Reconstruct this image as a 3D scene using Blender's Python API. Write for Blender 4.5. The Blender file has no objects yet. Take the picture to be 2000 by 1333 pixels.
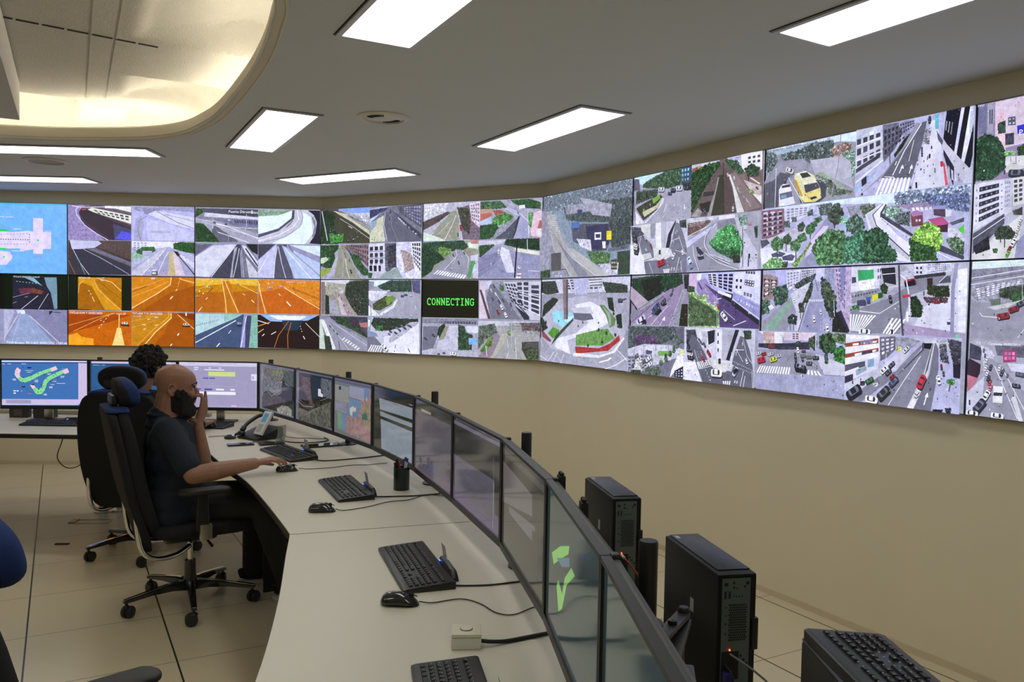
import bpy, bmesh, math, random
from mathutils import Vector, Matrix, Euler, Quaternion
V = Vector
R = math.radians
PI = math.pi
random.seed(7)
SC = bpy.context.scene
COL = SC.collection
# ------------------------------------------------------------ camera, world, exposure
CZ = 1.615                                   # eye height of the photographer
cam = bpy.data.cameras.new('camera')
cam.sensor_width = 36.0
cam.lens = 1574.84 / 2000.0 * 36.0
cam.clip_start = 0.02
co = bpy.data.objects.new('camera', cam)
COL.objects.link(co)
_p, _r = 0.0409713, 0.0179872
_f = V((0, math.cos(_p), -math.sin(_p)))
_u = V((0, math.sin(_p), math.cos(_p)))
_x = V((1, 0, 0))
_rt = _x * math.cos(_r) + _u * math.sin(_r)
_up = _u * math.cos(_r) - _x * math.sin(_r)
co.matrix_world = Matrix(((_rt.x, _up.x, -_f.x, 0), (_rt.y, _up.y, -_f.y, 0), (_rt.z, _up.z, -_f.z, CZ), (0, 0, 0, 1)))
SC.camera = co
w = bpy.data.worlds.new('world')
SC.world = w
w.use_nodes = True
w.node_tree.nodes['Background'].inputs[0].default_value = (0.5, 0.5, 0.5, 1)
w.node_tree.nodes['Background'].inputs[1].default_value = 0.0
SC.view_settings.view_transform = 'Standard'
SC.view_settings.look = 'None'
SC.view_settings.gamma = 1.0
SC.view_settings.exposure = 0.0
SC.view_settings.use_curve_mapping = False
LAMP = 6.4          # emission of the ceiling panels
COVE = 19.0          # emission of the cove strips
SCREEN = 1.0        # emission of the video wall
try:
    SC.cycles.max_bounces = 8
    SC.cycles.caustics_reflective = False
    SC.cycles.caustics_refractive = False
except Exception:
    pass

# ------------------------------------------------------------ helpers
def srgb(h):
    if len(h) == 3:
        h = ''.join(c * 2 for c in h)
    o = []
    for i in (0, 2, 4):
        c = int(h[i:i + 2], 16) / 255
        o.append(c / 12.92 if c < 0.04045 else ((c + 0.055) / 1.055) ** 2.4)
    return tuple(o)

MATS = {}
def mat(name, col=(0.5, 0.5, 0.5), rough=0.5, metal=0.0, spec=0.5, emit=None, es=0.0, noise=0.0, nscale=40.0, bump=0.0, bscale=200.0, trans=0.0, alpha=1.0, coat=0.0):
    if name in MATS:
        return MATS[name]
    m = bpy.data.materials.new(name)
    m.use_nodes = True
    nt = m.node_tree
    b = nt.nodes['Principled BSDF']
    b.inputs['Base Color'].default_value = (*col, 1)
    b.inputs['Roughness'].default_value = rough
    b.inputs['Metallic'].default_value = metal
    b.inputs['Specular IOR Level'].default_value = spec
    b.inputs['Transmission Weight'].default_value = trans
    b.inputs['Coat Weight'].default_value = coat
    if emit:
        b.inputs['Emission Color'].default_value = (*emit, 1)
        b.inputs['Emission Strength'].default_value = es
    tc = nt.nodes.new('ShaderNodeTexCoord')
    n = nt.nodes.new('ShaderNodeTexNoise')
    n.inputs['Scale'].default_value = nscale
    n.inputs['Detail'].default_value = 5
    nt.links.new(tc.outputs['Object'], n.inputs['Vector'])
    mr = nt.nodes.new('ShaderNodeMapRange')
    mr.inputs['To Min'].default_value = 1 - noise
    mr.inputs['To Max'].default_value = 1 + noise
    nt.links.new(n.outputs['Fac'], mr.inputs['Value'])
    vm = nt.nodes.new('ShaderNodeVectorMath')
    vm.operation = 'SCALE'
    vm.inputs[0].default_value = col
    nt.links.new(mr.outputs['Result'], vm.inputs['Scale'])
    nt.links.new(vm.outputs['Vector'], b.inputs['Base Color'])
    if bump:
        n2 = nt.nodes.new('ShaderNodeTexNoise')
        n2.inputs['Scale'].default_value = bscale
        n2.inputs['Detail'].default_value = 3
        nt.links.new(tc.outputs['Object'], n2.inputs['Vector'])
        bp = nt.nodes.new('ShaderNodeBump')
        bp.inputs['Strength'].default_value = bump
        bp.inputs['Distance'].default_value = 0.01
        nt.links.new(n2.outputs['Fac'], bp.inputs['Height'])
        nt.links.new(bp.outputs['Normal'], b.inputs['Normal'])
    MATS[name] = m
    return m

def tag(o, label=None, cat=None, group=None, kind=None):
    if label: o['label'] = label
    if cat: o['category'] = cat
    if group: o['group'] = group
    if kind: o['kind'] = kind
    return o

def thing(name, label, cat, loc=(0, 0, 0), rz=0.0, group=None):
    o = bpy.data.objects.new(name, None)
    COL.objects.link(o)
    o.empty_display_size = 0.1
    o.matrix_world = Matrix.Translation(V(loc)) @ Matrix.Rotation(rz, 4, 'Z')
    return tag(o, label, cat, group)

def world_of(o):
    m = o.matrix_basis.copy()
    while o.parent:
        o = o.parent
        m = o.matrix_basis @ m
    return m

def to_local(o, pts):
    mi = world_of(o).inverted()
    return [mi @ V(p) for p in pts]

class MB:
    def __init__(s):
        s.v = []
        s.f = []
    def add(s, vs, fs):
        b = len(s.v)
        s.v += [tuple(p) for p in vs]
        s.f += [tuple(b + i for i in f) for f in fs]
        return s
    def box(s, x0, x1, y0, y1, z0, z1, M=None):
        vs = [V((x, y, z)) for z in (z0, z1) for y in (y0, y1) for x in (x0, x1)]
        if M: vs = [M @ p for p in vs]
        return s.add(vs, [(0, 2, 3, 1), (4, 5, 7, 6), (0, 1, 5, 4), (2, 6, 7, 3), (0, 4, 6, 2), (1, 3, 7, 5)])
    def bar(s, a, b, wd, h, up=(0, 0, 1)):
        a, b = V(a), V(b)
        d = (b - a); L = d.length; d.normalize()
        upv = V(up); sd = d.cross(upv)
        if sd.length < 1e-5: sd = d.cross(V((1, 0, 0)))
        sd.normalize(); u2 = sd.cross(d)
        vs = []
        for t in (0, L):
            for k, j in ((-1, -1), (1, -1), (1, 1), (-1, 1)):
                vs.append(a + d * t + sd * k * wd / 2 + u2 * j * h / 2)
        return s.add(vs, [(0, 1, 2, 3), (7, 6, 5, 4), (0, 4, 5, 1), (1, 5, 6, 2), (2, 6, 7, 3), (3, 7, 4, 0)])
    def prism(s, poly, z0, z1, M=None):
        n = len(poly)
        vs = [V((p[0], p[1], z0)) for p in poly] + [V((p[0], p[1], z1)) for p in poly]
        if M: vs = [M @ p for p in vs]
        return s.add(vs, [tuple(range(n))[::-1], tuple(range(n, 2 * n))] + [(i, (i + 1) % n, n + (i + 1) % n, n + i) for i in range(n)])
    def loft(s, rings, cap=True):
        n = len(rings[0]); b = []
        vs = [p for r in rings for p in r]
        fs = []
        for k in range(len(rings) - 1):
            for i in range(n):
                fs.append((k * n + i, k * n + (i + 1) % n, (k + 1) * n + (i + 1) % n, (k + 1) * n + i))
        if cap:
            fs.append(tuple(range(n))[::-1])
            fs.append(tuple(range((len(rings) - 1) * n, len(rings) * n)))
        return s.add(vs, fs)
    def tube(s, pts, r, seg=10, cap=True):
        pts = [V(p) for p in pts]
        rs = r if isinstance(r, (list, tuple)) else [r] * len(pts)
        rings = []
        prev = None
        for i, p in enumerate(pts):
            if i == 0: t = pts[1] - p
            elif i == len(pts) - 1: t = p - pts[i - 1]
            else: t = pts[i + 1] - pts[i - 1]
            t.normalize()
            if prev is None:
                a = t.cross(V((0, 0, 1)))
                if a.length < 0.1: a = t.cross(V((1, 0, 0)))
            else:
                a = prev - t * prev.dot(t)
            a.normalize(); prev = a
            c = t.cross(a)
            rings.append([p + (a * math.cos(2 * PI * k / seg) + c * math.sin(2 * PI * k / seg)) * rs[i] for k in range(seg)])
        return s.loft(rings, cap)
    def lathe(s, prof, c=(0, 0, 0), seg=24, M=None, cap=True):
        rings = []
        for r, z in prof:
            ring = [V((c[0] + max(r, 1e-4) * math.cos(2 * PI * k / seg), c[1] + max(r, 1e-4) * math.sin(2 * PI * k / seg), c[2] + z)) for k in range(seg)]
            if M: ring = [M @ p for p in ring]
            rings.append(ring)
        return s.loft(rings, cap)
    def ell(s, c, r, q=None, seg=16, rg=10):
        c = V(c); rr = V(r) if not isinstance(r, (int, float)) else V((r, r, r))
        rings = []
        for i in range(rg + 1):
            a = -PI / 2 + PI * i / rg
            ca, sa = max(math.cos(a), 1e-3), math.sin(a)
            ring = []
            for k in range(seg):
                p = V((ca * math.cos(2 * PI * k / seg) * rr.x, ca * math.sin(2 * PI * k / seg) * rr.y, sa * rr.z))
                if q: p = q @ p
                ring.append(c + p)
            rings.append(ring)
        return s.loft(rings, True)
    def cap(s, a, b, ra, rb, seg=14):
        a, b = V(a), V(b)
        d = b - a; L = d.length; d.normalize()
        pts, rs = [], []
        for i in range(5):
            t = -PI / 2 + PI / 2 * i / 4
            pts.append(a + d * (math.sin(t) * ra)); rs.append(max(ra * math.cos(t), 1e-4))
        for i in range(5):
            t = PI / 2 * i / 4
            pts.append(b + d * (math.sin(t) * rb)); rs.append(max(rb * math.cos(t), 1e-4))
        return s.tube(pts, rs, seg)
    def build(s, name, m, parent=None, bevel=0.0, bseg=2, smooth=True, sub=0, remesh=0.0, rsm=0, ang=35, mats=None, label=None):
        me = bpy.data.meshes.new(name)
        me.from_pydata([tuple(p) for p in s.v], [], s.f)
        me.update()
        o = bpy.data.objects.new(name, me)
        COL.objects.link(o)
        me.materials.append(m)
        if parent: o.parent = parent
        if label: o['label'] = label
        bm = bmesh.new(); bm.from_mesh(me)
        bmesh.ops.recalc_face_normals(bm, faces=bm.faces)
        if bevel > 0:
            es = [e for e in bm.edges if len(e.link_faces) == 2 and e.calc_face_angle(0) > R(ang)]
            bmesh.ops.bevel(bm, geom=es, offset=bevel, segments=bseg, profile=0.6, affect='EDGES', clamp_overlap=True)
        bm.to_mesh(me); bm.free()
        if remesh > 0 or sub > 0:
            if remesh > 0:
                md = o.modifiers.new('r', 'REMESH'); md.mode = 'VOXEL'; md.voxel_size = remesh; md.use_smooth_shade = True
                if rsm:
                    md = o.modifiers.new('s', 'SMOOTH'); md.iterations = rsm; md.factor = 0.5
            if sub > 0:
                md = o.modifiers.new('u', 'SUBSURF'); md.levels = sub; md.render_levels = sub
            dg = bpy.context.evaluated_depsgraph_get()
            dg.update()
            nm = bpy.data.meshes.new_from_object(o.evaluated_get(dg))
            o.modifiers.clear()
            o.data = nm
            me = nm
        if smooth:
            me.shade_smooth()
            if not remesh and not sub:
                me.set_sharp_from_angle(angle=R(ang))
        return o

def struct(name, mb, m, label, **k):
    o = mb.build(name, m, **k)
    return tag(o, label, name.rstrip('_0123456789').split('_')[0], None, 'structure')

def copy_tree(o, parent=None):
    c = o.copy(); COL.objects.link(c)
    if parent: c.parent = parent
    for ch in [x for x in bpy.data.objects if x.parent == o]:
        copy_tree(ch, c)
    return c

def spline(pts, n=8):
    """Catmull-Rom through the points"""
    P = [V(p) for p in pts]
    P = [P[0] * 2 - P[1]] + P + [P[-1] * 2 - P[-2]]
    out = []
    for i in range(1, len(P) - 2):
        for k in range(n):
            t = k / n
            a, b, c, d = P[i - 1], P[i], P[i + 1], P[i + 2]
            out.append(0.5 * ((2 * b) + (c - a) * t + (2 * a - 5 * b + 4 * c - d) * t * t + (3 * b - a - 3 * c + d) * t ** 3))
    out.append(P[-2])
    return out

# ------------------------------------------------------------ materials
M_wall = mat('wall_paint', (0.80, 0.72, 0.535), 0.75, noise=0.03, nscale=3, bump=0.03, bscale=400)
M_ceil = mat('ceiling_paint', (0.66, 0.70, 0.72), 0.85, noise=0.02, nscale=2, bump=0.02, bscale=300)
M_vault = mat('rough_plaster', (0.55, 0.53, 0.48), 0.9, noise=0.06, nscale=20, bump=0.35, bscale=120)
M_rim = mat('rim_plaster', (0.72, 0.67, 0.55), 0.6)
M_desk = mat('desk_laminate', (0.70, 0.645, 0.54), 0.38, noise=0.015, nscale=8)
M_black = mat('black_plastic', (0.013, 0.013, 0.014), 0.38, noise=0.1, nscale=60)
M_edge = mat('black_edging', (0.012, 0.012, 0.012), 0.5)
M_blackm = mat('matte_black', (0.01, 0.01, 0.011), 0.7)
M_bezel = mat('monitor_bezel', (0.016, 0.015, 0.014), 0.42)
M_bezel2 = mat('monitor_back', (0.045, 0.042, 0.038), 0.45)
M_wbez = mat('display_bezel', (0.008, 0.008, 0.01), 0.5)
M_chrome = mat('polished_steel', (0.75, 0.75, 0.76), 0.12, metal=1.0)
M_alu = mat('brushed_steel', (0.55, 0.54, 0.5), 0.3, metal=1.0)
M_blackgl = mat('polished_black', (0.02, 0.02, 0.022), 0.15, coat=0.5)
M_fabric = mat('black_fabric', (0.011, 0.011, 0.013), 0.95, noise=0.3, nscale=300, bump=0.2, bscale=900)
M_blue = mat('blue_fabric', (0.012, 0.035, 0.15), 0.9, noise=0.25, nscale=300, bump=0.2, bscale=900)
M_frame = mat('lamp_frame', (0.62, 0.62, 0.66), 0.4)
M_key = mat('keycaps', (0.014, 0.014, 0.016), 0.5, noise=0.2, nscale=200)
M_cable = mat('cable_rubber', (0.012, 0.012, 0.012), 0.5)
M_white = mat('white_plastic', (0.7, 0.68, 0.6), 0.4)
M_ioplate = mat('grey_steel_plate', (0.13, 0.16, 0.16), 0.45, metal=0.4)
M_skin = mat('skin', (0.33, 0.165, 0.105), 0.5, noise=0.12, nscale=35, bump=0.05, bscale=500)
M_skin2 = mat('skin_pale', (0.30, 0.155, 0.10), 0.5, noise=0.1, nscale=35)
M_hair = mat('dark_hair', (0.008, 0.006, 0.005), 0.8, noise=0.5, nscale=120, bump=0.8, bscale=160)
M_shirt = mat('navy_polo_cotton', (0.012, 0.017, 0.03), 0.9, noise=0.15, nscale=40, bump=0.15, bscale=25)
M_trou = mat('dark_trousers', (0.022, 0.022, 0.023), 0.9, noise=0.2, nscale=30, bump=0.25, bscale=18)
M_lens = mat('lamp_diffuser', (0.9, 0.9, 0.9), 0.5, emit=(0.98, 1.0, 0.93), es=LAMP)
M_strip = mat('warm_led_strip', (0.9, 0.8, 0.6), 0.5, emit=(1.0, 0.89, 0.70), es=COVE)
M_tower = mat('tower_case', (0.006, 0.006, 0.0065), 0.5, spec=0.3)
M_led_r = mat('red_led', (0.2, 0, 0), 0.4, emit=(1, 0.08, 0.02), es=6)
M_led_b = mat('blue_led', (0, 0, 0.2), 0.4, emit=(0.1, 0.2, 1), es=3)

def mat_picture(name, strength, gloss, tint=(1, 1, 1), k=1.0, spec=0.5, soft=0.13):
    m = bpy.data.materials.new(name)
    m.use_nodes = True
    nt = m.node_tree
    L = nt.links
    b = nt.nodes['Principled BSDF']
    b.inputs['Base Color'].default_value = (0.012, 0.012, 0.014, 1)
    b.inputs['Roughness'].default_value = gloss
    b.inputs['Specular IOR Level'].default_value = spec
    at = nt.nodes.new('ShaderNodeAttribute'); at.attribute_name = 'Col'
    tc = nt.nodes.new('ShaderNodeTexCoord')
    def noise(sc, det, lo, hi, ro=0.7):
        n = nt.nodes.new('ShaderNodeTexNoise'); n.inputs['Scale'].default_value = sc; n.inputs['Detail'].default_value = det; n.inputs['Roughness'].default_value = ro
        L.new(tc.outputs['Object'], n.inputs['Vector'])
        mr = nt.nodes.new('ShaderNodeMapRange')
        mr.inputs['From Min'].default_value = 0.34; mr.inputs['From Max'].default_value = 0.66
        mr.inputs['To Min'].default_value = lo; mr.inputs['To Max'].default_value = hi
        mr.clamp = False
        L.new(n.outputs['Fac'], mr.inputs['Value'])
        return mr.outputs['Result'], n
    f1, n1 = noise(150, 5, -1.2 * k, 1.3 * k, 0.8)
    mu = nt.nodes.new('ShaderNodeMath'); mu.operation = 'MULTIPLY_ADD'; mu.inputs[2].default_value = 1.0
    f3, n3 = noise(42, 4, -0.75 * k, 0.8 * k, 0.6)
    ad = nt.nodes.new('ShaderNodeMath'); ad.operation = 'ADD'
    L.new(f1, ad.inputs[0]); L.new(f3, ad.inputs[1])
    L.new(ad.outputs[0], mu.inputs[0]); L.new(at.outputs['Alpha'], mu.inputs[1])
    f2, n2 = noise(14, 3, 1 - soft, 1 + soft)      # soft unevenness of the camera picture
    m2 = nt.nodes.new('ShaderNodeMath'); m2.operation = 'MULTIPLY'
    L.new(mu.outputs[0], m2.inputs[0]); L.new(f2, m2.inputs[1])
    mx = nt.nodes.new('ShaderNodeMath'); mx.operation = 'MAXIMUM'; mx.inputs[1].default_value = 0.12
    L.new(m2.outputs[0], mx.inputs[0])
    v0 = nt.nodes.new('ShaderNodeVectorMath'); v0.operation = 'MULTIPLY'; v0.inputs[1].default_value = tint
    L.new(at.outputs['Color'], v0.inputs[0])
    vm = nt.nodes.new('ShaderNodeVectorMath'); vm.operation = 'SCALE'
    L.new(v0.outputs['Vector'], vm.inputs[0]); L.new(mx.outputs[0], vm.inputs['Scale'])
    L.new(vm.outputs['Vector'], b.inputs['Emission Color'])
    b.inputs['Emission Strength'].default_value = strength
    return m
M_pic = mat_picture('video_wall_picture', SCREEN, 0.45, (0.97, 0.98, 1.08))
M_mon = mat_picture('monitor_picture', 1.0, 0.09, k=0.9, spec=0.6, soft=0.03)
# ------------------------------------------------------------ pictures drawn as flat coloured polygons on a screen
def clip(poly, x0, x1, y0, y1):
    for ax, lim, sg in ((0, x0, 1), (0, x1, -1), (1, y0, 1), (1, y1, -1)):
        out = []
        n = len(poly)
        for i in range(n):
            a, b = poly[i], poly[(i + 1) % n]
            ia, ib = (a[ax] - lim) * sg >= 0, (b[ax] - lim) * sg >= 0
            if ia: out.append(a)
            if ia != ib:
                t = (lim - a[ax]) / (b[ax] - a[ax])
                out.append((a[0] + (b[0] - a[0]) * t, a[1] + (b[1] - a[1]) * t))
        poly = out
        if len(poly) < 3: return []
    return poly

def inside(p, poly):
    c = False
    for i in range(len(poly)):
        a, b = poly[i], poly[i - 1]
        if (a[1] > p[1]) != (b[1] > p[1]) and p[0] < (b[0] - a[0]) * (p[1] - a[1]) / (b[1] - a[1]) + a[0]:
            c = not c
    return c

_glyphs = {}
def glyph_polys(txt):
    if txt in _glyphs: return _glyphs[txt]
    cu = bpy.data.curves.new('t', 'FONT'); cu.body = txt; cu.size = 1.0; cu.resolution_u = 2
    o = bpy.data.objects.new('t', cu); COL.objects.link(o)
    dg = bpy.context.evaluated_depsgraph_get(); dg.update()
    me = bpy.data.meshes.new_from_object(o.evaluated_get(dg))
    ps = [[(me.vertices[i].co.x, me.vertices[i].co.y) for i in p.vertices] for p in me.polygons]
    bpy.data.objects.remove(o); bpy.data.curves.remove(cu); bpy.data.meshes.remove(me)
    _glyphs[txt] = ps
    return ps

SLAB = {  # strokes of the typewriter-like capitals, in a 0..6 by 0..10 box
 'C': ['5.4,7.2 5.4,9 3.2,9.7 1.4,8.8 .6,6.5 .6,3.5 1.4,1.2 3.2,.3 5.4,1.2'],
 'O': ['3,9.7 1.3,8.7 .5,6.5 .5,3.5 1.3,1.3 3,.3 4.7,1.3 5.5,3.5 5.5,6.5 4.7,8.7 3,9.7'],
 'N': ['.9,.4 .9,9.6 5.1,.4 5.1,9.6', '0,.4 2,.4', '0,9.6 1.4,9.6', '4,9.6 6.1,9.6'],
 'E': ['5.3,7.6 5.3,9.6 .3,9.6', '1.2,9.6 1.2,.4', '.3,.4 5.5,.4 5.5,2.5', '1.2,5.1 3.8,5.1', '3.8,6.3 3.8,3.9'],
 'T': ['.4,7.4 .4,9.6 5.6,9.6 5.6,7.4', '3,9.6 3,.4', '1.6,.4 4.4,.4'],
 'I': ['3,9.6 3,.4', '1,.4 5,.4', '1,9.6 5,9.6'],
 'G': ['5.2,7.2 5.2,8.9 3.2,9.7 1.4,8.8 .6,6.5 .6,3.5 1.4,1.2 3.2,.3 5.2,1.2 5.2,4.3', '3.4,4.5 6,4.5'],
}

class Painter:
    def __init__(s, W, H, step=1.0e-5):
        s.W, s.H, s.step = W, H, step
        s.v, s.f, s.c = [], [], []
        s.z = 0.0
        s.rect = (0, W, 0, H)
        s.gain, s.sat, s.amp = 1.0, 1.0, 0.14
    def poly(s, pts, col, amp=None, raise_=True):
        if amp is None: amp = s.amp
        q = clip(pts, *s.rect)
        if len(q) < 3: return
        if raise_: s.z += s.step
        b = len(s.v)
        s.v += [(p[0], -s.z, -p[1]) for p in q]
        s.f.append(tuple(range(b, b + len(q))))
        g = (col[0] + col[1] + col[2]) / 3
        s.c.append((*[(e * s.sat + g * (1 - s.sat)) * s.gain for e in col], amp))
    def line(s, pts, wd, col, amp=0.03):
        s.z += s.step
        for i in range(len(pts) - 1):
            a, b = V(pts[i]), V(pts[i + 1])
            d = b - a
            if d.length < 1e-6: continue
            d.normalize()
            n = V((-d.y, d.x)) * wd / 2
            e = d * wd * 0.3
            if i: a = a - e
            s.z += s.step * 0.3
            s.poly([tuple(a + n), tuple(b + n), tuple(b - n), tuple(a - n)], col, amp, False)
    def blob(s, x, y, r, col, amp=0.5, n=8, ir=0.25, ry=1.0):
        ph = random.random() * 6
        s.poly([(x + r * (1 + random.uniform(-ir, ir)) * math.cos(ph + 2 * PI * k / n), y + ry * r * (1 + random.uniform(-ir, ir)) * math.sin(ph + 2 * PI * k / n)) for k in range(n)], col, amp)
    def text(s, txt, x, y, size, col, slab=False):
        """x: left, y: middle of the capitals, size: cap height"""
        if slab:
            k = size / 10.0
            for i, ch in enumerate(txt):
                for st in SLAB.get(ch, []):
                    pts = [tuple(float(q) for q in p.split(',')) for p in st.split()]
                    s.line([(x + (i * 7.3 + p[0]) * k * 1.13, y + (5 - p[1]) * k) for p in pts], 1.45 * k, col, 0.0)
            return
        k = size / 0.7
        s.z += s.step
        for P in glyph_polys(txt):
            s.poly([(x + p[0] * k, y + size / 2 - p[1] * k) for p in P], col, 0.0, False)
    def run(s, ops):
        """ops: text lines, coordinates in thousandths of the screen, widths in millimetres"""
        W, H = s.W, s.H
        for ln in ops:
            if not ln: continue
            head, pts = ln.rsplit(':', 1) if ln[0] == 'x' else ln.split(':', 1)
            t = head.split()
            fl = ''
            P = []
            for q in pts.split():
                if ',' in q:
                    a, b = q.split(',')
                    P.append((int(a) / 1000 * W, int(b) / 1000 * H))
                else: fl = q
            k = t[0]
            if k == 'x':
                s.text(t[1].replace('_', ' '), P[0][0], P[0][1], float(t[3]) / 1000, srgb(t[2]), fl == 'G')
                continue
            col = srgb(t[1])
            if k == 'p':
                s.poly(P, col, float(t[2]) * 1.15 if len(t) > 2 else None)
            elif k == 'l':
                s.line(P, float(t[2]) / 1000, col)
            elif k == 'd':
                n = int(t[3]); a, b = V(P[0]), V(P[1])
                for i in range(n):
                    p = a + (b - a) * ((i + 0.2) / n); q = a + (b - a) * ((i + 0.65) / n)
                    s.line([tuple(p), tuple(q)], float(t[2]) / 1000, col)
            elif k == 't':
                r = float(t[2]) / 1000 * 0.5
                for p in P:
                    if len(t) > 3 and t[3] == '1':
                        s.blob(p[0], p[1], r, tuple(c * 0.6 for c in col), 0.6, 10, 0.2)
                        for j in range(7):
                            s.blob(p[0] + random.uniform(-.55, .55) * r, p[1] + random.uniform(-.6, .4) * r, r * 0.42, tuple(c * random.uniform(0.7, 1.5) for c in col), 0.6, 7)
                    else:
                        s.blob(p[0], p[1], r, col, 0.05, 8, 0.02)
            elif k == 'f':
                n = int(int(t[3]) * 1.9) + 12; r = float(t[2]) / 1000 * 0.42
                g0 = (col[0] + col[1] + col[2]) / 3
                col = tuple(e * .80 + g0 * .20 for e in col)
                col = tuple(e * 1.25 + .012 for e in col)
                s.poly(P, tuple(e * 0.5 for e in col), 0.85)
                xs = [p[0] for p in P]; ys = [p[1] for p in P]
                m = tries = 0
                for i in range(len(P)):              # ragged outline
                    a, b = V(P[i]), V(P[(i + 1) % len(P)])
                    for j in range(max(2, int((b - a).length / (r * 0.8)))):
                        q = a + (b - a) * random.random()
                        g = random.uniform(0.3, 1.1)
                        s.blob(q.x, q.y, r * random.uniform(.35, .85), tuple(c * g for c in col), 0.8, 7, .4)
                while m < n and tries < n * 6:
                    tries += 1
                    q = (random.uniform(min(xs), max(xs)), random.uniform(min(ys), max(ys)))
                    if inside(q, P):
                        m += 1
                        g = random.choice((0.3, 0.55, 0.9, 1.3, 1.9))
                        s.blob(q[0], q[1], r * random.uniform(.25, .8), tuple(min(1, c * g) for c in col), 0.75, 6, 0.4)
            elif k == 'w':
                nx, ny, fl2 = int(t[2]), int(t[3]), float(t[4])
                a, b, c, d = (V(p) for p in P[:4])
                s.z += s.step
                for i in range(nx):
                    for j in range(ny):
                        q = []
                        for uu, vv in ((0, 0), (1, 0), (1, 1), (0, 1)):
                            x = (i + 0.5 + (uu - 0.5) * fl2 ** 0.6) / nx; y = (j + 0.5 + (vv - 0.5) * fl2 ** 0.7) / ny
                            q.append(tuple((a * (1 - x) + b * x) * (1 - y) + (d * (1 - x) + c * x) * y))
                        g = random.uniform(.6, 1.3)
                        s.poly(q, tuple(e * g for e in col), 0.25, False)
            elif k == 'z':
                n = int(t[2]); a, b, c, d = (V(p) for p in P[:4])
                s.z += s.step
                for i in range(n):
                    x0, x1 = (i + 0.2) / n, (i + 0.75) / n
                    s.poly([tuple(a.lerp(b, x0)), tuple(a.lerp(b, x1)), tuple(d.lerp(c, x1)), tuple(d.lerp(c, x0))], col, 0.05, False)
            elif k == 'c':
                L = float(t[2]) / 1000; an = R(float(t[3]))
                dx, dy = math.cos(an), math.sin(an)
                lum = max(col)
                for p in P:
                    def Q(lst, ox=0, oy=0):
                        return [(p[0] + ox + (x * dx - y * dy) * L, p[1] + oy + (x * dy + y * dx) * L) for x, y in lst]
                    body = [(-.5, -.14), (-.42, -.22), (.40, -.22), (.5, -.12), (.5, .12), (.40, .22), (-.42, .22), (-.5, .14)]
                    s.poly(Q(body, L * .06, L * .10), (0.02, 0.02, 0.03), 0.1)
                    s.poly(Q(body), tuple(e * .62 for e in col), 0.1)
                    s.poly(Q(body, 0, -L * .05), col, 0.08)
                    gl = (0.03, 0.035, 0.05) if lum > 0.15 else (0.16, 0.18, 0.24)
                    s.poly(Q([(-.30, -.17), (.26, -.17), (.32, 0), (.26, .17), (-.30, .17), (-.35, 0)], 0, -L * .08), gl, 0.2)
                    s.poly(Q([(-.2, -.15), (.12, -.15), (.12, .15), (-.2, .15)], 0, -L * .11), tuple(min(1, e * 1.1) for e in col), 0.05)
    def clutter(s, n):
        """small far-off details (people, railings, cars, signs) that the street cameras show everywhere"""
        x0, x1, y0, y1 = s.rect
        w_, h_ = x1 - x0, y1 - y0
        for i in range(n // 9):
            cx, cy = random.uniform(x0, x1), y0 + h_ * random.random() ** 1.5
            sp = .02 + .06 * (cy - y0) / h_
            for j in range(9):
                x, y = random.gauss(cx, sp), random.gauss(cy, sp * .45)
                k = .35 + .9 * max(0, (y - y0) / h_)
                a, b = random.uniform(.0010, .0036) * k, random.uniform(.0010, .0045) * k
                col = random.choice(((.60, .61, .75), (.75, .76, .88), (.04, .04, .055), (.08, .08, .10), (.02, .02, .03), (.3, .32, .4), (.22, .23, .3), (.05, .09, .06), (.12, .10, .12)))
                s.poly([(x - a, y - b), (x + a, y - b * .8), (x + a, y + b), (x - a, y + b)], col, .3)
    def build(s, name, m, parent):
        me = bpy.data.meshes.new(name)
        me.from_pydata(s.v, [], s.f)
        at = me.attributes.new('Col', 'FLOAT_COLOR', 'CORNER')
        data = []
        for f, c in zip(s.f, s.c):
            for _ in f: data += [c[0], c[1], c[2], c[3]]
        at.data.foreach_set('color', data)
        me.update()
        o = bpy.data.objects.new(name, me); COL.objects.link(o)
        me.materials.append(m)
        if parent: o.parent = parent
        return o
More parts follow.
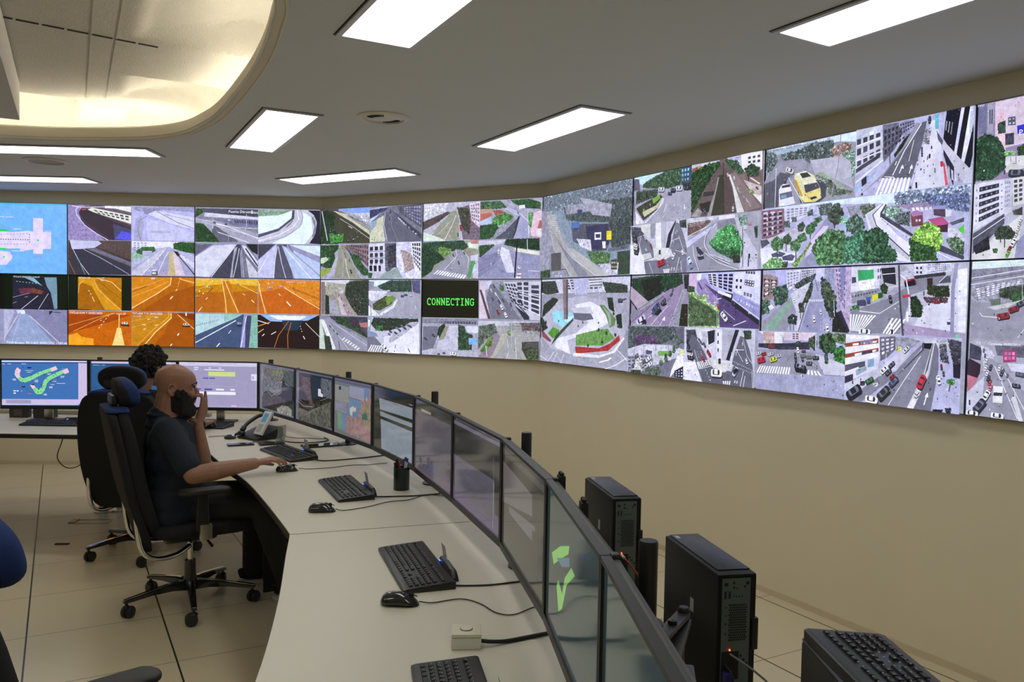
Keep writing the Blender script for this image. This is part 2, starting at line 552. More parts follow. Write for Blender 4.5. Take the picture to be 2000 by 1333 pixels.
FEED_TEXT = """
@00w
p 7bf:-31,-20 1010,-17 1008,1021 -38,1057
p 5bd:-31,-20 1010,-17 1010,25 -32,39
p e8dcf8:473,406 569,414 696,391 731,404 731,208 808,212 807,401 871,403 870,640 806,645 806,714 731,712 731,650 663,675 628,677 628,642 472,648
p e8dcf8:472,682 548,691 567,748 567,783 522,876 471,878
p e8dcf8:94,249 220,244 217,818 90,823
p 2d5:473,377 499,373 524,382 543,404 473,406
p 2d5:472,636 517,642 523,669 472,659
t 2d5 18.9 0:768,524 502,767
d 334 7.9 12:473,517 700,517
d 99a 6.3 9:473,452 696,432
d 99a 6.3 9:473,586 696,578
d 556 7.9 4:702,432 702,570
l eef 4.7:474,200 506,203
l eef 4.7:519,203 576,203
l eef 4.7:824,389 871,387
l 99c 6.3:746,749 791,747
l eef 4.7:575,368 639,370
l eef 4.7:561,679 663,680
l ddf 3.2:779,556 842,554
@01a
p 000:-38,-12 509,-8 507,524 -41,541
@01b
p 010:496,-7 1008,-2 1006,508 494,524
p 223 .5:570,25 918,24 917,493 566,499
p 122:570,25 918,24 918,117 567,106
p 79a:815,44 911,41 915,163 917,488 891,489 866,258 834,166
p 8bc:662,52 732,49 802,167 764,134
d 9bb 6.3 8:591,105 789,137
p 634 .5:610,208 725,193 763,261 635,293
p 743 .5:725,193 808,236 795,283 712,263
l ccd 6.3:635,497 766,303
l ccd 4.8:769,493 847,270
l 99a 4.8:568,418 597,394
l 99a 4.7:569,332 699,268
l 99a 4.8:661,329 686,314
x TVTu613_30/05/2025_11:06:47 fff 14.2:573,41
@01c
p 99b:-41,518 494,501 492,1035 -44,1050
@01d
p 99b .15:481,502 1000,485 999,1009 479,1024
p bbd:481,513 583,510 544,732 484,1000 479,1001
p 88a .1:635,508 996,499 990,986 877,989 685,588
p 9ac .1:634,543 692,576 889,982 505,1000
p eef:622,511 660,510 666,561 632,566
p cdf:596,512 622,511 632,543 606,567
l ccd 11.1:609,579 505,895 492,1000
l bbd 7.9:624,590 556,998
l ccd 9.5:698,588 839,816 941,987
l ccd 4.8:717,784 736,842
p 224:852,518 884,517 875,540 852,578
l 334 6.4:884,535 942,538
x TV18_Bouzas__PK_0-827_30/05/2025_11:09:48 fff 22.3:515,972
@10a
p 434 .3:6,6 497,10 497,499 5,506
p 98b .4:6,11 189,13 112,48 87,118 112,255 189,368 291,498 5,504
p 656 .3:138,20 497,14 497,287 189,91 119,71
p eee:292,18 497,19 497,102 369,52 292,50
p eed:189,45 497,148 497,264 304,167 151,81
w 445 7 2 .5:189,68 484,149 484,229 240,135
p 323:99,76 151,70 291,179 497,333 497,499 355,500 163,276 93,141
p 446:355,269 497,344 497,499 368,499
p 55d .3:420,370 497,391 497,499 368,476
l ddf 7.9:84,38 64,85 74,165 137,301 227,412 317,501
l 99b 6.3:36,51 54,212 86,349 34,505
d 99b 9.5 5:124,370 188,483
l eee 6.3:36,28 112,44 292,32
l d44 7.9:112,76 144,75
t fff 14.2 0:381,26 420,27
@10b
p bbe .15:504,14 1000,17 1000,494 503,499
p 99b .3:510,21 1000,17 1000,82 754,57 626,97 536,77
p 88a .3:600,52 690,60 677,130 600,121
p dde .1:690,71 1000,152 1000,325 819,251 626,120
p aac .2:536,193 574,145 600,260 574,492 516,494
l 88a 6.3:703,82 858,227 1000,314
l 88a 6.3:626,143 561,215 548,354 574,492
l 99b 4.7:755,115 1000,209
p cce .1:613,190 755,231 1000,383 1000,487 626,490
x 22/05/2025_11:06 778 19:645,369
x __---_-----_---- 778 18.9:574,41
@10c
p 433 .3:5,513 497,506 496,986 4,998
p 544 .3:240,516 497,513 496,772 291,641 188,575
l 655 4.7:291,549 291,641
l 655 4.7:368,546 368,696
p eef:22,512 201,515 214,598 111,624 41,616
p cce:15,513 240,514 265,550 201,621 34,639
p 334 .2:34,639 137,635 496,888 496,986 85,995 34,789
p 667 .2:137,624 214,609 496,807 496,865
l ccd 6.3:41,639 98,833 168,997
l 8b9 4.7:85,787 136,994
l aab 6.3:124,636 252,747 419,914 483,982
l 88a 4.7:188,633 496,819
l 223 6.3:355,824 360,882
l 889 4.7:4,790 59,996
@10d
p bbd .2:503,506 998,504 998,987 503,993
p eef:503,506 998,504 998,592 503,599
w aac 4 4 .5:512,517 626,518 625,629 512,645
f 373 12.7 30:535,644 587,589 677,581 690,638 625,698 542,706
f 262 14.3 40:832,529 884,508 998,513 998,666 910,642 832,598
p bbd:587,642 664,639 664,697 587,700
p 9ba .4:503,656 587,700 651,702 503,795
p aac .1:755,589 806,576 832,633 998,917 998,987 503,997 503,888
p ccd:755,589 780,600 587,990 503,993 503,935
p dcd:813,645 852,644 923,978 787,983
p cb8:800,646 826,645 848,981 791,983
p 222:832,633 864,643 884,689 865,713
p dde:884,677 998,801 998,871 890,735
l 334 9.5:858,667 998,964
l fff 4.8:793,646 755,763 703,986
l fff 3.2:755,636 664,836 574,990
l eef 6.3:632,721 632,860
d fff 4.8 5:742,671 625,954
p 556:664,929 709,927 709,985 658,987
w fff 3 2 .5:664,894 696,893 696,974 664,975
@11a
p 010:4,-2 500,4 500,493 3,497
p b70 .15:79,30 422,30 421,495 78,483
p d91 .1:85,30 239,36 213,84 238,176 418,484 186,491 110,250 82,158
p a60 .15:84,158 110,110 187,154 289,488 84,483
l eb6 7.9:206,72 238,199 328,358 418,491
l dc6 4.8:123,75 91,123 81,250
l fd8 6.4:239,48 342,91 419,216
l 850 4.8:239,83 419,332
d fe9 6.4 4:161,201 212,385
l fe9 6.4:193,321 209,372
c fea 28.1 -1:271,70
t fe9 6.4 0:326,126 372,129 406,112
x TVTu011_2/5___________11:11:37 fff 14.3:85,37
@11b
p b60 .15:503,4 998,6 999,489 502,504
p d81 .1:503,16 819,12 806,133 703,253 502,446
p a50 .1:806,226 998,127 999,496 573,495
p c71 .1:832,11 998,10 998,127 884,38
l fd9 8:813,12 806,110 703,242 502,458
l eb6 4.8:503,190 664,103 755,30
l eb5 4.8:503,295 677,173 793,64
l fd8 6.4:878,15 897,37 998,80
l 840 6.4:503,225 625,139
l fea 9.6:804,320 825,277
l fea 6.4:848,202 861,173
d fea 4.8 4:865,143 884,26
c fff 34.5 -1:671,33
@11c
p c60 .15:2,508 502,507 502,994 1,997
p a40 .1:2,555 496,551 367,637 44,809 2,834
p fa2:70,823 196,824 201,991 1,997 2,857
p c60:70,823 196,824 201,898 108,877
p fd8:386,741 416,740 444,989 347,992
l fe8 8:403,542 400,740
l da5 4.8:2,718 186,619 354,532
l eb5 4.8:44,798 289,581 367,532
d fea 6.4 5:237,762 328,545
l fea 4.8:251,640 266,635
c edc 53.3 -1:447,676
p 432:412,686 483,691 480,722 418,712
x TVTu014_M_T_30/05/2025 fff 20.7:13,536
x __________11:11:37 fff 19.1:315,540
@11d
p b60 .15:502,507 999,510 999,996 502,994
p c81 .1:502,574 807,511 820,576 690,790 547,993 502,994
p a50 .1:820,529 897,522 999,617 999,996 664,997 755,812
p 830:865,518 999,524 999,617 897,562
l fd8 9.6:813,518 813,588 690,790 599,984
l ea4 8:794,518 791,577 664,767 547,986
l fc8 6.4:865,539 999,746
l da5 4.8:502,644 677,569
l da5 4.8:502,737 690,627
l fff 12.8:930,512 932,554
l fea 6.4:625,617 645,605
l fea 6.4:683,697 709,684
l fea 6.4:586,688 612,692
l fea 6.4:593,758 612,746
l fff 9.6:863,836 876,803
l fff 8:807,985 820,955
c fea 34.6 -1:696,584
c dcb 53.6 -1:930,678
p 421:898,690 969,695 963,716 904,713
x TVTu005_T_M_30/05/2025 fff 19.1:506,530
x 11:11:37 fff 15.9:509,567
@20a
p 889 .3:4,17 499,21 500,504 4,499
p 556 .4:51,22 499,21 499,132 77,102
p 445 .5:246,38 499,35 499,109 272,106
p dde:77,79 499,132 499,167 71,137
p 779 .3:142,169 499,167 500,271 298,244
w 445 10 1 .4:298,163 499,167 500,260 324,232
p aab .15:4,175 142,181 500,364 500,504 273,489 4,244
p 667 .2:155,261 181,284 351,486 182,492 130,332
l eef 7.9:168,238 272,280 500,434
l eef 6.4:181,353 429,495
l dde 4.8:4,163 298,279 500,295
l dde 4.8:52,207 500,422
f 252 11.1 40:6,232 65,242 143,378 195,492 7,494
f 363 9.5 20:13,24 64,33 64,80 6,151
l ccd 4.8:142,77 143,308
l ccd 4.8:408,89 411,275
l ccd 3.2:263,327 266,478
c 445 25.2 -1:246,239 155,220
c fff 25.2 -1:435,292 272,183
x Puerto_Dársena fff 25.3:265,58
x Bou fff 31.7:443,60
@20b
p dde .08:501,21 994,20 997,497 503,504
p 9a9 .3:501,21 779,19 766,87 662,149 502,225
w 7a8 14 1 .4:501,28 766,24 662,102 502,120
p eff:502,120 662,98 772,28 766,145 662,288 502,364
p 556 .2:772,24 792,18 786,144 663,323 503,422 502,376 662,284 766,133
p ccd .06:792,18 994,43 997,497 503,508 503,429 663,330 792,144
p eff .05:857,48 923,115 937,348 872,502 598,512 767,354 858,211
l 99a 6.4:838,19 858,118 832,259 715,403 503,504
l fff 6.4:811,20 825,143 780,261 663,381 503,469
p 223 .3:896,19 994,20 997,497 911,489 957,347 969,183 942,80
p 889 .3:923,92 956,161 963,277 944,417 931,395 950,254
t 112 9.6 0:942,115 969,183 982,253 963,323 944,394 924,453 779,75 786,109
l 112 6.4:728,263 779,168
@20c
p 99b .1:4,511 500,504 502,993 5,999
p 667 .2:4,522 143,524 13,684 4,696
p dde .08:143,545 325,522 273,652 118,995 5,987 4,708
p 445 .2:325,522 370,520 357,672 371,993 131,1001 247,722
p aab:312,580 338,556 306,790 300,995 280,996
l eee 6.4:331,522 247,722 131,994
l dde 6.4:353,579 332,789 306,995
p 778 .3:364,520 429,553 501,737 502,989 378,993
p dde:370,532 403,542 501,760 501,853 403,647
p 222:403,514 500,515 501,667 455,622
l aab 8:370,602 391,992
l 334 12.7:403,577 501,830
p ccd .1:403,694 501,923 502,989 430,991
x ---_------- eee 12.7:20,529
@20d
p 99b .1:503,508 997,504 999,995 504,998
p 445 .3:503,515 637,510 504,737
p cce .08:650,510 663,521 626,989 504,993 504,737
p 556 .15:650,517 728,507 783,995 626,994
l eef 4.8:657,533 638,732 628,994
l ddf 6.4:663,544 690,777 724,990
p bce:689,520 998,766 999,988 796,995
p def:755,518 997,520 997,672 925,628
l fff 6.4:716,566 927,990
l 99a 9.6:742,565 999,953
l 667 8:742,518 781,610
l eef 8:504,923 585,664
l eef 4.8:932,791 965,860
x _______________11:11:40 eef 12.8:794,535
@21a
p c80 .2:5,10 502,17 503,496 5,500
p b61 .1:5,220 502,180 503,503 5,505
p eb3 .2:5,22 502,17 502,110 274,83 5,127
p c71 .1:222,49 274,48 353,508 236,511
l fd8 8:213,26 242,305 251,504
l fd8 8:237,37 287,257 346,494
l fc6 6.4:352,92 502,215
l eb6 4.8:5,185 144,87
l 850 9.6:105,217 144,145
l fea 6.4:86,311 102,287
l fea 8:450,310 473,349
l fea 6.4:27,488 56,424
l fea 4.8:378,219 398,242
t ffa 14.4 0:92,124 66,230 37,196 140,52
c dc9 41 -1:102,142
c dc9 31.6 -1:339,80
c da4 41 -1:21,271
t ffd 6.4 0:131,18 183,51 274,36 313,23 404,43 33,33 456,23
x TVTu02_T_M eed 15.9:14,29
x 11:11:37 eee 14.4:411,62
@21b
p c61 .15:504,16 995,18 997,511 506,508
p d82 .2:504,16 665,16 718,126 505,203
p d82 .3:665,16 995,18 997,398 718,138
w a51 14 1 .35:770,101 993,246 994,316 783,171
l fd9 8:711,126 797,217 997,422
l eb6 6.4:505,110 535,319 575,501
l ffa 4.8:504,40 522,203 562,501
l fff 9.6:731,325 764,387
l fea 6.4:666,210 681,240
c ebb 44.4 -1:597,130
c ebb 38.1 -1:685,108
c ebb 28.5 -1:619,59
t f64 6.4 0:578,142 618,148 668,123 705,127
t ff9 11.2 0:515,86 587,72
x _ViMo03_T___11:11:40 fdc 16:717,42
@21c
p 457 .1:5,519 499,520 501,1001 6,991
p bdd .08:5,519 379,519 327,572 6,827
p 9cb:236,518 379,519 327,572 236,633
w 89a 12 1 .3:8,664 197,576 197,623 8,715
l 99a 4.8:118,524 119,684
l 99a 4.8:238,521 238,621
l eff 8:6,933 327,607
p 99c .3:392,518 425,522 406,992 361,993 379,676
p 8ba .2:425,522 499,522 501,1001 400,992
p 446:405,534 451,533 432,991 400,992
l eff 6.4:412,534 367,993
l fff 8:174,987 200,934
l eef 6.4:269,796 288,749
c aab 41.2 -1:353,648
p 234:327,677 379,671 379,690 334,696
@21d
p 211 .2:500,520 995,516 997,998 502,989
p 9be .1:523,519 982,516 903,589 772,617 601,610
p eff:588,524 903,523 837,586 667,585
p 234 .2:693,596 864,590 825,733 720,736
l fff 6.4:501,602 589,646
l fa5 6.4:501,684 602,622
l b62 8:748,606 668,808 635,985
l b62 8:769,617 740,806 744,994
l eec 4.8:883,625 996,822
l fff 6.4:537,823 555,792
l fff 6.4:609,798 648,757
l fff 6.4:865,814 880,860
l fc6 6.4:504,777 549,722
d fff 4.8 3:840,662 858,767
t 112 8 0:890,531 887,601
x _____PULPO_3VOL_GRAN_33/05/2025 c55 12.8:713,525
@30a
p 544 .2:3,6 494,11 498,494 6,489
p 8ae:182,8 494,11 495,82 303,77 183,38
p aab .4:169,22 495,127 496,261 395,183 236,64
p ccd .4:303,77 495,82 495,136 395,120
w eef 3 2 .6:395,120 485,126 486,216 434,195
p d2d0b4:129,28 263,84 497,333 497,386 317,196 142,48
p 443 .2:61,69 136,38 303,195 497,404 498,503 172,490 103,256
p 999:499,261 263,102 236,82 497,333
l ccc 5:197,143 317,251 498,440
l ddd 7.5:284,249 324,284
c 334 55.8 48:325,432
f 242 17.6 50:3,37 61,23 129,56 150,131 130,276 171,352 239,410 186,496 6,489
f 4a3 12.6 20:90,348 171,370 238,355 226,464 105,487
l ccd 11.4:13,29 74,449
l 9a9 6.3:138,369 138,461
@30b
p 778 .3:501,20 989,6 993,494 504,498
p bce .3:501,29 673,16 599,108 502,226
p 446 .6:501,47 674,21 668,51 502,172
p 556 .5:760,14 989,6 992,316 798,122
w 99b 7 5 .5:821,28 983,15 986,290 822,123
p 667 .1:637,93 724,81 798,192 993,471 993,494 690,488 625,251
p 445 .15:724,81 761,119 993,402 993,471 823,228
p d4d6bc:574,177 637,128 632,269 652,486 504,487 503,369
p 9ab .3:502,226 574,177 562,265 503,351
l eef 4.8:649,93 638,252 671,483
l 99b 3.6:699,115 713,291 776,488
d 223 14.3 7:773,155 951,391
d eef 10.7 8:774,172 951,409
c 334 33.5 55:921,355 951,391 890,322 860,286
c dde 26.1 55:829,255 811,227 796,205 780,182
c 334 26.5 89:699,79 690,167
t 682 14.7 0:526,450 549,460
l fff 3.6:648,429 662,465
l fff 3.6:648,456 640,468
@30c
p aab .2:6,502 494,508 498,987 9,995
p 877 .5:213,519 494,512 497,853 399,689 253,557
w 545 10 4 .5:266,521 494,515 497,835 280,576
p 556 .3:239,529 266,548 497,871 498,943 399,797
f 252 17.7 50:6,520 193,514 186,573 146,627 160,719 120,829 93,847 8,809
t 575 50.7 1:86,717
p cdb:10,697 65,680 92,718 38,772 10,772
p 9a4:8,865 93,838 134,866 9,977
p 998 .1:193,555 253,539 307,686 414,987 148,986 187,720
p bbc:167,683 194,665 148,940 121,986 94,940
l eee 6.2:260,667 282,868 309,987
l ccc 3.8:226,574 247,721 236,977
d eee 7.5 5:268,831 309,978
f 363 14.8 40:306,632 399,670 452,834 497,889 498,943 440,942 360,796
c 112 39 64:324,887
c 334 22.8 77:267,685 260,639 307,737
c ddd 28.5 70:159,885 164,811 171,738 135,940
@30d
p ccd .2:496,508 993,500 998,994 499,978
p dde .15:496,521 653,504 666,607 655,873 618,893 498,889
w 99a 3 3 .4:501,539 646,527 649,819 503,826
w 334 3 3 .5:501,539 646,527 649,793 503,799
l 778 6.1:496,619 660,616
l 778 6.1:497,713 660,709
p 223:508,808 535,808 539,885 509,885
p 223:548,809 579,809 580,889 552,889
p 223:595,809 620,810 620,890 599,890
p 667 .5:653,509 764,505 742,838 681,908 662,873
f 445 14.5 40:678,554 764,522 767,839 693,838
p ddf .3:764,501 837,501 900,736 986,980 780,980 766,733
p a99 .5:802,594 899,649 961,842 853,910
p eef .1:898,503 991,504 996,980 937,876
w 333 4 6 .55:908,514 989,507 993,911 930,772
p 9aa .1:656,908 779,839 829,980 606,988
f 263 9.8 15:499,907 542,916 530,979 499,978
c 223 29.4 77:730,803 717,732 735,662 722,609
l fff 4.8:826,630 803,717
@40a
p bbc .3:1,2 494,6 500,510 5,494
p ccd .4:1,7 221,0 200,116 3,239
w eee 9 4 .5:13,17 210,16 199,100 15,223
p 544 .5:3,239 217,118 245,137 132,256 4,351
p 767 .6:324,75 495,15 500,502 350,487
f 443 16 50:301,74 402,98 415,282 405,414 349,345
p dcd .4:401,32 495,15 498,353 426,249
w 778 4 5 .4:413,41 489,22 492,287 426,233
p 998 .1:251,120 296,115 320,243 317,494 41,482 133,333
p 898:133,333 251,137 235,203 63,414
l eee 5.8:291,174 258,306 197,480
l ddd 3.5:252,238 133,418
l eed 4.7:4,394 87,433
p ded:4,377 145,452 203,497 5,494
c b33 48.5 83:334,335
c 223 34.6 83:337,244 341,286
c 333 30 83:311,426 334,193
c cb8 23.1 83:307,124
t 232 20.9 1:166,199 143,231
@40b
p aab .3:497,15 996,9 1002,473 502,494
f 474 13.4 60:500,23 661,21 715,106 598,121 498,106
f 363 13.1 60:745,20 890,16 981,63 982,143 830,115
p eef:814,90 860,85 863,125 817,130
p b98:498,114 598,113 599,203 499,271
p b8685c:498,172 599,162 599,203 499,262
p bce:499,271 594,211 600,293 503,320
p a55 .3:604,138 663,134 716,171 631,214
f 5a4 13.4 60:600,244 684,168 768,207 780,288 633,328 600,293
f 152 15.7 60:503,320 622,311 687,396 581,489 505,494
p 99a .3:644,378 789,224 800,257 624,499 603,498
p aac .05:725,107 788,128 830,195 883,279 896,487 645,495 790,257
p 556 .2:831,211 792,434 772,498 624,496 708,397
l 222 9.9:815,226 792,402 772,490
l eee 4.4:741,124 830,195 893,295 900,439
l ddd 5.5:715,122 810,210
p ecd:902,200 993,159 997,492 916,472
p b8685c:979,285 996,286 997,381 965,382
p eee:955,387 997,384 998,468 958,466
l eee 4.4:888,135 896,487
f 6a6 9.8 30:892,184 933,186 915,376 894,327
c 445 21.1 56:810,178
@40c
p 998 .2:1,518 494,502 500,991 5,998
f 253 18.5 70:3,523 362,496 407,581 341,646 216,625 147,623 4,566
f 7a4 13.9 20:158,580 261,610 262,660 205,709 147,640
f 142 21.1 80:3,549 88,587 182,692 206,743 114,810 91,895 7,980
p ded .2:407,531 495,518 496,618 418,598
p c08478:428,507 494,502 495,551 434,549
p 99a .08:307,611 363,630 431,715 406,995 22,989 251,711
p ccd .2:430,699 496,684 500,991 456,982
p 596:437,765 475,766 433,982 406,982
l eee 4.6:307,628 319,696 207,879
l eee 4.6:363,630 420,732 410,848
z fff 12:149,879 405,948 384,995 109,929
d eee 4.6 5:308,729 264,871
c 112 30.5 71:333,788
c 112 24.5 55:378,667 285,691
c eee 21.1 72:361,713
t 222 10.2 0:472,799
@40d
p aab .15:497,505 992,500 998,987 502,991
p ccd .2:497,518 730,512 688,559 497,584
f 252 15.8 50:506,577 625,565 647,672 562,719 508,717
f 142 15.4 70:730,504 987,507 989,650 815,612 710,568
p eed:794,612 989,666 990,730 805,676
p 99b .15:625,589 699,584 753,642 994,714 998,984 502,982 499,750
p 88a .15:499,734 668,656 628,851 502,982
p dde:689,592 753,642 798,919 735,918 679,689
l 556 3.4:690,706 627,802 510,899
l eee 4.4:742,642 760,837
l 111 13.3:816,503 800,983
l eee 5.5:893,511 897,639
c fff 38 89:668,656
t fff 28.7 0:836,851
t d43 26.5 0:834,938
p fff:816,927 852,927 852,945 817,945
t 99a 19.8 0:838,847
l eef 5.5:906,896 992,905
w fff 2 1 .7:808,964 850,964 850,992 809,992
@31a
p 998 .3:9,10 498,5 502,510 12,509
p dde:9,10 309,5 256,69 10,89
p aa9 .4:60,33 270,69 244,198 137,236 61,200
p 877 .3:9,33 46,29 49,489 12,490
p aab:68,256 178,309 199,493 90,478
f 232 12.7 30:55,219 89,237 97,487 56,489
f 343 17.4 100:270,69 322,23 495,11 499,501 392,496 325,379 258,216
p a99 .2:150,162 231,198 365,497 219,493 164,309
p cbc:177,254 211,272 286,499 226,496
l ddd 3.8:184,198 313,498
c 333 20.9 64:224,271 252,363 299,453 197,217
w dde 2 2 .6:203,106 237,106 237,198 207,198
p 9a7 .3:177,272 191,272 219,456 203,456
@31b
p aab .2:499,5 986,6 991,509 503,515
p def:499,9 902,10 781,32 607,86 500,104
p 99a .5:499,23 549,29 550,122 500,140
f 354 14.5 90:588,86 707,15 902,15 910,163 708,165 607,122
p 557 .3:909,15 986,11 988,197 922,163
p aab .05:683,210 770,182 986,206 988,500 610,506 758,262
p dde .3:500,158 683,157 659,246 532,302 501,266
f 563 12.2 40:545,337 658,228 758,244 722,333 610,425 546,409
p 794:659,246 733,218 764,262 684,352
p eee:610,470 734,351 771,261 783,279 747,386 623,496
p eef:502,356 610,488 610,511 503,515
c 334 35.5 0:825,225 856,207
c dde 35.7 0:904,215 695,156
l 445 6.2:523,356 531,509
t eee 16.7 1:913,482
l ddd 4.8:783,332 772,385
l eee 6:942,345 954,397
l ddd 3.6:844,295 821,384
@31c
p 889 .2:5,515 495,515 499,989 8,997
p 445 .5:111,515 496,519 498,790 274,656 125,552
f 353 15 50:179,531 300,526 497,772 498,808 327,690 180,605
p 434 .3:313,562 405,550 419,631 340,653
p b77:412,604 493,591 497,663 432,658
p 545 .4:432,658 497,663 497,754 439,721
p 99a .06:29,555 111,543 220,658 498,844 499,985 155,996 44,667
p eee:18,565 57,573 182,984 142,993 30,630
p cdc:6,575 22,574 87,991 8,988
f 343 15.3 30:58,797 113,812 141,987 73,992
z eee 7:262,804 434,957 408,988 235,842
l eee 3.8:112,626 208,788 316,984
l dde 3.8:139,607 499,917
c 222 25.6 41:119,663 160,721 194,767
l 223 6.3:208,862 223,982
@31d
p ccd .15:498,519 989,518 993,996 502,998
f 343 17 80:560,526 979,527 980,588 859,628 712,689 586,695 535,608
p 9ab:502,519 540,521 535,698 503,717
p eee:506,555 528,554 525,644 507,649
f 373 17.1 20:586,632 649,638 650,701 580,695
p eef:663,780 811,736 989,570 993,993 665,1004
p 778 .1:500,736 536,725 664,923 652,996 502,989
z fff 6:537,896 664,905 639,1000 502,989
p bbc .3:713,795 907,573 989,561 989,579 788,808 714,866
c 223 33.9 24:811,683 860,655 725,706 774,721 908,626
c 889 34 24:786,658 835,629 884,610 713,742
c fff 83.4 32:670,932
p 89b .1:499,699 587,731 612,783 510,789
l 222 6.1:776,880 770,934
l 222 7.2:892,925 911,976
t 333 12.1 1:764,969
@41a
p 110:-2,6 491,12 496,495 3,500
x CONNECTING 6f6 61.4:46,291 G
@41b
p 99a .3:498,15 993,19 999,502 503,506
p ccd:498,24 608,19 588,114 534,148
p dcd:498,49 533,49 592,494 503,506
p 544:499,132 517,132 598,502 576,503
p 778 .1:587,65 620,65 761,341 846,501 603,505 557,247
p ccd .1:694,32 993,24 999,502 887,502 760,243
w 334 4 6 .55:705,48 789,48 886,402 760,276
w 445 2 6 .6:799,32 902,24 906,402 813,340
w 445 1 6 .6:908,64 989,64 993,447 912,401
l fff 5.5:790,145 996,223
l fff 5.5:801,226 997,335
l fff 5.5:802,307 998,446
l 334 8.9:770,243 897,450
p 334:792,324 907,458 908,501 867,500
f 474 9 20:662,65 694,81 706,146 674,147
c 933 46.3 61:658,418
c fff 46.1 61:687,351 720,448
c eee 30.3 61:637,188 599,139
c 334 30.1 61:665,278 696,261 620,81 760,317 611,246
l eee 3.4:631,163 719,375
@41c
p aab .2:5,514 494,515 499,999 10,1012
p 889 .4:5,514 494,515 495,581 6,578
p 778 .08:16,621 145,615 157,700 101,927 9,951
f 232 14.1 30:157,631 202,578 220,645 170,768 140,752
p 998:214,611 249,610 205,800 158,786
p ccd .1:249,601 328,598 332,953 125,960 158,803 204,783
f 353 16.1 60:328,589 379,604 391,687 452,717 443,903 331,911
p dde:384,603 495,598 496,682 408,686
p 8be:419,753 486,749 492,832 420,837
p bbc .1:9,943 101,910 499,932 499,996 10,1012
w 556 12 1 .5:202,535 483,532 484,582 203,586
c 223 34.3 33:111,737 41,784
c fff 28.3 77:154,760
c fff 60.3 6:286,968
c 334 28.1 -2:206,963 160,978
l 334 3.5:235,738 239,772
l 334 3.5:248,733 250,772
d ddd 4.7 5:31,950 171,931
@41d
p aaa .2:498,523 994,519 995,999 503,999
p ccd:498,528 994,519 995,558 498,598
p 999 .5:753,545 994,527 996,686 848,662 743,619
f 766 11 40:846,541 994,535 996,638 858,630
f 676 15.9 60:506,598 636,558 659,673 573,760 501,882
p 989 .1:637,674 680,704 671,837 598,991 503,999 595,759
f 693 9.1 30:584,760 627,724 617,840 553,928 520,914
c c94 27.6 66:590,759
p aaa .05:680,672 848,662 911,740 850,841 914,1014 619,1006 702,769
p bba:701,687 754,668 703,835 630,997 614,990
t 685 42.4 1:759,667
t 9a7 26.8 0:764,660
p 443 .5:859,775 992,759 995,999 903,999 861,872
f 564 11 20:892,870 993,863 995,999 914,998
p 555:901,773 992,759 993,847 932,835 871,855
l ddd 4.5:744,750 757,896 737,1004
l eee 4.5:807,730 821,1006
l ccc 4.5:773,520 782,862
c ddd 20.1 -2:848,703 900,708 951,689 723,702
l eee 5.7:569,844 581,976
@50w
p 89a .3:-6,-7 999,-7 1013,1005 4,991
p aab .15:-6,-7 999,-1 1002,111 698,103 308,207 -2,154
f 89a 21.5 90:-1,5 506,5 996,11 1001,218 510,203 3,198
f 566 18.5 120:265,179 606,171 1000,200 1006,453 741,414 514,380 310,330
f 455 17.7 80:777,419 1005,399 1011,670 819,706 780,551
p 99a .5:286,163 587,178 589,275 309,268
p aab .3:448,92 809,237 794,366 609,317
p 99a .3:-2,175 112,195 315,554 527,992 3,980
p aaa .15:80,252 179,227 227,441 295,593 401,705 753,993 345,984 144,618
w ccc 8 10 .4:68,229 169,246 250,485 96,466
p bbb .05:307,655 400,665 752,945 790,995 661,994 318,718
p 889:208,563 285,633 585,987 468,990 319,759
l ddd 4.3:129,470 166,642 386,986
l eee 4.1:274,632 403,785 661,991
l 778 4.2:163,474 297,695 468,986
f 584 15.7 60:560,719 711,733 802,760 787,872 696,885 601,820
p 556 .4:374,420 514,400 795,441 816,593 766,719 618,725 398,584
p 335 .3:535,432 777,438 791,647 711,714 579,682
p 57b:373,369 464,369 470,437 379,433
p 446:441,234 495,239 497,299 443,298
l 556 4.1:469,294 474,553
p eee:636,514 707,519 708,600 638,595
p 336:648,535 696,539 697,579 649,575
p ed2:761,515 811,518 813,612 763,610
p ccd .5:438,559 596,587 608,714 480,653
p eee:718,620 754,624 756,700 725,693
p 555:134,702 259,698 263,909 139,912
p 343 .5:872,748 999,741 999,986 886,990
p ccd .4:677,864 892,861 877,986 789,985
p 443:813,827 874,822 876,934 815,930
w ccc 3 3 .3:816,836 874,837 877,971 819,968
f 352 14.6 30:2,905 127,890 129,985 4,986
w bbc 4 2 .4:150,913 280,920 282,992 151,986
l 445 7:269,899 322,898 355,985
p 667 .5:783,702 990,686 990,723 784,740
@51w
p 99a .2:-8,1 996,4 1010,996 2,1006
p ccd .3:-8,12 997,10 1000,159 -4,184
w 556 8 4 .5:282,12 717,16 720,135 327,137
p bbd .2:387,17 567,14 551,190 412,199
p 889:567,24 708,20 710,96 578,102
l fff 6.6:567,49 709,43
l fff 6.6:568,77 709,69
f 343 14.5 60:-2,34 174,29 221,166 88,185 0,163
f 343 12.7 60:718,58 897,83 965,103 967,176 757,173
p aab .15:432,189 992,177 982,487 944,673 860,773 1008,887 1010,987 1,995 2,703 80,868
p bbc .1:179,249 532,210 723,249 850,343 940,489 959,598 877,771 643,872 426,885 169,838 31,722 13,421
p eef .1:211,709 441,631 577,505 414,310 591,269 780,363 800,495 637,599 340,720 385,879 191,815
p 9de:142,407 226,378 416,411 407,482 273,570 185,522
p cef:292,455 417,431 407,482 314,516
p 667:406,401 594,386 634,463 518,487 417,471
p ccd .05:353,351 593,328 633,405 416,401
p 685:687,307 742,307 861,455 854,521 802,551 763,420
p 9a9:724,316 781,420 801,533 819,522 807,400
p 6a9a50 .4:442,651 674,578 784,562 857,661 733,747 444,772
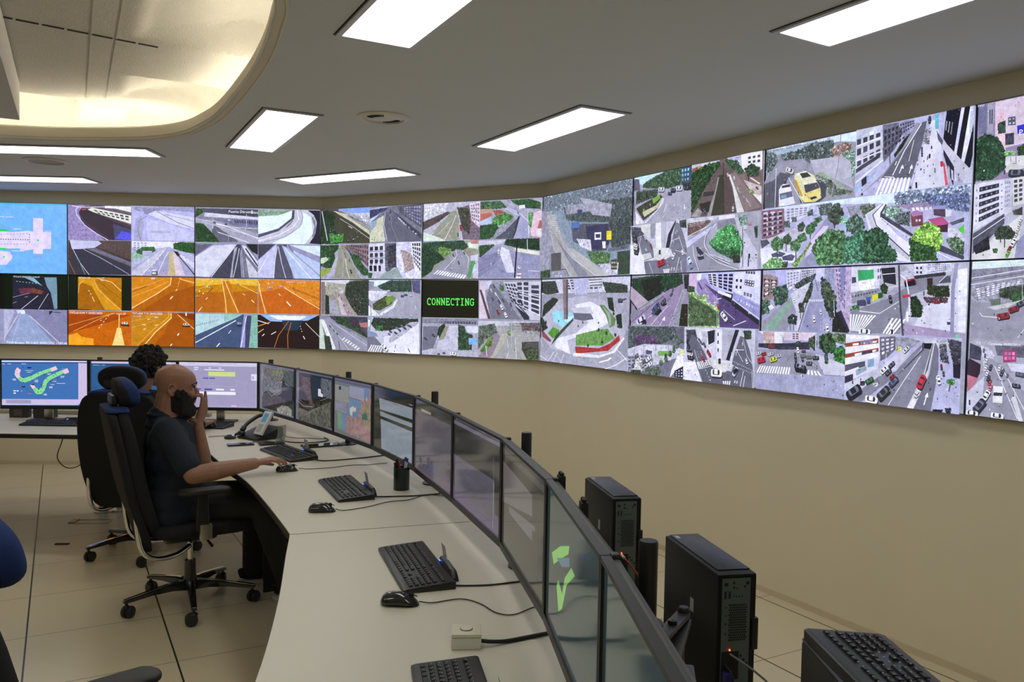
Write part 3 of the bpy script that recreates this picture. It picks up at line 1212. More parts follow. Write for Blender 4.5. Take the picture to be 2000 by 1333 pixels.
p a33 .4:434,783 697,779 805,721 900,620 910,676 789,799 446,863
p eee:415,856 699,856 842,794 943,636 952,654 860,811 699,885 416,896
p 593 .4:98,653 164,575 241,602 253,664 167,712
p 8a4a50:9,594 64,655 145,735 134,761 30,701
f 232 17.4 50:25,464 180,312 223,249 156,228 45,313 8,529 29,636 97,589
t 232 31.9 1:180,270 114,334 73,527
t 242 25.9 1:814,287 843,399 897,472 906,509 776,610 693,577 583,760 733,708 865,623
t 454 19.1 1:470,549 519,507 239,499 691,500
f 131 12.9 20:777,230 830,231 851,380 797,344
f 131 12.7 20:869,417 921,397 933,544 890,547
p 877 .2:278,12 342,15 351,474 303,479
p 545:321,14 342,15 351,474 335,478
p 343:151,798 210,667 417,455 414,491 254,674
l 99b 5.5:349,188 411,179 432,199
l eef 5.5:432,189 430,129 470,100
l eef 5.2:694,192 701,125 747,116
l eee 8.7:116,988 192,868
d fff 10 5:236,874 177,985
d fff 9.9 5:312,887 271,995
l fff 9.1:710,932 809,892
p fff:844,863 809,873 795,912
l fff 5.1:766,1001 881,939 982,853
l fff 5:886,771 991,880
l fff 4.4:12,929 93,974
l d44 5.5:471,900 517,899
l 334 10.1:901,268 968,240
c 223 54 0:909,259
@60a
p aab .1:4,-2 496,-7 496,510 10,487
p cef:4,3 302,-4 302,10 210,17 80,96 5,39
f 464 20 90:88,88 184,40 269,12 399,1 411,158 297,172 187,148 89,118
p 667 .4:5,18 51,29 63,142 7,141
p 356 .4:405,2 495,7 499,169 415,169
w 9bd 3 3 .4:407,8 477,11 473,144 414,140
f 333 12.8 40:426,153 496,150 498,233 436,220
p 889 .5:26,134 221,156 239,198 145,238 28,256
f 454 12.3 50:35,157 230,167 214,232 83,267 29,277
p aab .05:222,185 339,190 498,233 496,510 133,484 275,283
f 443 10.8 60:39,319 189,247 248,229 274,264 217,370 105,450 49,351
p 7a4:180,255 240,228 253,259 190,306
t 7a4 20.6 1:108,356
p cca:95,369 216,321 266,252 274,264 226,352 114,422
p eef:128,484 275,312 283,265 270,263 226,371 115,477
p eef:30,348 115,482 43,486 27,418
t bbc 24.7 1:89,128
c 334 39.9 7:328,231 356,213
c dde 60.2 7:403,199 256,178
c 223 48.6 7:459,206 355,203
l fff 3.3:305,327 282,400
l fff 3.9:371,339 363,366
l fff 5.8:446,353 454,401
l fff 3.2:439,389 463,393
l fff 2.7:295,421 270,456
t eee 18.1 1:414,483
l 334 6.3:13,182 22,316 34,440
t 556 8.4 1:27,408
@60b
p 766 .2:500,-6 993,10 999,503 504,492
p ccd:500,3 705,12 685,42 501,50
f b64 10 30:501,40 554,31 627,45 628,63 525,74
f 141 24.8 100:502,87 569,48 627,27 705,29 714,84 672,109 624,196 589,261 540,406 510,438
p cce:760,9 847,7 856,111 767,28
w 99a 6 3 .5:767,11 844,14 849,84 781,32
p eee .05:850,3 990,9 991,162 916,194 860,138
w 445 3 2 .4:893,28 982,27 983,110 895,100
f 353 15.4 60:747,14 828,53 877,159 851,170 769,81
f 242 19.6 60:883,135 927,104 978,150 967,214 903,199
l 322 8.1:910,201 907,301
p 655 .25:699,81 747,49 790,121 899,300 992,477 989,510 507,493 532,424
p 332 .2:701,152 743,144 754,501 652,498 695,212
p 544 .15:746,145 774,151 852,495 754,498
p 877 .1:784,154 817,145 995,478 891,502
p ddd:774,156 787,159 888,501 839,500 807,280
p 999:701,161 712,163 659,499 630,499 689,255
l 222 6:737,46 751,496
p 333 .2:603,273 683,280 677,315 597,317
p 222 .2:569,375 656,364 644,460 593,452
p 999 .3:511,484 562,410 593,452 579,495
c 334 34.7 62:611,446
c eee 21.3 75:815,196 770,158
c 334 18.8 75:794,325
c dde 29.7 88:812,463
c 445 15.2 75:756,112 741,82 787,124
l ddd 2.4:840,287 855,333
l ddd 2.3:895,384 922,439
d ddd 2.3 5:833,269 935,476
p cbb .3:878,227 994,303 996,378 939,359
p eee:939,359 996,378 997,453
f 8a5 6.9 20:906,310 938,325 952,361 926,356
p edc:917,219 929,218 987,281 981,288
c 334 22.2 36:966,314
@60c
p ccd .15:6,476 492,500 500,997 12,992
f 556 8.3 60:11,507 107,531 135,594 64,626 17,590
p ddd:97,499 194,493 224,644 171,638 108,561
p 99a .2:186,492 229,498 228,655 189,645
p eee:233,497 280,498 285,748 239,744
p bbc .06:275,496 398,500 365,613 327,772 286,768
w 9ab 4 8 .06:280,501 362,504 335,763 285,763
p 223 .3:362,499 402,503 365,633 360,765 319,766 340,610
p ccd:325,503 394,502 340,620 319,761
p 778 .1:395,513 435,538 477,693 500,825 500,997 157,996 132,863 304,866 386,834 360,756 381,635
p 778 .1:64,626 127,613 199,701 236,832 132,868 103,730
p eef .05:10,691 57,706 132,833 153,996 12,992
f 333 9.7 40:22,580 54,584 94,730 86,799 50,796
c 223 44 16:41,603 46,644 52,685
c eee 48.1 16:57,726 57,701
c 223 47.9 15:67,777
c 445 25.3 48:127,623 154,656 118,602
c dde 25.1 48:145,640 157,756
p ddd:217,742 351,755 361,813 337,859 271,868 228,841
p 333:265,766 283,768 284,811 267,810
c 933 31.1 73:199,725
z fff 8:109,801 192,784 211,834 128,863
l eee 2.7:128,873 228,846
l fff 2.7:94,730 101,650 109,631
c b23 79.2 -15:288,894
c eee 44.3 -62:390,839
c eee 34.3 67:460,808
l eee 3.3:356,765 366,690 430,669
f 343 12.8 30:430,509 481,507 486,583 443,567
c dde 16.3 73:401,618 412,601 387,702
l fff 2.6:429,650 480,824
l fff 1.9:400,779 496,825
z fff 5:307,958 364,952 357,994 316,992
l fff 5.2:380,943 373,971
l fff 5.2:400,944 397,973
l fff 3.2:438,848 413,993
l fff 3.2:450,887 461,990
l eee 2.7:186,887 223,992
t 111 6.9 0:47,902 72,975
@60d
p aab .1:494,496 999,511 1004,1004 503,993
p ccd .3:496,501 720,508 710,542 505,548
f 755 10 90:497,547 667,536 668,554 568,648 500,658
w eed 12 3 .3:504,530 638,531 625,565 513,586
l eee 3.8:500,668 640,595
p 99a .05:501,705 724,553 642,685 637,783 660,857 882,987 503,988
p 889:501,705 710,560 710,569 505,719
p cce:501,709 718,570 669,634 502,770
t 220 9.9 0:639,630
t ee2 7.4 0:639,630
t 220 3.1 0:639,630
p 889 .2:721,562 846,537 847,598 719,632
p eef:727,510 839,515 840,545 731,545
f 4a5 17.9 160:733,643 794,598 841,622 876,721 910,776 906,861 813,853 716,809 665,750
f 263 11.9 60:672,751 744,811 899,835 900,886 828,897 730,828
l dde 6.1:711,578 642,676 636,747 674,840 821,923
l 445 3.7:704,577 649,677 647,757 681,850 822,931
l dde 4.9:636,765 660,830 717,880 822,944
l 556 3:637,783 675,858 822,957
p ccd .1:840,545 872,541 939,644 1002,778 1004,1003 883,991 911,793
p aab:901,639 951,629 1001,736 1000,861
f 798 14 30:866,532 924,541 932,610 887,620
f 232 8.2 20:834,872 893,877 888,936 848,933
l 334 5.2:900,631 908,972
l eef 3.5:894,774 892,979
f 353 8 20:974,641 998,636 1001,736 985,734
c f8a 27.8 5:945,612
c eee 31.3 4:917,646
l 112 8.2:870,661 870,703
l 112 13.9:950,865 948,907
l 445 10.4:946,906 945,974
t 112 5.8 0:949,865
t 222 10.4 0:992,877 916,768
c ccd 65.1 71:612,831
p 334:587,860 638,855 643,883 603,893
p 334:579,773 593,770 638,828 631,846 594,833
c cdf 76.3 61:536,911
p 88a:506,937 573,914 582,951 514,970
l fff 3.1:555,757 565,849 605,989
l fff 3:645,829 746,926 876,991
@61a
p 98a .1:3,22 495,6 499,500 6,494
f 142 17.4 160:8,37 227,12 433,12 443,92 404,120 339,147 273,175 232,243 145,273 99,212 10,119
f 010 17.6 60:100,61 253,28 273,155 215,243 145,263
f 121 12.8 40:457,18 496,15 491,168 468,168
p bab .1:5,114 181,282 84,364 3,242
p 334:3,242 84,364 76,384 4,263
p 889:6,396 189,253 273,194 291,214 8,458
l 222 3.4:8,489 190,312 299,214
l ccc 2.7:84,364 307,185
p 98a .06:388,138 436,130 460,168 363,502 141,503 166,432 341,214
p 99a .2:452,149 487,150 471,290 428,504 363,502
p 221 .2:447,290 494,290 497,500 428,504
l eee 2.6:452,158 415,290 351,503
l fff 2.7:335,310 194,501
l fff 3.3:300,437 268,507
p fff:314,409 289,447 313,454
l eee 4.1:162,437 197,406
p 111:196,381 277,340 286,360 253,404 218,410
p 111:276,301 326,281 326,296 301,316
c 457 91.6 -39:234,336
c 334 56.9 -39:296,272
c 99a 35.2 -39:337,241
c 334 31.9 -39:361,200 310,156
c 667 23.7 -39:368,178 372,157
c dde 103.7 -29:105,464
p 223:96,475 140,443 157,477 150,501
x ---------------- 888 11.2:12,25
@61b
p bbe .15:498,6 994,6 996,497 503,504
p dbd:503,11 560,12 559,133 506,132
p def:560,12 594,11 588,79 562,78
p 98b .2:562,78 624,53 722,244 734,492 644,307 560,170
p 547 .15:610,98 735,199 859,296 998,462 998,497 734,494 722,244
p dde .1:634,17 710,16 712,141 662,108
w 334 2 5 .6:634,17 703,19 709,137 655,108
p ccf .1:702,16 826,16 821,200 713,154
w 223 3 5 .6:710,21 823,19 817,191 716,141
p 112:769,182 821,200 812,279 742,226
p eef:713,163 811,209 808,235 717,190
p ddf:826,14 994,10 997,290 820,174
w 223 2 2 .3:831,53 887,60 883,175 830,166
p 556:897,77 958,92 956,143 895,124
w eef 4 2 .3:897,77 958,92 956,143 895,124
w 445 4 1 .6:899,5 963,6 964,42 899,30
w 667 3 1 .6:890,175 948,197 946,240 891,218
p 99c .2:824,183 998,303 997,403 818,244
w ccf 9 1 .4:831,209 995,319 996,361 828,252
l eef 3.5:818,244 997,412
p 223 .2:818,252 997,424 997,470 813,296
f ad7 13.7 200:503,159 544,151 561,216 628,207 637,280 695,306 727,341 731,493 505,500
f 574 10 60:507,197 562,243 724,359 727,484 514,494
f 342 10.1 20:506,122 552,133 553,179 507,178
l ccc 3:717,199 726,488
l eee 6.1:722,244 750,239
l fff 4.1:837,478 921,431
c c33 31.1 74:730,315
c eee 66.7 44:773,402
c 222 28.2 39:816,436
c ddd 26.5 61:657,225 705,284 641,171 673,288
c 223 21.7 49:604,143 588,106 596,125
l fff 2.4:769,341 849,426
t 222 10.7 0:850,330 853,356 851,382 803,305
x W fff 15.1:933,363
@61c
p 778 .3:6,520 497,507 504,996 7,999
f 566 17.4 120:9,525 495,509 495,664 399,624 301,680 154,693 14,756
p 667 .2:412,514 497,509 498,645 447,621
f 647 13.6 40:62,619 144,603 275,624 276,683 83,719
p ccd .3:10,757 154,693 384,683 496,720 482,778 272,889 15,993
p eef:177,701 238,701 240,784 179,781
p 557:178,751 235,755 227,795 179,791
p 7a5:286,750 401,739 394,787 287,799
p aab .5:11,829 235,785 247,941 10,994
w 667 6 4 .5:11,829 236,795 238,903 14,973
c eee 56.6 -32:113,858 142,915 202,838 212,896
c 667 47.8 -31:94,820 158,873 69,914 195,938
f ddd 12.4 40:87,882 149,864 143,976 70,986
t 565 33.7 1:455,648 440,688 417,737
t 464 39.4 1:386,769 354,821
t 575 42.7 1:314,864 281,937
t 454 30.1 1:417,709 353,792
t 898 14.5 0:439,631 408,690 369,752 313,825 273,918
f 565 12.1 60:178,941 289,906 315,952 274,997 188,999
f 343 9.7 30:52,968 142,955 143,996 52,1003
p eef:450,781 500,748 501,879 437,925 391,999 405,920
p 223 .3:429,926 499,870 502,992 471,987 431,983
w dde 3 3 .3:434,931 496,889 498,983 435,978
l 556 2.7:161,522 172,992
l 556 2.7:264,546 270,801
l 556 2.6:372,511 378,789
l 556 2.8:78,557 84,994
l 445 6:226,568 261,578 269,561
l 445 6:269,565 307,565
l 445 6.2:127,643 164,650
l 445 6.1:184,645 219,636
l 445 6:293,515 314,522
l 445 5.9:339,508 360,512
l bbc 2.6:293,701 302,729 351,686 385,721
p dd6:473,727 500,720 500,748 465,761
@61d
p ccd .15:500,506 996,497 999,1000 506,996
f 445 8.8 60:515,532 583,528 600,600 586,675 525,643
f 223 10.1 70:520,606 571,667 589,794 536,809
c eee 48.6 7:558,733 554,752
c 223 52.2 7:559,788 546,715
p 667 .1:569,565 623,644 654,714 707,835 853,877 871,788 995,866 998,999 653,1000 597,821 540,642
p ddd:613,517 714,520 688,657 622,617
p bbc .2:635,534 679,536 677,649 637,634
p 223 .3:679,536 731,519 730,626 688,657
p eef:742,514 790,511 789,780 748,776
p bbc .05:783,512 891,510 860,624 824,785 783,781
w 9ab 1 9 .05:787,516 878,519 823,776 789,771
p 223 .3:871,511 897,510 867,641 837,783 813,777
w 333 1 3 .3:744,523 763,522 768,729 749,731
p 667 .1:905,561 938,575 972,691 998,874 851,808 881,666
f 343 12.7 30:923,517 974,514 976,581 938,584
p eef .05:505,832 597,821 645,997 506,996
p ddd:713,780 857,790 852,851 806,888 750,883 707,835
p 333:762,770 779,768 780,817 763,819
z fff 7:604,820 691,787 710,830 621,882
l fff 2.5:628,881 714,843
l fff 2.5:587,711 627,854
d fff 2.5 3:606,719 626,781
d fff 2.5 3:632,716 648,769
c a23 47.6 48:694,733
c b34 38.4 48:655,786
c 445 34.5 48:660,659
c 445 29.7 37:622,617 637,643
c fff 92.9 -1:751,905
c ccd 59.5 -55:879,874
p 223:862,867 885,838 902,853 880,895
c eee 31.9 68:952,774
c dde 19.9 81:923,628 888,691 882,718 978,665
l eee 3.5:854,790 852,712 875,684 933,678
d fff 2.3 12:857,781 998,849
d fff 2.3 12:851,816 998,874
l fff 2.3:881,674 929,781
l eee 2.3:925,585 954,727 997,807
z fff 4:794,965 854,955 849,991 801,990
l fff 5.3:881,947 878,969
l fff 5.3:895,949 893,971
l fff 2.9:934,857 915,993
l fff 2.9:945,899 934,999
l fff 2.3:988,850 995,993
d fff 2.5 4:672,875 717,986
t 222 7.6 0:539,907 550,912
@70a
p 99a .2:4,2 490,3 495,493 9,492
p def:8,9 491,8 492,83 402,55 261,65 70,54
p abc .2:12,16 374,27 375,57 70,65
f 566 24.5 120:94,71 187,65 275,28 374,47 391,153 285,166 212,178 111,130
f 566 22.7 60:6,36 54,49 72,120 41,200 8,192
f a87 13.8 60:375,98 429,74 470,96 464,154 432,184 384,161
f 798 17.8 90:431,154 491,151 492,349 449,329 426,233
l 556 8.3:416,80 417,281
l 556 5.8:211,125 217,221
p bbc .1:263,160 432,174 473,225 490,427 381,323 287,260
p 9a9 .3:287,260 338,272 437,396 478,445 411,451 370,473
f 787 9.7 60:295,282 381,343 410,410 491,447 478,464 384,466 340,365
p bbc:352,285 449,329 492,388 493,428
p 99a .1:80,122 226,139 264,191 251,251 137,223 227,488 40,486 10,492 5,280
p 556 .15:6,291 59,270 98,214 161,250 131,308 100,323 92,496 10,490
p 445 .15:169,274 202,377 219,486 315,504 356,460 354,368 325,330 320,412 233,457
p 445 .2:252,303 325,330 355,399 342,478 300,501 234,489
l eee 3.8:73,175 72,492
l eee 3.7:146,268 234,489
l ccd 3:33,198 5,280
c ddd 58.1 23:152,216
c 445 46.7 75:123,274
p dda:180,276 187,246 243,238 288,280 326,393 332,466 300,491 241,485 218,444 201,366
p eec:183,245 243,242 288,286 304,346 238,353 215,284
p 334:210,251 251,251 274,288 226,292
p ed8:232,394 319,381 331,455 300,489 241,482
p 445:235,347 307,342 323,387 247,413
p 223:270,454 306,445 310,462 278,471
p c93:183,288 192,300 233,436 222,434 186,341
p eef:93,354 116,315 155,324 176,414 189,481 143,492 97,488
p 667:98,388 168,380 176,425 103,438
p 7ac:106,406 137,401 142,429 109,431
p 334:112,325 155,324 159,344 108,346
l 99a 6.2:423,12 413,250 384,466
l 99a 3.5:336,179 330,229
t 889 15.2 0:25,373
x TV_Gran_Vía_-_Calle_Bolivia_22/05/2025_11:11:44 445 15.2:21,23 S
@70b
p bbd .15:495,0 996,4 1000,501 502,494
p ccd .1:495,5 620,7 631,257 503,341
w 445 4 3 .5:498,55 617,35 621,217 504,292
w cdf 4 1 .5:498,45 616,20 617,63 499,85
l eef 6.7:498,124 621,93
l eef 6.7:500,232 626,190
l eef 8:503,391 628,257
p 445 .4:504,292 538,262 618,206 615,234 504,322
p 9bd:500,429 535,398 602,317 602,336 508,461
p 223:531,377 556,349 557,403 536,427
p 667 .5:622,8 691,12 710,102 683,187 632,276
w 334 6 4 .5:626,37 731,26 723,133 633,229
p 99b .4:691,12 759,12 766,65 723,133
w 445 6 3 .5:697,19 760,17 761,63 705,109
f 232 7.6 40:678,232 723,133 767,74 762,100 718,188 685,262
p 667 .08:794,46 813,44 802,167 758,420 625,384 735,174
p 99a .05:628,380 735,174 794,56 771,39 718,188 639,345 518,497
l fff 4.5:791,55 724,217 676,377
l fff 3.2:640,378 682,391
l fff 2.5:763,155 744,296
l fff 4.5:716,326 705,370
p fff:718,311 725,342 710,334
l fff 4.4:756,336 748,381
p fff:758,319 762,352 749,344
l fff 3.9:691,283 686,309
z fff 8:628,385 758,410 748,500 594,507
l eef 2.5:783,307 758,447
p dde .06:827,49 853,49 873,206 894,442 896,496 760,503 793,237 823,119
l eef 9.9:822,92 819,199
f 99a 8.7 30:806,96 833,96 825,201 803,194
c 223 18.8 88:799,266 798,229
c 633 18.8 88:798,247
c 223 25.3 82:826,35 824,48
p 6bc:846,15 862,12 863,114 849,110
p 112:892,5 930,1 914,271 883,183
w 99a 3 1 .2:892,9 928,5 911,261 883,183
p 112:930,1 948,3 927,301 911,279
p ddf:948,3 961,8 934,364 925,309
p 112:961,3 981,6 955,378 933,346
p eef:981,11 993,11 986,231 956,422 952,386
p 112:996,123 1000,295 982,480 959,440
p bcd:982,41 994,41 992,173 983,187
p ccd .1:881,191 1001,433 998,505 973,504 880,261
p 223 .3:885,254 929,380 931,451 927,502 886,289
w ccd 5 1 .4:885,281 956,457 957,500 896,496
p 556 .4:855,121 883,200 879,226 862,185
p d56:884,333 892,353 909,494 898,496
l c34 12.2:879,332 882,368
l 112 8.7:831,270 831,301
l 112 6.2:837,218 838,240
l 445 5:824,281 822,308
l 112 8.8:780,448 782,489
l 445 4.9:854,370 855,402
t 445 6.2 0:797,369 847,346 852,473
t 343 14.3 1:756,479 540,482
l 334 4.5:659,180 664,294
l 556 3.3:629,171 634,258
@70e
p bbd .15:-1,490 499,493 998,505 999,1005 3,994
p def:7,492 499,498 998,509 995,603 668,569 413,532 144,516
f 89b 24.7 160:691,507 826,508 993,521 995,689 904,648 784,599 698,584
f 67a 18.2 60:811,550 892,557 989,568 992,680 840,609
p 867 .4:1,513 136,514 144,699 70,745 9,749
w cbc 3 5 .5:7,520 132,524 136,709 12,738
w 334 4 5 .45:8,537 132,535 136,709 12,738
p dde .1:139,504 279,518 273,590 215,623 146,635
w 99b 5 4 .5:148,516 272,527 266,589 154,614
p bbd .4:279,518 385,517 387,588 310,607 281,592
f 566 14.1 60:329,527 399,519 387,609 338,601
p 99a .4:474,563 583,553 597,623 496,646
f 565 16 60:539,574 608,567 609,635 560,656
p 99b .1:374,627 429,636 418,735 351,829 361,990 231,997 279,822 334,714
p dce .05:361,687 389,690 309,877 266,926 279,822
f 8b5 8.7 40:251,893 293,802 300,813 266,894 223,997 193,973
p ccd .2:9,771 201,685 304,679 206,878 160,874 8,905
p eef:6,827 72,822 167,875 228,880 207,953 169,961 66,932 18,962
p 557:73,877 120,859 160,879 137,904 81,905
p 557:137,904 191,887 214,905 199,942 145,932
p 556 .4:5,759 46,753 63,788 15,827
l 443 7.5:110,826 112,913
l 443 7.3:217,858 219,954
l 443 5.7:293,740 294,781
l 443 5.9:160,798 162,863
f 474 16.5 50:75,778 102,737 146,775 139,840 96,852 71,811
f 474 14.6 40:185,801 226,768 245,818 228,869 190,855
f 474 14.5 40:225,752 262,725 278,780 241,807
f 363 14.3 40:272,684 304,658 319,712 299,751 273,727
f 343 13 40:227,668 252,640 268,673 254,714 232,711
f 363 12.8 30:300,657 325,645 333,683 312,700
f 363 11.3 30:318,629 353,613 360,645 333,662
f 353 14.7 30:149,754 179,725 196,770 181,811 154,798
f 455 13.3 30:154,625 181,624 186,673 155,668
f 455 11.7 30:196,605 222,603 223,635 200,632
f 455 11.4 30:280,571 309,555 313,597 288,603
f 7b6 19.6 50:42,963 90,912 145,927 155,992 35,996
f 343 14.8 20:154,949 184,951 178,994 158,993
f 343 27.6 90:400,580 440,527 472,602 470,662 430,686 402,642
l 332 6.9:430,676 431,716
p eef .04:578,640 656,571 680,571 646,631 653,680 733,813 785,875 782,994 737,981 600,759
l 556 5.8:657,576 613,645 630,724 710,848 782,957
p ccd:585,641 657,576 610,645 624,723 782,966 777,984 612,760
p 445 .3:646,641 669,578 675,589 655,642 789,802 926,907 999,975 994,996 901,931 784,819 647,670
l eef 3.8:650,670 784,838 954,993
f 798 18 60:669,607 728,598 746,657 701,687 664,653
p 99a .5:723,644 780,644 782,746 730,720
f 566 12.7 60:706,669 774,653 777,745 725,728
p 98a .4:716,596 839,600 889,645 786,645
w eef 6 1 .5:779,617 888,632 889,663 786,655
p 745 .3:780,663 830,662 835,753 788,756
p a7a:778,662 808,645 836,681 792,688
w eef 2 1 .4:801,703 826,702 826,729 801,730
p 545 .2:873,651 920,659 922,712 876,692
p 99c:878,630 925,634 920,659 876,652
p dde:920,659 946,673 942,707 922,712
p 423:881,760 933,758 932,811 898,806
p b58:853,715 911,706 938,759 881,764
p 556 .4:938,750 993,724 993,750 949,769
p 5c4:972,799 994,767 995,828 980,817
p ccd .4:933,776 970,798 996,845 997,914 935,855
f 575 14.3 60:930,855 971,851 997,888 999,966 952,927
f 8c3 18.5 140:805,786 853,733 903,789 915,879 895,931 836,898 790,839
f 252 18.6 90:784,838 835,880 890,912 897,989 794,990
p 9bd:469,632 502,637 502,766 477,703
f 8c9 9.6 16:469,642 492,645 493,695 474,692
f 465 24.2 90:503,677 540,633 580,688 581,766 537,770 498,745
f 474 27.8 180:350,788 417,725 485,754 500,845 490,983 368,985 330,879
f 375 24.1 120:499,805 581,756 602,856 586,980 503,984
f 253 26 180:594,768 649,746 697,800 693,865 741,935 731,986 593,985
l 332 3.5:330,879 337,869
@71a
p aac .15:0,-1 489,-1 494,501 3,509
p bbe:77,14 145,13 141,161 118,140 86,77
p 988 .4:2,42 47,44 94,67 96,160 67,243 6,275
w 434 4 4 .5:5,63 94,88 89,181 9,243
w edd 2 4 .3:5,74 94,98 88,171 9,233
p dde .2:141,18 224,12 219,123 148,182
w 99b 4 5 .5:145,28 217,22 212,122 152,162
p ccd .4:224,12 307,2 295,76 234,123
w 667 7 4 .5:228,17 301,12 295,66 233,103
p ccf:307,2 354,2 350,107 309,106
p 99b .4:354,2 407,4 404,148 363,108
p bac .4:400,8 489,4 494,499 419,244
w 667 4 7 .4:407,13 464,7 466,339 432,244
p 88b:432,5 461,5 454,254 445,263
p 334 .3:421,350 446,330 494,489 476,500
f 354 21.2 60:65,160 147,131 157,233 136,285 84,295
f 465 18.8 40:5,254 52,264 47,359 8,371
f 344 16.4 60:198,132 261,74 308,56 302,86 255,134 207,193
p 99a .08:193,213 269,154 285,234 210,345 156,500 5,507 10,434
p 8a9:19,497 122,326 186,244 201,254 88,499
p 99b .08:285,254 353,254 356,506 235,505
p ccd .15:171,203 289,105 292,234 273,304 221,506 199,497 210,345
p aac .1:290,155 351,156 353,254 285,254
f 343 15 60:257,234 276,154 292,95 297,155 279,264 244,284
f 343 15.1 50:223,284 251,274 253,344 232,354
l 332 4.8:237,344 237,405
f 233 15.3 50:168,397 189,366 218,385 213,446 169,438
l 332 4.2:180,437 183,498
l 332 4.2:202,436 203,497
l 445 5.5:272,274 228,506
z eee 8:278,249 357,249 357,265 279,266
c eee 36.6 82:313,400
c dde 29.8 76:347,344
c eee 25.4 75:200,254
c dde 20.7 76:341,175 222,213 323,116
c eee 40.2 76:385,467
f 343 26.5 140:349,78 384,128 404,177 425,234 422,378 396,379 367,273 348,166
p 222 .4:414,302 475,453 494,499 412,495
l dde 3.3:416,254 422,378
l eee 4.2:192,167 220,165
d 223 8.1 10:316,96 332,185
p eee:49,306 72,290 88,316 62,338
d eee 2 6:352,322 352,498
@71b
p bbc .1:492,4 997,8 999,504 498,503
p dde .15:492,14 639,13 632,208 501,254
p 3a6:530,34 604,34 609,98 535,114
p eee .3:538,114 612,103 613,171 545,184
w 556 2 2 .4:621,17 642,16 641,109 624,117
p 445:503,85 522,83 526,123 504,131
p 223:639,27 701,22 709,147 653,127
l fff 3.1:646,71 705,65
p bbc .3:706,9 782,10 779,114 714,120
p dde .2:782,5 839,5 836,82 784,97
w 445 2 2 .4:788,19 819,19 821,81 789,79
p ccd .4:839,5 939,8 941,62 841,82
w 99b 12 4 .4:839,9 939,12 940,53 841,73
f 334 7 40:784,88 911,69 912,90 790,110
p 99a .3:500,197 654,163 683,209 508,282
w 556 9 1 .5:506,216 625,181 626,199 507,244
p 889 .08:508,300 683,200 805,106 941,87 864,168 776,218 734,492 507,498 503,338
p aab:509,338 673,244 790,132 795,114 671,200 508,300
l eee 3.8:546,333 641,349
l eee 3.1:641,349 734,253
l eee 2.4:659,172 737,147
z fff 9:500,357 629,363 561,485 503,479
z fff 4:693,379 764,385 707,499 655,489
p dde .05:885,236 942,128 993,73 998,467 940,462 792,428 831,305
p a9b .1:792,428 998,471 997,504 734,492 749,412
p eef:960,55 995,48 1000,458 969,460
t 445 5.7 0:957,340 970,195
p 445:924,398 941,397 942,416 927,417
f 231 11.6 80:843,159 926,161 932,228 890,236 844,210
f 534 11.6 60:829,236 925,237 926,270 846,270
c 933 30.5 0:884,266
f 131 15.4 60:779,236 798,227 828,296 822,366 785,367
f 131 13.6 40:645,154 661,132 676,164 674,209 652,199
f 474 10.2 30:511,300 545,291 552,319 509,329
c 445 51 0:560,272
p 446:583,235 600,231 604,281 587,286
p 446:544,263 577,253 581,290 551,300
p 36a:580,235 602,233 604,253 583,258
p dd2:607,217 635,208 635,249 613,263
p 252:636,204 657,199 658,235 638,244
c 112 37.1 77:692,249
c b33 57.6 -8:774,131
p 112:750,130 795,114 796,149 754,166
p 322:844,108 867,104 868,155 847,155
l eef 6:732,77 758,113 771,210 779,376
p c34:743,223 774,214 777,232 747,240
l 445 9.7:724,10 733,236 753,500
l 99b 17:959,13 948,170 951,486
l fff 12:768,332 770,402
l 112 4.7:834,193 834,223
t 222 9.4 0:856,283
p 556:893,127 917,94 937,99 938,137 898,144
l fff 2.9:893,135 922,90
c eee 64.9 2:580,489
l fff 6.1:699,414 703,468
l 112 9.8:704,459 706,494
t 6d8 17 0:970,489
@71c
p aac .08:5,511 493,504 503,1000 7,1000
p dde:5,514 346,506 306,551 157,551 35,539
p cab .2:35,516 104,513 110,607 37,623
w cb9 4 3 .5:37,528 100,526 102,607 39,613
p eee:104,516 152,515 154,603 106,617
p dcd .1:160,515 319,510 300,571 161,577
w 556 2 3 .5:207,517 246,517 247,565 208,568
p 334 .4:10,615 180,601 307,580 308,640 137,656 10,647
c 833 46.1 -3:88,635
f 242 26.5 120:360,537 412,504 445,540 441,646 389,651 362,615
f 343 20.2 50:303,561 333,539 348,597 335,637 307,610
f 574 19.5 60:425,513 492,509 493,584 446,569
p bce:446,569 493,594 494,622 446,588
f 262 23.4 80:440,627 478,604 494,622 497,735 442,704
l ddd 5.4:344,518 345,636
p 99a .1:11,668 217,648 363,664 392,787 393,826 5,871
p ccd .08:343,666 416,697 497,735 499,816 393,821 365,742
l 889 3.3:393,826 499,820
z fff 13:26,799 213,791 207,848 5,861
z fff 4:305,799 366,801 387,832 299,835
p a6a8c6 .12:5,877 499,825 502,998 7,997
c c23 60 -15:36,753
c 922 37.2 -15:51,701
c dd3 50.8 -15:109,740
c ccd 36.6 -15:138,708 93,697 19,699
c fff 30.4 75:249,650
c 333 34.5 75:237,722 275,713 236,697
c 333 41.1 -4:314,748 347,700
c 666 36.8 -4:310,699 278,693
c 745 28.6 -3:281,657
c 223 75.7 4:267,794
c 223 58 12:256,781
t 112 6.7 0:355,763 356,782
f 354 10.6 16:393,670 409,659 414,736 398,738
l ddd 3.3:396,738 396,806
t 889 11 0:237,871
t eef 17.8 1:278,851
t 334 9.6 0:280,851
f 343 12.4 20:237,586 262,579 262,614 241,618
w 445 12 1 .5:151,624 238,621 239,648 152,655
@71d
p bbd .1:495,506 999,500 1001,995 503,1000
p dde .04:496,510 656,507 662,660 656,743 569,810 502,867
p eef:496,510 656,507 657,534 497,541
p 943:499,574 653,525 654,561 500,607
w eee 3 1 .5:527,572 654,534 654,561 528,595
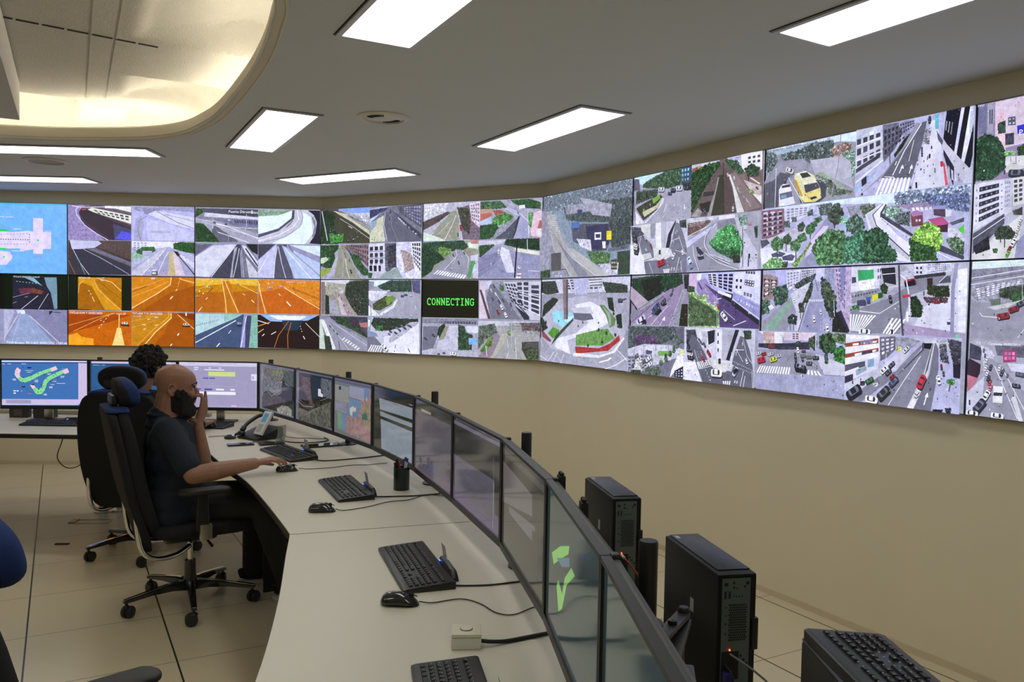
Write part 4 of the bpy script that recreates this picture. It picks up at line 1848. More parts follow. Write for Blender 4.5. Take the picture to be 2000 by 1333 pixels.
w 99b 3 1 .8:569,550 628,532 628,563 570,582
p eef:498,603 657,561 658,597 499,650
p 943:499,655 655,593 656,620 500,683
w eee 2 1 .5:535,646 655,597 656,620 536,674
w 445 2 1 .8:577,628 629,609 630,632 577,656
p eef:499,688 659,624 659,652 500,735
p 556 .2:500,735 596,695 597,732 501,792
p 8ac:608,685 637,668 638,727 609,740
p 9ab .2:553,766 603,731 604,759 557,807
p 334:501,820 541,795 542,842 502,872
l eef 7.7:500,792 567,745
p 667 .4:659,516 729,506 731,599 699,656 666,687
w dde 3 4 .4:662,524 726,515 726,600 668,651
p 99a .4:729,511 841,511 811,574 737,617
f dd6 7.3 20:733,581 755,579 756,610 737,612
p ccd .1:503,877 661,742 774,578 801,593 740,741 518,988 503,924
p 889 .08:735,750 802,619 847,545 847,562 813,644 751,766 585,993 512,998 663,796
p 889 .08:848,580 873,577 879,585 857,759 789,997 650,1004 741,785 813,644
p 556 .15:792,681 843,589 842,546 852,536 851,588 798,689 741,785
p 112 .3:850,545 885,542 884,585 850,579
p ccd:789,515 902,511 893,541 852,536
p 778 .06:893,541 908,540 912,717 888,994 816,996 877,748
p ddd:885,534 893,541 872,748 816,996 789,993 852,760
p 667:885,542 889,542 869,723 855,777
p eef:814,931 835,918 816,996 792,995
l 223 3.6:818,887 829,902 839,879
l 223 3.6:818,913 827,924 836,905
l eee 3.6:839,632 774,806 707,997
l fff 5.3:868,904 859,961
p fff:873,873 876,906 861,905
p bbd .1:914,582 952,545 1000,755 1001,995 888,994 909,803
p ccd .4:892,516 951,516 962,577 914,599
f 556 11.5 50:913,548 937,546 950,670 920,657
f 445 11.3 60:946,512 999,524 1000,755 975,709
p 223:969,668 998,681 1000,763 972,759
f 484 10.2 30:948,780 977,767 977,800 953,812
l 332 4.6:962,807 958,853
c 223 94.3 -36:551,930
c 333 80.5 -46:688,914
c 446 58.9 -46:731,826
c 933 33 -41:724,792
c eee 46.3 -45:687,748
c 334 39.2 -46:707,763 720,708
c 262 49.2 -31:623,834
c c34 66.8 -67:848,808
c fff 69.8 3:635,970
c eee 40.1 77:917,784
c dde 37.7 -45:780,595
c 333 22.9 82:926,699 935,740
c 922 17.2 82:926,690
l 112 6.4:544,846 546,870
f 334 8.8 20:582,845 606,842 600,870 582,873
f 112 9.2 20:898,983 938,979 933,997 901,996
f 223 9.1 20:947,965 971,960 967,994 953,993
l eef 3.1:641,854 664,842
p fff:647,872 667,841 661,865
l ddd 2.5:696,630 698,719
@80a
p 98a .15:0,2 165,10 177,495 6,495
p 779 .2:1,10 35,7 35,190 8,197
p aab:35,7 58,7 58,197 38,191
w 445 2 1 .4:40,9 56,10 57,181 44,177
p dcd:62,9 165,10 172,295 69,311
p ecd:68,74 99,77 105,321 73,265
p 556:109,120 134,121 136,175 110,170
w bcd 2 2 .3:109,120 134,121 136,175 110,170
f 354 6.5 20:74,147 100,136 102,211 78,211
p 445 .5:102,219 132,221 134,291 104,290
p 33c:141,182 169,179 171,236 144,232
x P fff 23.4:148,226
f 253 13.1 100:2,228 31,196 76,234 109,338 107,432 65,492 6,487
f 7b6 5.4 20:105,329 140,339 140,359 105,353
f 242 8.5 30:148,318 172,302 175,395 153,374
p ddd:110,362 174,372 176,449 108,463
l 334 6.5:110,417 108,471
c 334 62.6 8:147,476
l 334 2.1:127,367 128,398
l 334 2.1:145,371 146,418
x TV31 fff 10:2,15
@80c
p bbc .1:6,495 177,495 189,989 3,993
p dde .1:3,511 109,502 114,715 5,811
w 334 1 5 .5:4,527 109,513 114,699 6,778
w 88a 6 5 .15:4,527 109,513 114,699 6,778
p ccd:109,502 137,501 138,703 114,731
w 99b 3 6 .4:111,511 131,512 132,671 115,684
p ddd .1:137,498 177,498 181,665 143,673
w 445 2 5 .5:139,509 173,509 176,648 144,658
p 556 .3:5,827 114,715 116,778 47,897 6,957
l eef 3.3:6,860 115,739
p ddd .05:6,957 56,898 174,725 164,1002 5,993
p 99b:161,893 185,850 189,996 155,994
f 343 9.7 60:82,837 98,791 133,796 156,846 144,876 91,870
l 332 4.3:120,873 121,928
f 353 6.5 12:80,932 97,930 95,957 83,956
f 444 7.4 20:144,704 175,687 176,733 149,729
c eee 36.4 -62:151,900
c 933 26.5 -62:138,938
c 8c5 26.7 -62:133,968
c ddd 22 -62:159,854 164,824 167,798 171,771
f 223 5.5 30:11,909 64,851 71,931 21,959
l 223 4.3:107,864 108,895
@81a
p 99a .08:4,3 189,-4 201,498 8,505
p dee:4,3 189,1 190,50 3,63
p 889 .4:3,55 190,43 191,104 5,120
l dde 4.3:3,112 191,66
l 667 3.3:3,133 191,84
l dde 4.3:3,153 191,104
p 99a .5:3,161 192,112 193,158 136,267 5,267
w eef 9 5 .4:17,178 183,119 168,173 28,251
f 454 8.6 40:103,188 134,172 193,158 194,220 153,251 109,235
f 363 6.4 20:148,220 194,197 179,267 153,267
p 676:75,248 111,243 112,283 79,286
p ccc:66,299 187,251 137,298 93,315
c 933 52.7 -11:122,354
c 923 45.2 -21:158,310
c 334 40.4 -27:183,274
l eee 3.3:39,332 49,356 103,362
t db3 5.5 0:43,308
l ccc 2.1:182,127 185,251
l ddd 3.2:175,485 199,421
x ----_---_--------- 778 6.7:6,14
@81d
p bbc:201,498 205,498 217,992 213,993
@81c
p aab .1:8,513 201,506 213,1000 4,1000
p 445 .4:9,529 54,558 51,640 9,628
p 323:1,670 9,628 52,664 50,721 36,772 4,818
p b78:4,736 45,754 36,788 7,851
p ccd .3:49,542 81,556 100,602 66,702
p 667 .3:98,538 202,529 203,606 109,601
p a47:128,564 173,560 175,633 130,643
w d8b 3 2 .6:132,573 170,569 171,622 133,630
p dde:145,644 204,645 206,699 159,690
p 99a .06:64,606 119,648 209,823 213,1000 27,1003 68,783
p ccd .1:5,851 50,770 67,735 62,914 27,1000 5,995
l eee 3.2:101,666 187,983
l eee 3.2:128,678 211,931
z fff 5:163,862 175,829 206,994 192,997
c 334 34.7 5:178,781
c eee 43.1 78:115,847
p eee:100,794 133,792 133,897 100,898
p 334:102,834 132,832 131,853 101,855
c eee 47.4 -63:76,859
c 334 69.1 -54:53,932
c d8a 31.2 -73:89,804
c b55 28.9 -73:86,772
c 334 26.5 -73:81,749 127,710 87,680
c eee 24.4 -73:76,717 70,686 72,634 119,679
c 556 17.5 -83:66,605 61,574 133,693 147,723
c eee 54.4 3:118,983 27,987
c 556 36.6 6:189,709
l 223 6.7:17,898 18,931
x _C5_______Catalonia_30/05/2025 fff 11.1:30,528
"""
MON_TEXT = """
@1
p 3f72b6:-26,16 1005,14 1003,1013 -30,1006
p dcd2f4:-26,38 990,25 989,51 -26,68
p 247:-26,71 989,58 989,73 -26,86
p ccc0e4:883,68 989,73 988,902 881,894
p ccc0e4:-30,804 881,801 883,913 -30,923
p a29cc0:63,818 342,818 342,891 63,891
p 112:-30,929 988,928 988,958 -30,958
d fff 2.7 14:362,946 611,947
l eef 4.6:378,948 461,949
p ecd:189,168 230,222 215,305 225,360 183,382 160,315 166,232
p 8d9:187,379 225,356 261,387 344,339 437,255 562,179 582,243 489,291 416,356 343,431 271,473 224,452
p ecd:562,179 624,137 647,201 582,252
p ecd:331,523 372,504 395,568 363,600
p 8d9:365,600 395,563 431,610 467,558 488,429 530,354 624,270 697,213 728,268 644,343 566,409 525,483 503,613 467,696 425,715 389,679
p ecd:697,223 757,175 780,258 728,296
t 121 7.3 0:254,166 425,292 494,309 465,236 352,321 354,426 259,368 258,475 600,335 618,292 644,365 523,386 561,450 464,521 485,539 469,573 510,591 431,605 423,660 428,711
t 363 6 0:223,396 245,433 344,367 479,267 551,253 634,325 535,419 386,591 392,624 457,641
t a43 5.3 0:189,232 187,296
p 112:305,162 349,163 349,185 305,184
p 112:348,501 382,502 382,523 348,521
p 112:240,547 281,548 281,568 239,567
l eef 2.6:277,230 370,232
l eef 2.6:297,263 349,264
l eef 2.7:634,482 733,484
l eef 2.7:530,285 572,286
l eef 2.7:530,307 567,308
l d88 2.6:385,407 428,410
l eef 3.3:387,430 426,432
l eef 3.3:387,453 426,454
l eef 3.3:137,402 173,405
l eef 3.3:135,420 176,423
l d88 2.7:592,422 634,425
l eef 2.7:594,445 632,447
l eef 3.3:487,696 524,699
l eef 3.3:487,716 522,719
l d88 2.7:692,189 739,192
l eef 3.3:681,337 725,340
l eef 2.7:681,359 719,362
l eef 3.3:548,549 590,552
l eef 3.3:550,572 588,575
l eef 2.7:566,505 611,508
l c74 3.3:296,686 353,692
p eef:146,627 172,627 172,651 146,649
p eef:182,627 203,626 203,650 182,649
p eef:146,673 172,673 172,697 146,695
p b6b0d0:231,631 243,631 243,650 231,648
l eef 2.6:17,103 51,104
l eef 2.6:82,102 123,103
l eef 2.6:236,99 288,100
@2
p 246:15,13 1006,22 1006,1041 13,1013
p ccc0e4:26,32 1006,39 1006,78 26,72
p 2c5c90 .1:26,96 1006,96 1006,966 24,957
l 9cd 3.3:41,105 118,108
l 9cd 3.3:144,105 180,106
p cdb:870,34 922,35 922,51 870,50
@3
p a8a2c8:13,10 999,10 997,927 14,910
p d0ccea:13,10 999,10 999,99 13,95
l 99b 2.7:112,41 215,43
l 99b 3.7:499,41 728,47
l 99b 2.7:382,24 409,26
p b6b0d0:67,109 967,107 970,916 68,908
p a29cc0:76,111 967,109 970,909 77,901
l bbd 2.7:975,100 977,916
p ddf:198,123 254,123 254,145 198,145
p ddf:198,164 247,165 247,185 198,185
p ddf:380,127 412,128 412,147 380,146
p ddf:503,128 539,129 539,148 503,148
l eef 6.4:328,173 575,177
p cd8:377,216 711,215 711,307 378,302
p 66b:310,329 378,331 378,364 310,361
p 66b:391,331 459,334 459,366 391,364
p 55a:229,556 283,557 284,584 230,583
p 44a:330,558 426,560 426,589 330,587
p eef:473,557 572,559 572,592 473,590
p eef:651,560 707,562 707,591 651,590
p eef:230,620 718,618 718,682 230,679
p a29cc0:230,697 718,699 718,789 230,778
l bbd 1.6:229,504 734,509
l bbd 1.6:734,380 732,506
p ddf:909,250 981,252 982,386 910,380
p 447:921,301 943,302 943,348 921,347
p fff:926,311 937,313 937,338 926,337
p dbe:663,886 728,889 728,922 663,919
l d4c 4.3:672,941 724,943
l 99c 1.6:175,217 265,217
l 99c 1.6:175,236 265,237
@4
p 667:-1,5 988,20 1007,953 6,941
p 556:22,18 988,27 988,70 23,72
p 232 .5:115,92 969,72 977,909 121,903
f 665 6.5 260:115,100 647,78 811,100 669,237 308,395 128,345
f 353 6.2 120:668,75 969,79 968,351 853,341 731,213
f 667 6.5 160:128,360 690,292 692,512 526,600 309,516 130,607
p 112:691,380 972,365 974,637 683,632
f 433 6.5 160:142,667 672,575 856,659 674,810 144,883
f 998 6.3 90:591,826 735,740 896,738 976,780 977,895 613,896
t eef 6.3 0:777,812 827,838 736,871 449,373 711,304 797,772 947,872 623,857
t ccc 4.4 0:220,531 247,626 430,677 525,555
l aa9 3.9:160,117 217,240 285,292
l aa8 2.7:605,83 565,252
l 998 3.2:770,106 710,245 566,355
l 998 2.7:309,516 440,615 671,472
l aaa 2.6:812,303 913,360
@5
p 667:-3,12 1004,1 1012,924 7,931
p 556:19,23 987,23 987,62 20,66
p 221 .5:96,63 978,56 989,904 105,910
f 422 6.1 100:118,74 225,102 228,394 121,370
f 644 5.9 200:183,121 412,131 457,493 538,614 438,661 333,460 228,366
p 221 .3:452,84 698,83 694,557 558,583 476,435
f 666 5.7 160:717,87 969,90 973,401 769,384 710,235
p ccd:652,277 720,273 730,338 778,369 769,404 654,404
t eef 3.8 0:814,245 862,342 825,374 855,540 846,529
f 322 6 120:123,553 558,610 539,695 146,662
f 665 5.8 220:125,694 419,720 974,452 979,893 562,921 149,915
l 998 2.9:420,857 460,752 559,664 638,729 639,837
l a99 3:145,577 315,643 558,610
l 887 2.4:751,467 955,378
@6
p 777:10,7 1014,-2 1039,963 24,922
p 6a6280:28,24 996,29 997,82 28,75
p 556:28,69 997,64 997,80 29,84
p a77 .3:313,634 705,330 961,87 1029,930 317,884
p 986 .4:743,335 928,304 1003,467 935,716 710,642
p 476:746,515 858,470 896,582 748,599
p 58b:410,304 724,314 688,477 632,579 515,614 354,601 372,460
p 58b:786,89 925,92 909,260 799,266
p 58b:197,605 353,595 317,884 223,867
p 998:29,140 407,137 411,397 33,403
p 99b:417,111 796,105 799,302 420,290
l b77 1.3:419,259 789,256
p 88a:33,410 350,401 353,588 36,570
p 6a7:101,584 218,595 212,869 116,864
p 223:137,157 197,157 198,211 138,214
l 223 1.8:233,168 234,219
l 223 1.8:268,170 269,216
l 445 1.8:110,429 174,429
p ccb:433,474 532,420 552,453 601,420 592,507 513,509 495,599 444,571
p a98:929,316 948,383 894,428
p c99:854,222 882,253 864,303 836,272
l 988 1.8:537,739 559,869
l 988 1.7:674,747 713,835
@7
p 332 .3:-22,40 989,32 1021,920 49,954
p 221:-11,44 981,34 976,178 -10,103
l eee 1.5:885,137 962,140
p 89a:168,186 973,174 979,326 191,347
p 89a:198,375 983,377 988,437 203,442
p 89a .05:214,485 991,493 1016,917 243,917
d 445 2 22:495,498 538,794
d 445 1.9 22:721,508 753,798
d 9ab 2 22:333,514 368,819
l 667 1.6:258,198 635,195
l 667 1.6:259,237 527,239
l 667 1.6:321,382 814,380
l 556 1.5:526,206 741,206
@8
p 35332c .1:-28,31 967,26 1014,780 39,918
p 5c5460 .08:-12,166 953,150 1006,792 46,916
p 998:194,125 469,120 460,151 195,159
p 335:18,210 118,207 118,227 19,235
l 556 1.4:197,228 370,225
l 556 1.4:200,317 330,312
l 556 1.3:474,266 808,268
l 556 1.3:477,388 802,377
l 556 1.4:251,569 421,557
l 556 1.3:502,532 770,513
l 556 1.4:255,696 624,661
l 556 1.4:202,386 267,383
p 445:871,600 949,596 950,613 872,618
l 889 1.3:839,393 853,593
l 889 1:473,256 506,663
p 557 .3:323,791 625,716 610,842 282,874
@9
p 35332c .1:-28,33 972,46 995,744 26,793
p 6a6280:-27,67 960,56 957,100 -16,112
p 302d28 .1:-16,108 967,93 978,433 5,447
p 5a5268 .08:15,444 872,437 898,824 36,790
l ccd 1:849,227 864,512
l 556 1.1:166,497 660,500
l 556 1.2:167,530 507,525
l 556 1.1:170,613 737,606
@10
p 35332c .1:-47,42 978,47 1018,863 21,956
p 4a4841:-13,72 970,73 973,126 -10,130
p 5f5a58:26,197 723,227 731,388 46,561
p 5f5a58:195,536 798,438 789,475 736,492 740,572 199,591
l 556 1.3:142,368 160,418
@11
p 2e3638:-38,21 990,19 1054,725 7,952
p 233 .1:-12,49 968,48 1027,660 25,863
p 6cb048:133,447 312,312 491,219 477,275 318,390 181,501
p 6cb048:533,326 599,336 455,475 376,671 302,737 252,598 288,541 370,583 417,453
p 467:239,427 496,287 499,340 359,419
@12
p 233 .1:18,47 825,-69 843,254 68,713
p 99a:697,-58 824,-96 831,39 729,9
"""
# ------------------------------------------------------------ the room
A1, A2, A3 = -0.03734, 0.50199, 1.05888          # headings of the three wall faces (dir = cos, -sin)
PW, PH = 1.2135, 0.684                            # one display of the video wall
ZB = CZ - 0.4398                                  # lower edge of the video wall
K2, K4 = V((-1.88715, 7.91621)), V((0.2397, 6.7484))
def dr(a): return V((math.cos(a), -math.sin(a)))
def nr(a): return V((math.sin(a), math.cos(a)))   # away from the room
CEIL = 2.66
OFF = 0.035
def isect(p, d, q, e):
    k = (q - p); cr = d.x * e.y - d.y * e.x
    return p + d * ((k.x * e.y - k.y * e.x) / cr)
wA, wB = K2 + nr(A1) * OFF, dr(A1)
wC, wD = K2 + nr(A2) * OFF, dr(A2)
wE, wF = K4 + nr(A3) * OFF, dr(A3)
c12, c23 = isect(wA, wB, wC, wD), isect(wC, wD, wE, wF)
end_l = wA - wB * 5.2
end_r = c23 + wF * 7.6
pts_room = [end_l, c12, c23, end_r, V((end_r.x, -2.2)), V((end_l.x, -2.2))]
TH = 0.12
def wall(name, a, b, label):
    d = (b - a).normalized(); n = V((-d.y, d.x))
    mb = MB()
    mb.prism([tuple(a - d * 0.0), tuple(b), tuple(b + n * TH), tuple(a + n * TH)], 0, CEIL + 0.9)
    return struct(name, mb, M_wall, label, smooth=False)
wall('wall_back', end_l, c12, 'beige painted far wall behind the left desk')
wall('wall_middle', c12, c23, 'beige painted wall face under the middle of the video wall')
wall('wall_right', c23, end_r, 'beige painted right wall under the video wall')
wall('wall_side', end_r, pts_room[4], 'beige side wall outside the frame')
wall('wall_front', pts_room[4], pts_room[5], 'beige wall behind the photographer')
wall('wall_left', pts_room[5], end_l, 'beige left wall outside the frame')

def baseboard(name, a, b, label):
    d = (b - a).normalized(); n = V((-d.y, d.x))
    mb = MB().prism([tuple(a), tuple(b), tuple(b - n * 0.012), tuple(a - n * 0.012)], 0.0, 0.035)
    struct(name, mb, M_rimb, label, smooth=False)
M_rimb = mat('baseboard_paint', (0.66, 0.56, 0.40), 0.5)
baseboard('baseboard_back', end_l, c12, 'low beige baseboard on the far wall')
baseboard('baseboard_middle', c12, c23, 'low beige baseboard on the middle wall face')
baseboard('baseboard_right', c23, end_r, 'low beige baseboard on the right wall')

# floor of 600 mm raised-floor tiles with dark joints
def floor_material():
    m = bpy.data.materials.new('raised_floor_tiles'); m.use_nodes = True
    nt = m.node_tree; b = nt.nodes['Principled BSDF']; L = nt.links
    tc = nt.nodes.new('ShaderNodeTexCoord')
    sep = nt.nodes.new('ShaderNodeSeparateXYZ'); L.new(tc.outputs['Object'], sep.inputs[0])
    def edge(sock, wd):
        a = nt.nodes.new('ShaderNodeMath'); a.operation = 'DIVIDE'; a.inputs[1].default_value = 0.6; L.new(sock, a.inputs[0])
        f = nt.nodes.new('ShaderNodeMath'); f.operation = 'FRACT'; L.new(a.outputs[0], f.inputs[0])
        g = nt.nodes.new('ShaderNodeMath'); g.operation = 'LESS_THAN'; g.inputs[1].default_value = wd / 0.6; L.new(f.outputs[0], g.inputs[0])
        return g.outputs[0]
    e1, e2 = edge(sep.outputs[0], 0.0035), edge(sep.outputs[1], 0.008)
    mx = nt.nodes.new('ShaderNodeMath'); mx.operation = 'MAXIMUM'; L.new(e1, mx.inputs[0]); L.new(e2, mx.inputs[1])
    n = nt.nodes.new('ShaderNodeTexNoise'); n.inputs['Scale'].default_value = 1.5; n.inputs['Detail'].default_value = 4
    L.new(tc.outputs['Object'], n.inputs['Vector'])
    cr = nt.nodes.new('ShaderNodeValToRGB')
    cr.color_ramp.elements[0].color = (0.68, 0.58, 0.40, 1); cr.color_ramp.elements[1].color = (0.76, 0.66, 0.47, 1)
    L.new(n.outputs['Fac'], cr.inputs[0])
    mi = nt.nodes.new('ShaderNodeMix'); mi.data_type = 'RGBA'
    L.new(mx.outputs[0], mi.inputs[0]); L.new(cr.outputs[0], mi.inputs[6]); mi.inputs[7].default_value = (0.025, 0.016, 0.008, 1)
    L.new(mi.outputs[2], b.inputs['Base Color'])
    b.inputs['Roughness'].default_value = 0.32
    return m
fl = MB(); fdir = -A3
Mi = Matrix.Rotation(-fdir, 4, 'Z')
o_f = V((-2.30, 3.79, 0))
fpoly = [Mi @ (V((p.x, p.y, 0)) - o_f) for p in [end_l + V((0, .2)), c12 + V((0, .2)), c23 + V((.1, .2)), end_r + V((.2, 0)), pts_room[4] + V((.2, -.2)), pts_room[5] + V((-.2, -.2))]]
fl.prism([(p.x, p.y) for p in fpoly], -0.06, 0.0)
flo = struct('floor', fl, floor_material(), 'beige raised floor of square tiles with dark joints', smooth=False)
flo.matrix_world = Matrix.Translation(o_f) @ Matrix.Rotation(fdir, 4, 'Z')

# ceiling slab with the rounded opening of the recess
HOLE = [(-5.6, 5.05), (-4.6, 5.14), (-3.9, 5.2), (-3.33, 5.26), (-3.02, 5.3), (-2.68, 5.28), (-2.36, 5.22), (-2.09, 5.07), (-1.85, 4.80), (-1.63, 4.48), (-1.28, 3.85), (-1.07, 3.42), (-0.93, 3.08), (-0.84, 2.82), (-0.80, 2.45), (-0.95, 2.15), (-1.3, 1.95), (-2.0, 1.85), (-3.4, 1.9), (-4.6, 1.95), (-5.6, 2.1), (-6.1, 2.7), (-6.2, 3.6), (-6.1, 4.5)]
hp = spline([(x, y, 0) for x, y in HOLE + [HOLE[0]]], 5)[:-1]
def ring_mesh(outer, inner, z0, z1):
    bm = bmesh.new()
    for z in (z0, z1):
        es = []
        for lp in (outer, inner):
            vs = [bm.verts.new((p[0], p[1], z)) for p in lp]
            es += [bm.edges.new((vs[i], vs[(i + 1) % len(vs)])) for i in range(len(vs))]
        bmesh.ops.triangle_fill(bm, edges=es, use_beauty=True, use_dissolve=False)
    bm.verts.ensure_lookup_table()
    n1, n2 = len(outer), len(inner)
    for off, n in ((0, n1), (n1, n2)):
        for i in range(n):
            a, b = off + i, off + (i + 1) % n
            try: bm.faces.new([bm.verts[a], bm.verts[b], bm.verts[b + n1 + n2], bm.verts[a + n1 + n2]])
            except ValueError: pass
    return bm
outer = [(p.x * 1.0 + s[0], p.y + s[1]) for p, s in zip([end_l, c12, c23, end_r, pts_room[4], pts_room[5]], [(-.1, .1), (0, .1), (.08, .1), (.1, .05), (.1, -.1), (-.1, -.1)])]
bm = ring_mesh(outer, [(p.x, p.y) for p in hp], CEIL, CEIL + 0.05)
bmesh.ops.recalc_face_normals(bm, faces=bm.faces)
me = bpy.data.meshes.new('ceiling'); bm.to_mesh(me); bm.free()
ce = bpy.data.objects.new('ceiling', me); COL.objects.link(ce); me.materials.append(M_ceil)
tag(ce, 'grey painted suspended ceiling around the rounded recess', 'ceiling', None, 'structure')

# moulded rim of the opening: profile (outward, z) swept along the outline
prof = [(0.048, 0.0), (0.048, -0.005), (0.040, -0.007), (0.036, -0.002), (0.030, -0.010), (0.01, -0.006), (-0.004, 0.015), (-0.002, 0.05), (0.004, 0.075), (0.016, 0.085), (0.035, 0.07), (0.05, 0.05)]
cxy = V((-3.3, 3.6, 0))
rings = []
n = len(hp)
for i in range(n):
    t = (hp[(i + 1) % n] - hp[i - 1]).normalized(); nn = V((t.y, -t.x, 0))
    if nn.dot(hp[i] - cxy) < 0: nn = -nn
    rings.append([hp[i] + nn * a + V((0, 0, CEIL + b)) for a, b in prof])
rings.append(rings[0])
struct('trim_1', MB().loft(rings, False), M_rim, 'moulded cream rim around the ceiling recess')

# plaster vault above the opening, with coffers that open towards the rim
E1, E2 = V((0.48, -0.877)), V((0.877, 0.48))
def sst(a, b, x):
    t = max(0.0, min(1.0, (x - a) / (b - a))); return t * t * (3 - 2 * t)
def boxf(u, v, u0, u1, v0, v1, s=0.07):
    return sst(u0, u0 + s, u) * (1 - sst(u1 - s, u1, u)) * sst(v0, v0 + s, v) * (1 - sst(v1 - s, v1, v))
VK = 1.285 / 1.385
import numpy as np
gx, gy = 220, 200
X0, X1, Y0, Y1 = -6.9, -0.1, 1.2, 6.0
_gx, _gy = np.meshgrid(np.linspace(X0, X1, gx + 1), np.linspace(Y0, Y1, gy + 1))
_d2 = np.full(_gx.shape, 1e9); _in = np.zeros(_gx.shape, bool)
for i in range(len(hp)):                        # signed distance to the outline of the opening
    ax, ay, bx_, by_ = hp[i - 1].x, hp[i - 1].y, hp[i].x, hp[i].y
    ex, ey = bx_ - ax, by_ - ay
    t_ = np.clip(((_gx - ax) * ex + (_gy - ay) * ey) / (ex * ex + ey * ey), 0, 1)
    _d2 = np.minimum(_d2, (_gx - ax - t_ * ex) ** 2 + (_gy - ay - t_ * ey) ** 2)
    c_ = (ay > _gy) != (by_ > _gy)
    _in ^= c_ & (_gx < (bx_ - ax) * (_gy - ay) / (by_ - ay if by_ != ay else 1e-9) + ax)
DIST = np.where(_in, -1, 1) * np.sqrt(_d2)
def vault(x, y, d):
    u = (x * E1.x + y * E1.y) / VK; v = (x * E2.x + y * E2.y) / VK
    ru = lambda a, b: max(0.0, min(1.0, (v - a) / (b - a)))
    rw = lambda a, b: max(0.0, min(1.0, (a - u) / (a - b)))
    h = max(boxf(u, v, -4.84, -3.35, 0.30, 5, .08) * (.03 + .22 * ru(.30, 1.2)),
            boxf(u, v, -6.26, -5.62, 0.31, 5, .06) * (.03 + .22 * ru(.31, 1.2)),
            boxf(u, v, -9, -6.48, -1.2, 0.06, .06) * (.03 + .20 * rw(-6.48, -7.3)),
            boxf(u, v, -9, -6.45, 0.36, 5, .06) * (.03 + .20 * rw(-6.45, -7.3)),
            boxf(u, v, -3.1, -1.9, 0.30, 5, .08) * (.03 + .22 * ru(.30, 1.2)))
    z = 0.26 + h
    t = (d - .04) / .34
    if t > 0: z = .052 + (z - .052) * math.sqrt(max(0, 1 - min(t, 1) ** 2))
    return CEIL + z
vs = [(_gx[j, i], _gy[j, i], DIST[j, i]) for j in range(gy + 1) for i in range(gx + 1)]
vm = MB().add([(x, y, vault(x, y, d)) for x, y, d in vs], [(j * (gx + 1) + i, j * (gx + 1) + i + 1, (j + 1) * (gx + 1) + i + 1, (j + 1) * (gx + 1) + i) for j in range(gy) for i in range(gx)])
struct('ceiling_vault', vm, M_vault, 'rough plaster vault with coffers seen through the ceiling recess')
# joint groove running along the flat part of the vault
gr = MB()
for k in range(7):
    a = (V((-2.62, 4.04)) * VK).lerp(V((-1.98, 4.52)) * VK, k / 7 + 0.01); b = (V((-2.62, 4.04)) * VK).lerp(V((-1.98, 4.52)) * VK, (k + 0.94) / 7)
    gr.bar((a.x, a.y, CEIL + 0.258), (b.x, b.y, CEIL + 0.258), 0.010, 0.006)
struct('trim_2', gr, M_blackm, 'dark broken joint line on the plaster vault', smooth=False)
rb = MB()
for u, v0 in ((0.10, 0), (0.22, 0), (-0.35, 0), (-0.62, 0)):
    p = (E1 * -3.6 + E2 * u) * VK; q = (E1 * -6.4 + E2 * u) * VK
    rb.bar((p.x, p.y, CEIL + 0.259), (q.x, q.y, CEIL + 0.259), 0.006, 0.004)
struct('trim_3', rb, M_vault, 'thin ridges between the plaster plates of the vault', smooth=False)
# boxed beam hanging in the recess
bd = V((0.478, -0.878)); bn = V((-0.878, -0.478))
f0, f1 = V((-2.98, 4.89)), V((-2.44, 3.9))
struct('beam', MB().prism([tuple(f0), tuple(f1 + bd * 1.3), tuple(f1 + bd * 1.3 + bn * 0.7), tuple(f0 + bn * 0.7)], CEIL + 0.03, CEIL + 0.25), mat('beam_paint', (0.62, 0.6, 0.58), 0.7), 'boxed beam hanging inside the ceiling recess', smooth=False)
# warm strips lying on the back of the ceiling along the rim
sub = [hp[i] for i in range(0, n)]
seg = MB()
for i in range(0, n - 1, 1):
    a, b = hp[i], hp[(i + 1) % n]
    t = (b - a).normalized(); nn = V((t.y, -t.x, 0))
    if nn.dot(a - cxy) < 0: nn = -nn
    a2, b2 = a + nn * 0.13, b + nn * 0.13
    seg.bar((a2.x, a2.y, CEIL + 0.085), (b2.x, b2.y, CEIL + 0.085), 0.02, 0.02)
ls = tag(seg.build('led_strip', M_strip), 'warm light strip hidden behind the rim of the ceiling recess', 'light strip')

# recessed ceiling panels
def ceiling_light(cx, cy, ang, label, grp='ceiling light panels'):
    t = thing('ceiling_light', label, 'ceiling light', (cx, cy, CEIL), ang, grp)
    L, Wd = 1.25, 0.32
    f = MB()
    for x0, x1, y0, y1 in ((-L / 2, L / 2, Wd / 2 - .022, Wd / 2), (-L / 2, L / 2, -Wd / 2, -Wd / 2 + .022), (-L / 2, -L / 2 + .022, -Wd / 2 + .022, Wd / 2 - .022), (L / 2 - .022, L / 2, -Wd / 2 + .022, Wd / 2 - .022)):
        f.box(x0, x1, y0, y1, -0.010, -0.0005)
    f.build('frame', M_frame, t, bevel=0.002)
    g = MB()
    for x0, x1, y0, y1 in ((-L / 2 - .006, L / 2 + .006, Wd / 2, Wd / 2 + .006), (-L / 2 - .006, L / 2 + .006, -Wd / 2 - .006, -Wd / 2), (-L / 2 - .006, -L / 2, -Wd / 2, Wd / 2), (L / 2, L / 2 + .006, -Wd / 2, Wd / 2)):
        g.box(x0, x1, y0, y1, -0.0015, -0.0003)
    g.build('gap_shade_strip', M_blackm, t, smooth=False)  # black strips stand in for the shade of a gap round the frame
    MB().box(-L / 2 + .022, L / 2 - .022, -Wd / 2 + .022, Wd / 2 - .022, -0.007, -0.004).build('diffuser', M_lens, t, smooth=False)
    return t
a1 = math.atan2(-0.88, 0.47); a2 = math.atan2(-0.49, 0.87)
ceiling_light(-0.27, 2.685, a1, 'lit ceiling panel cut by the top edge, left of the middle')
ceiling_light(-1.50, 4.965, a1, 'short looking lit ceiling panel beside the ceiling recess')
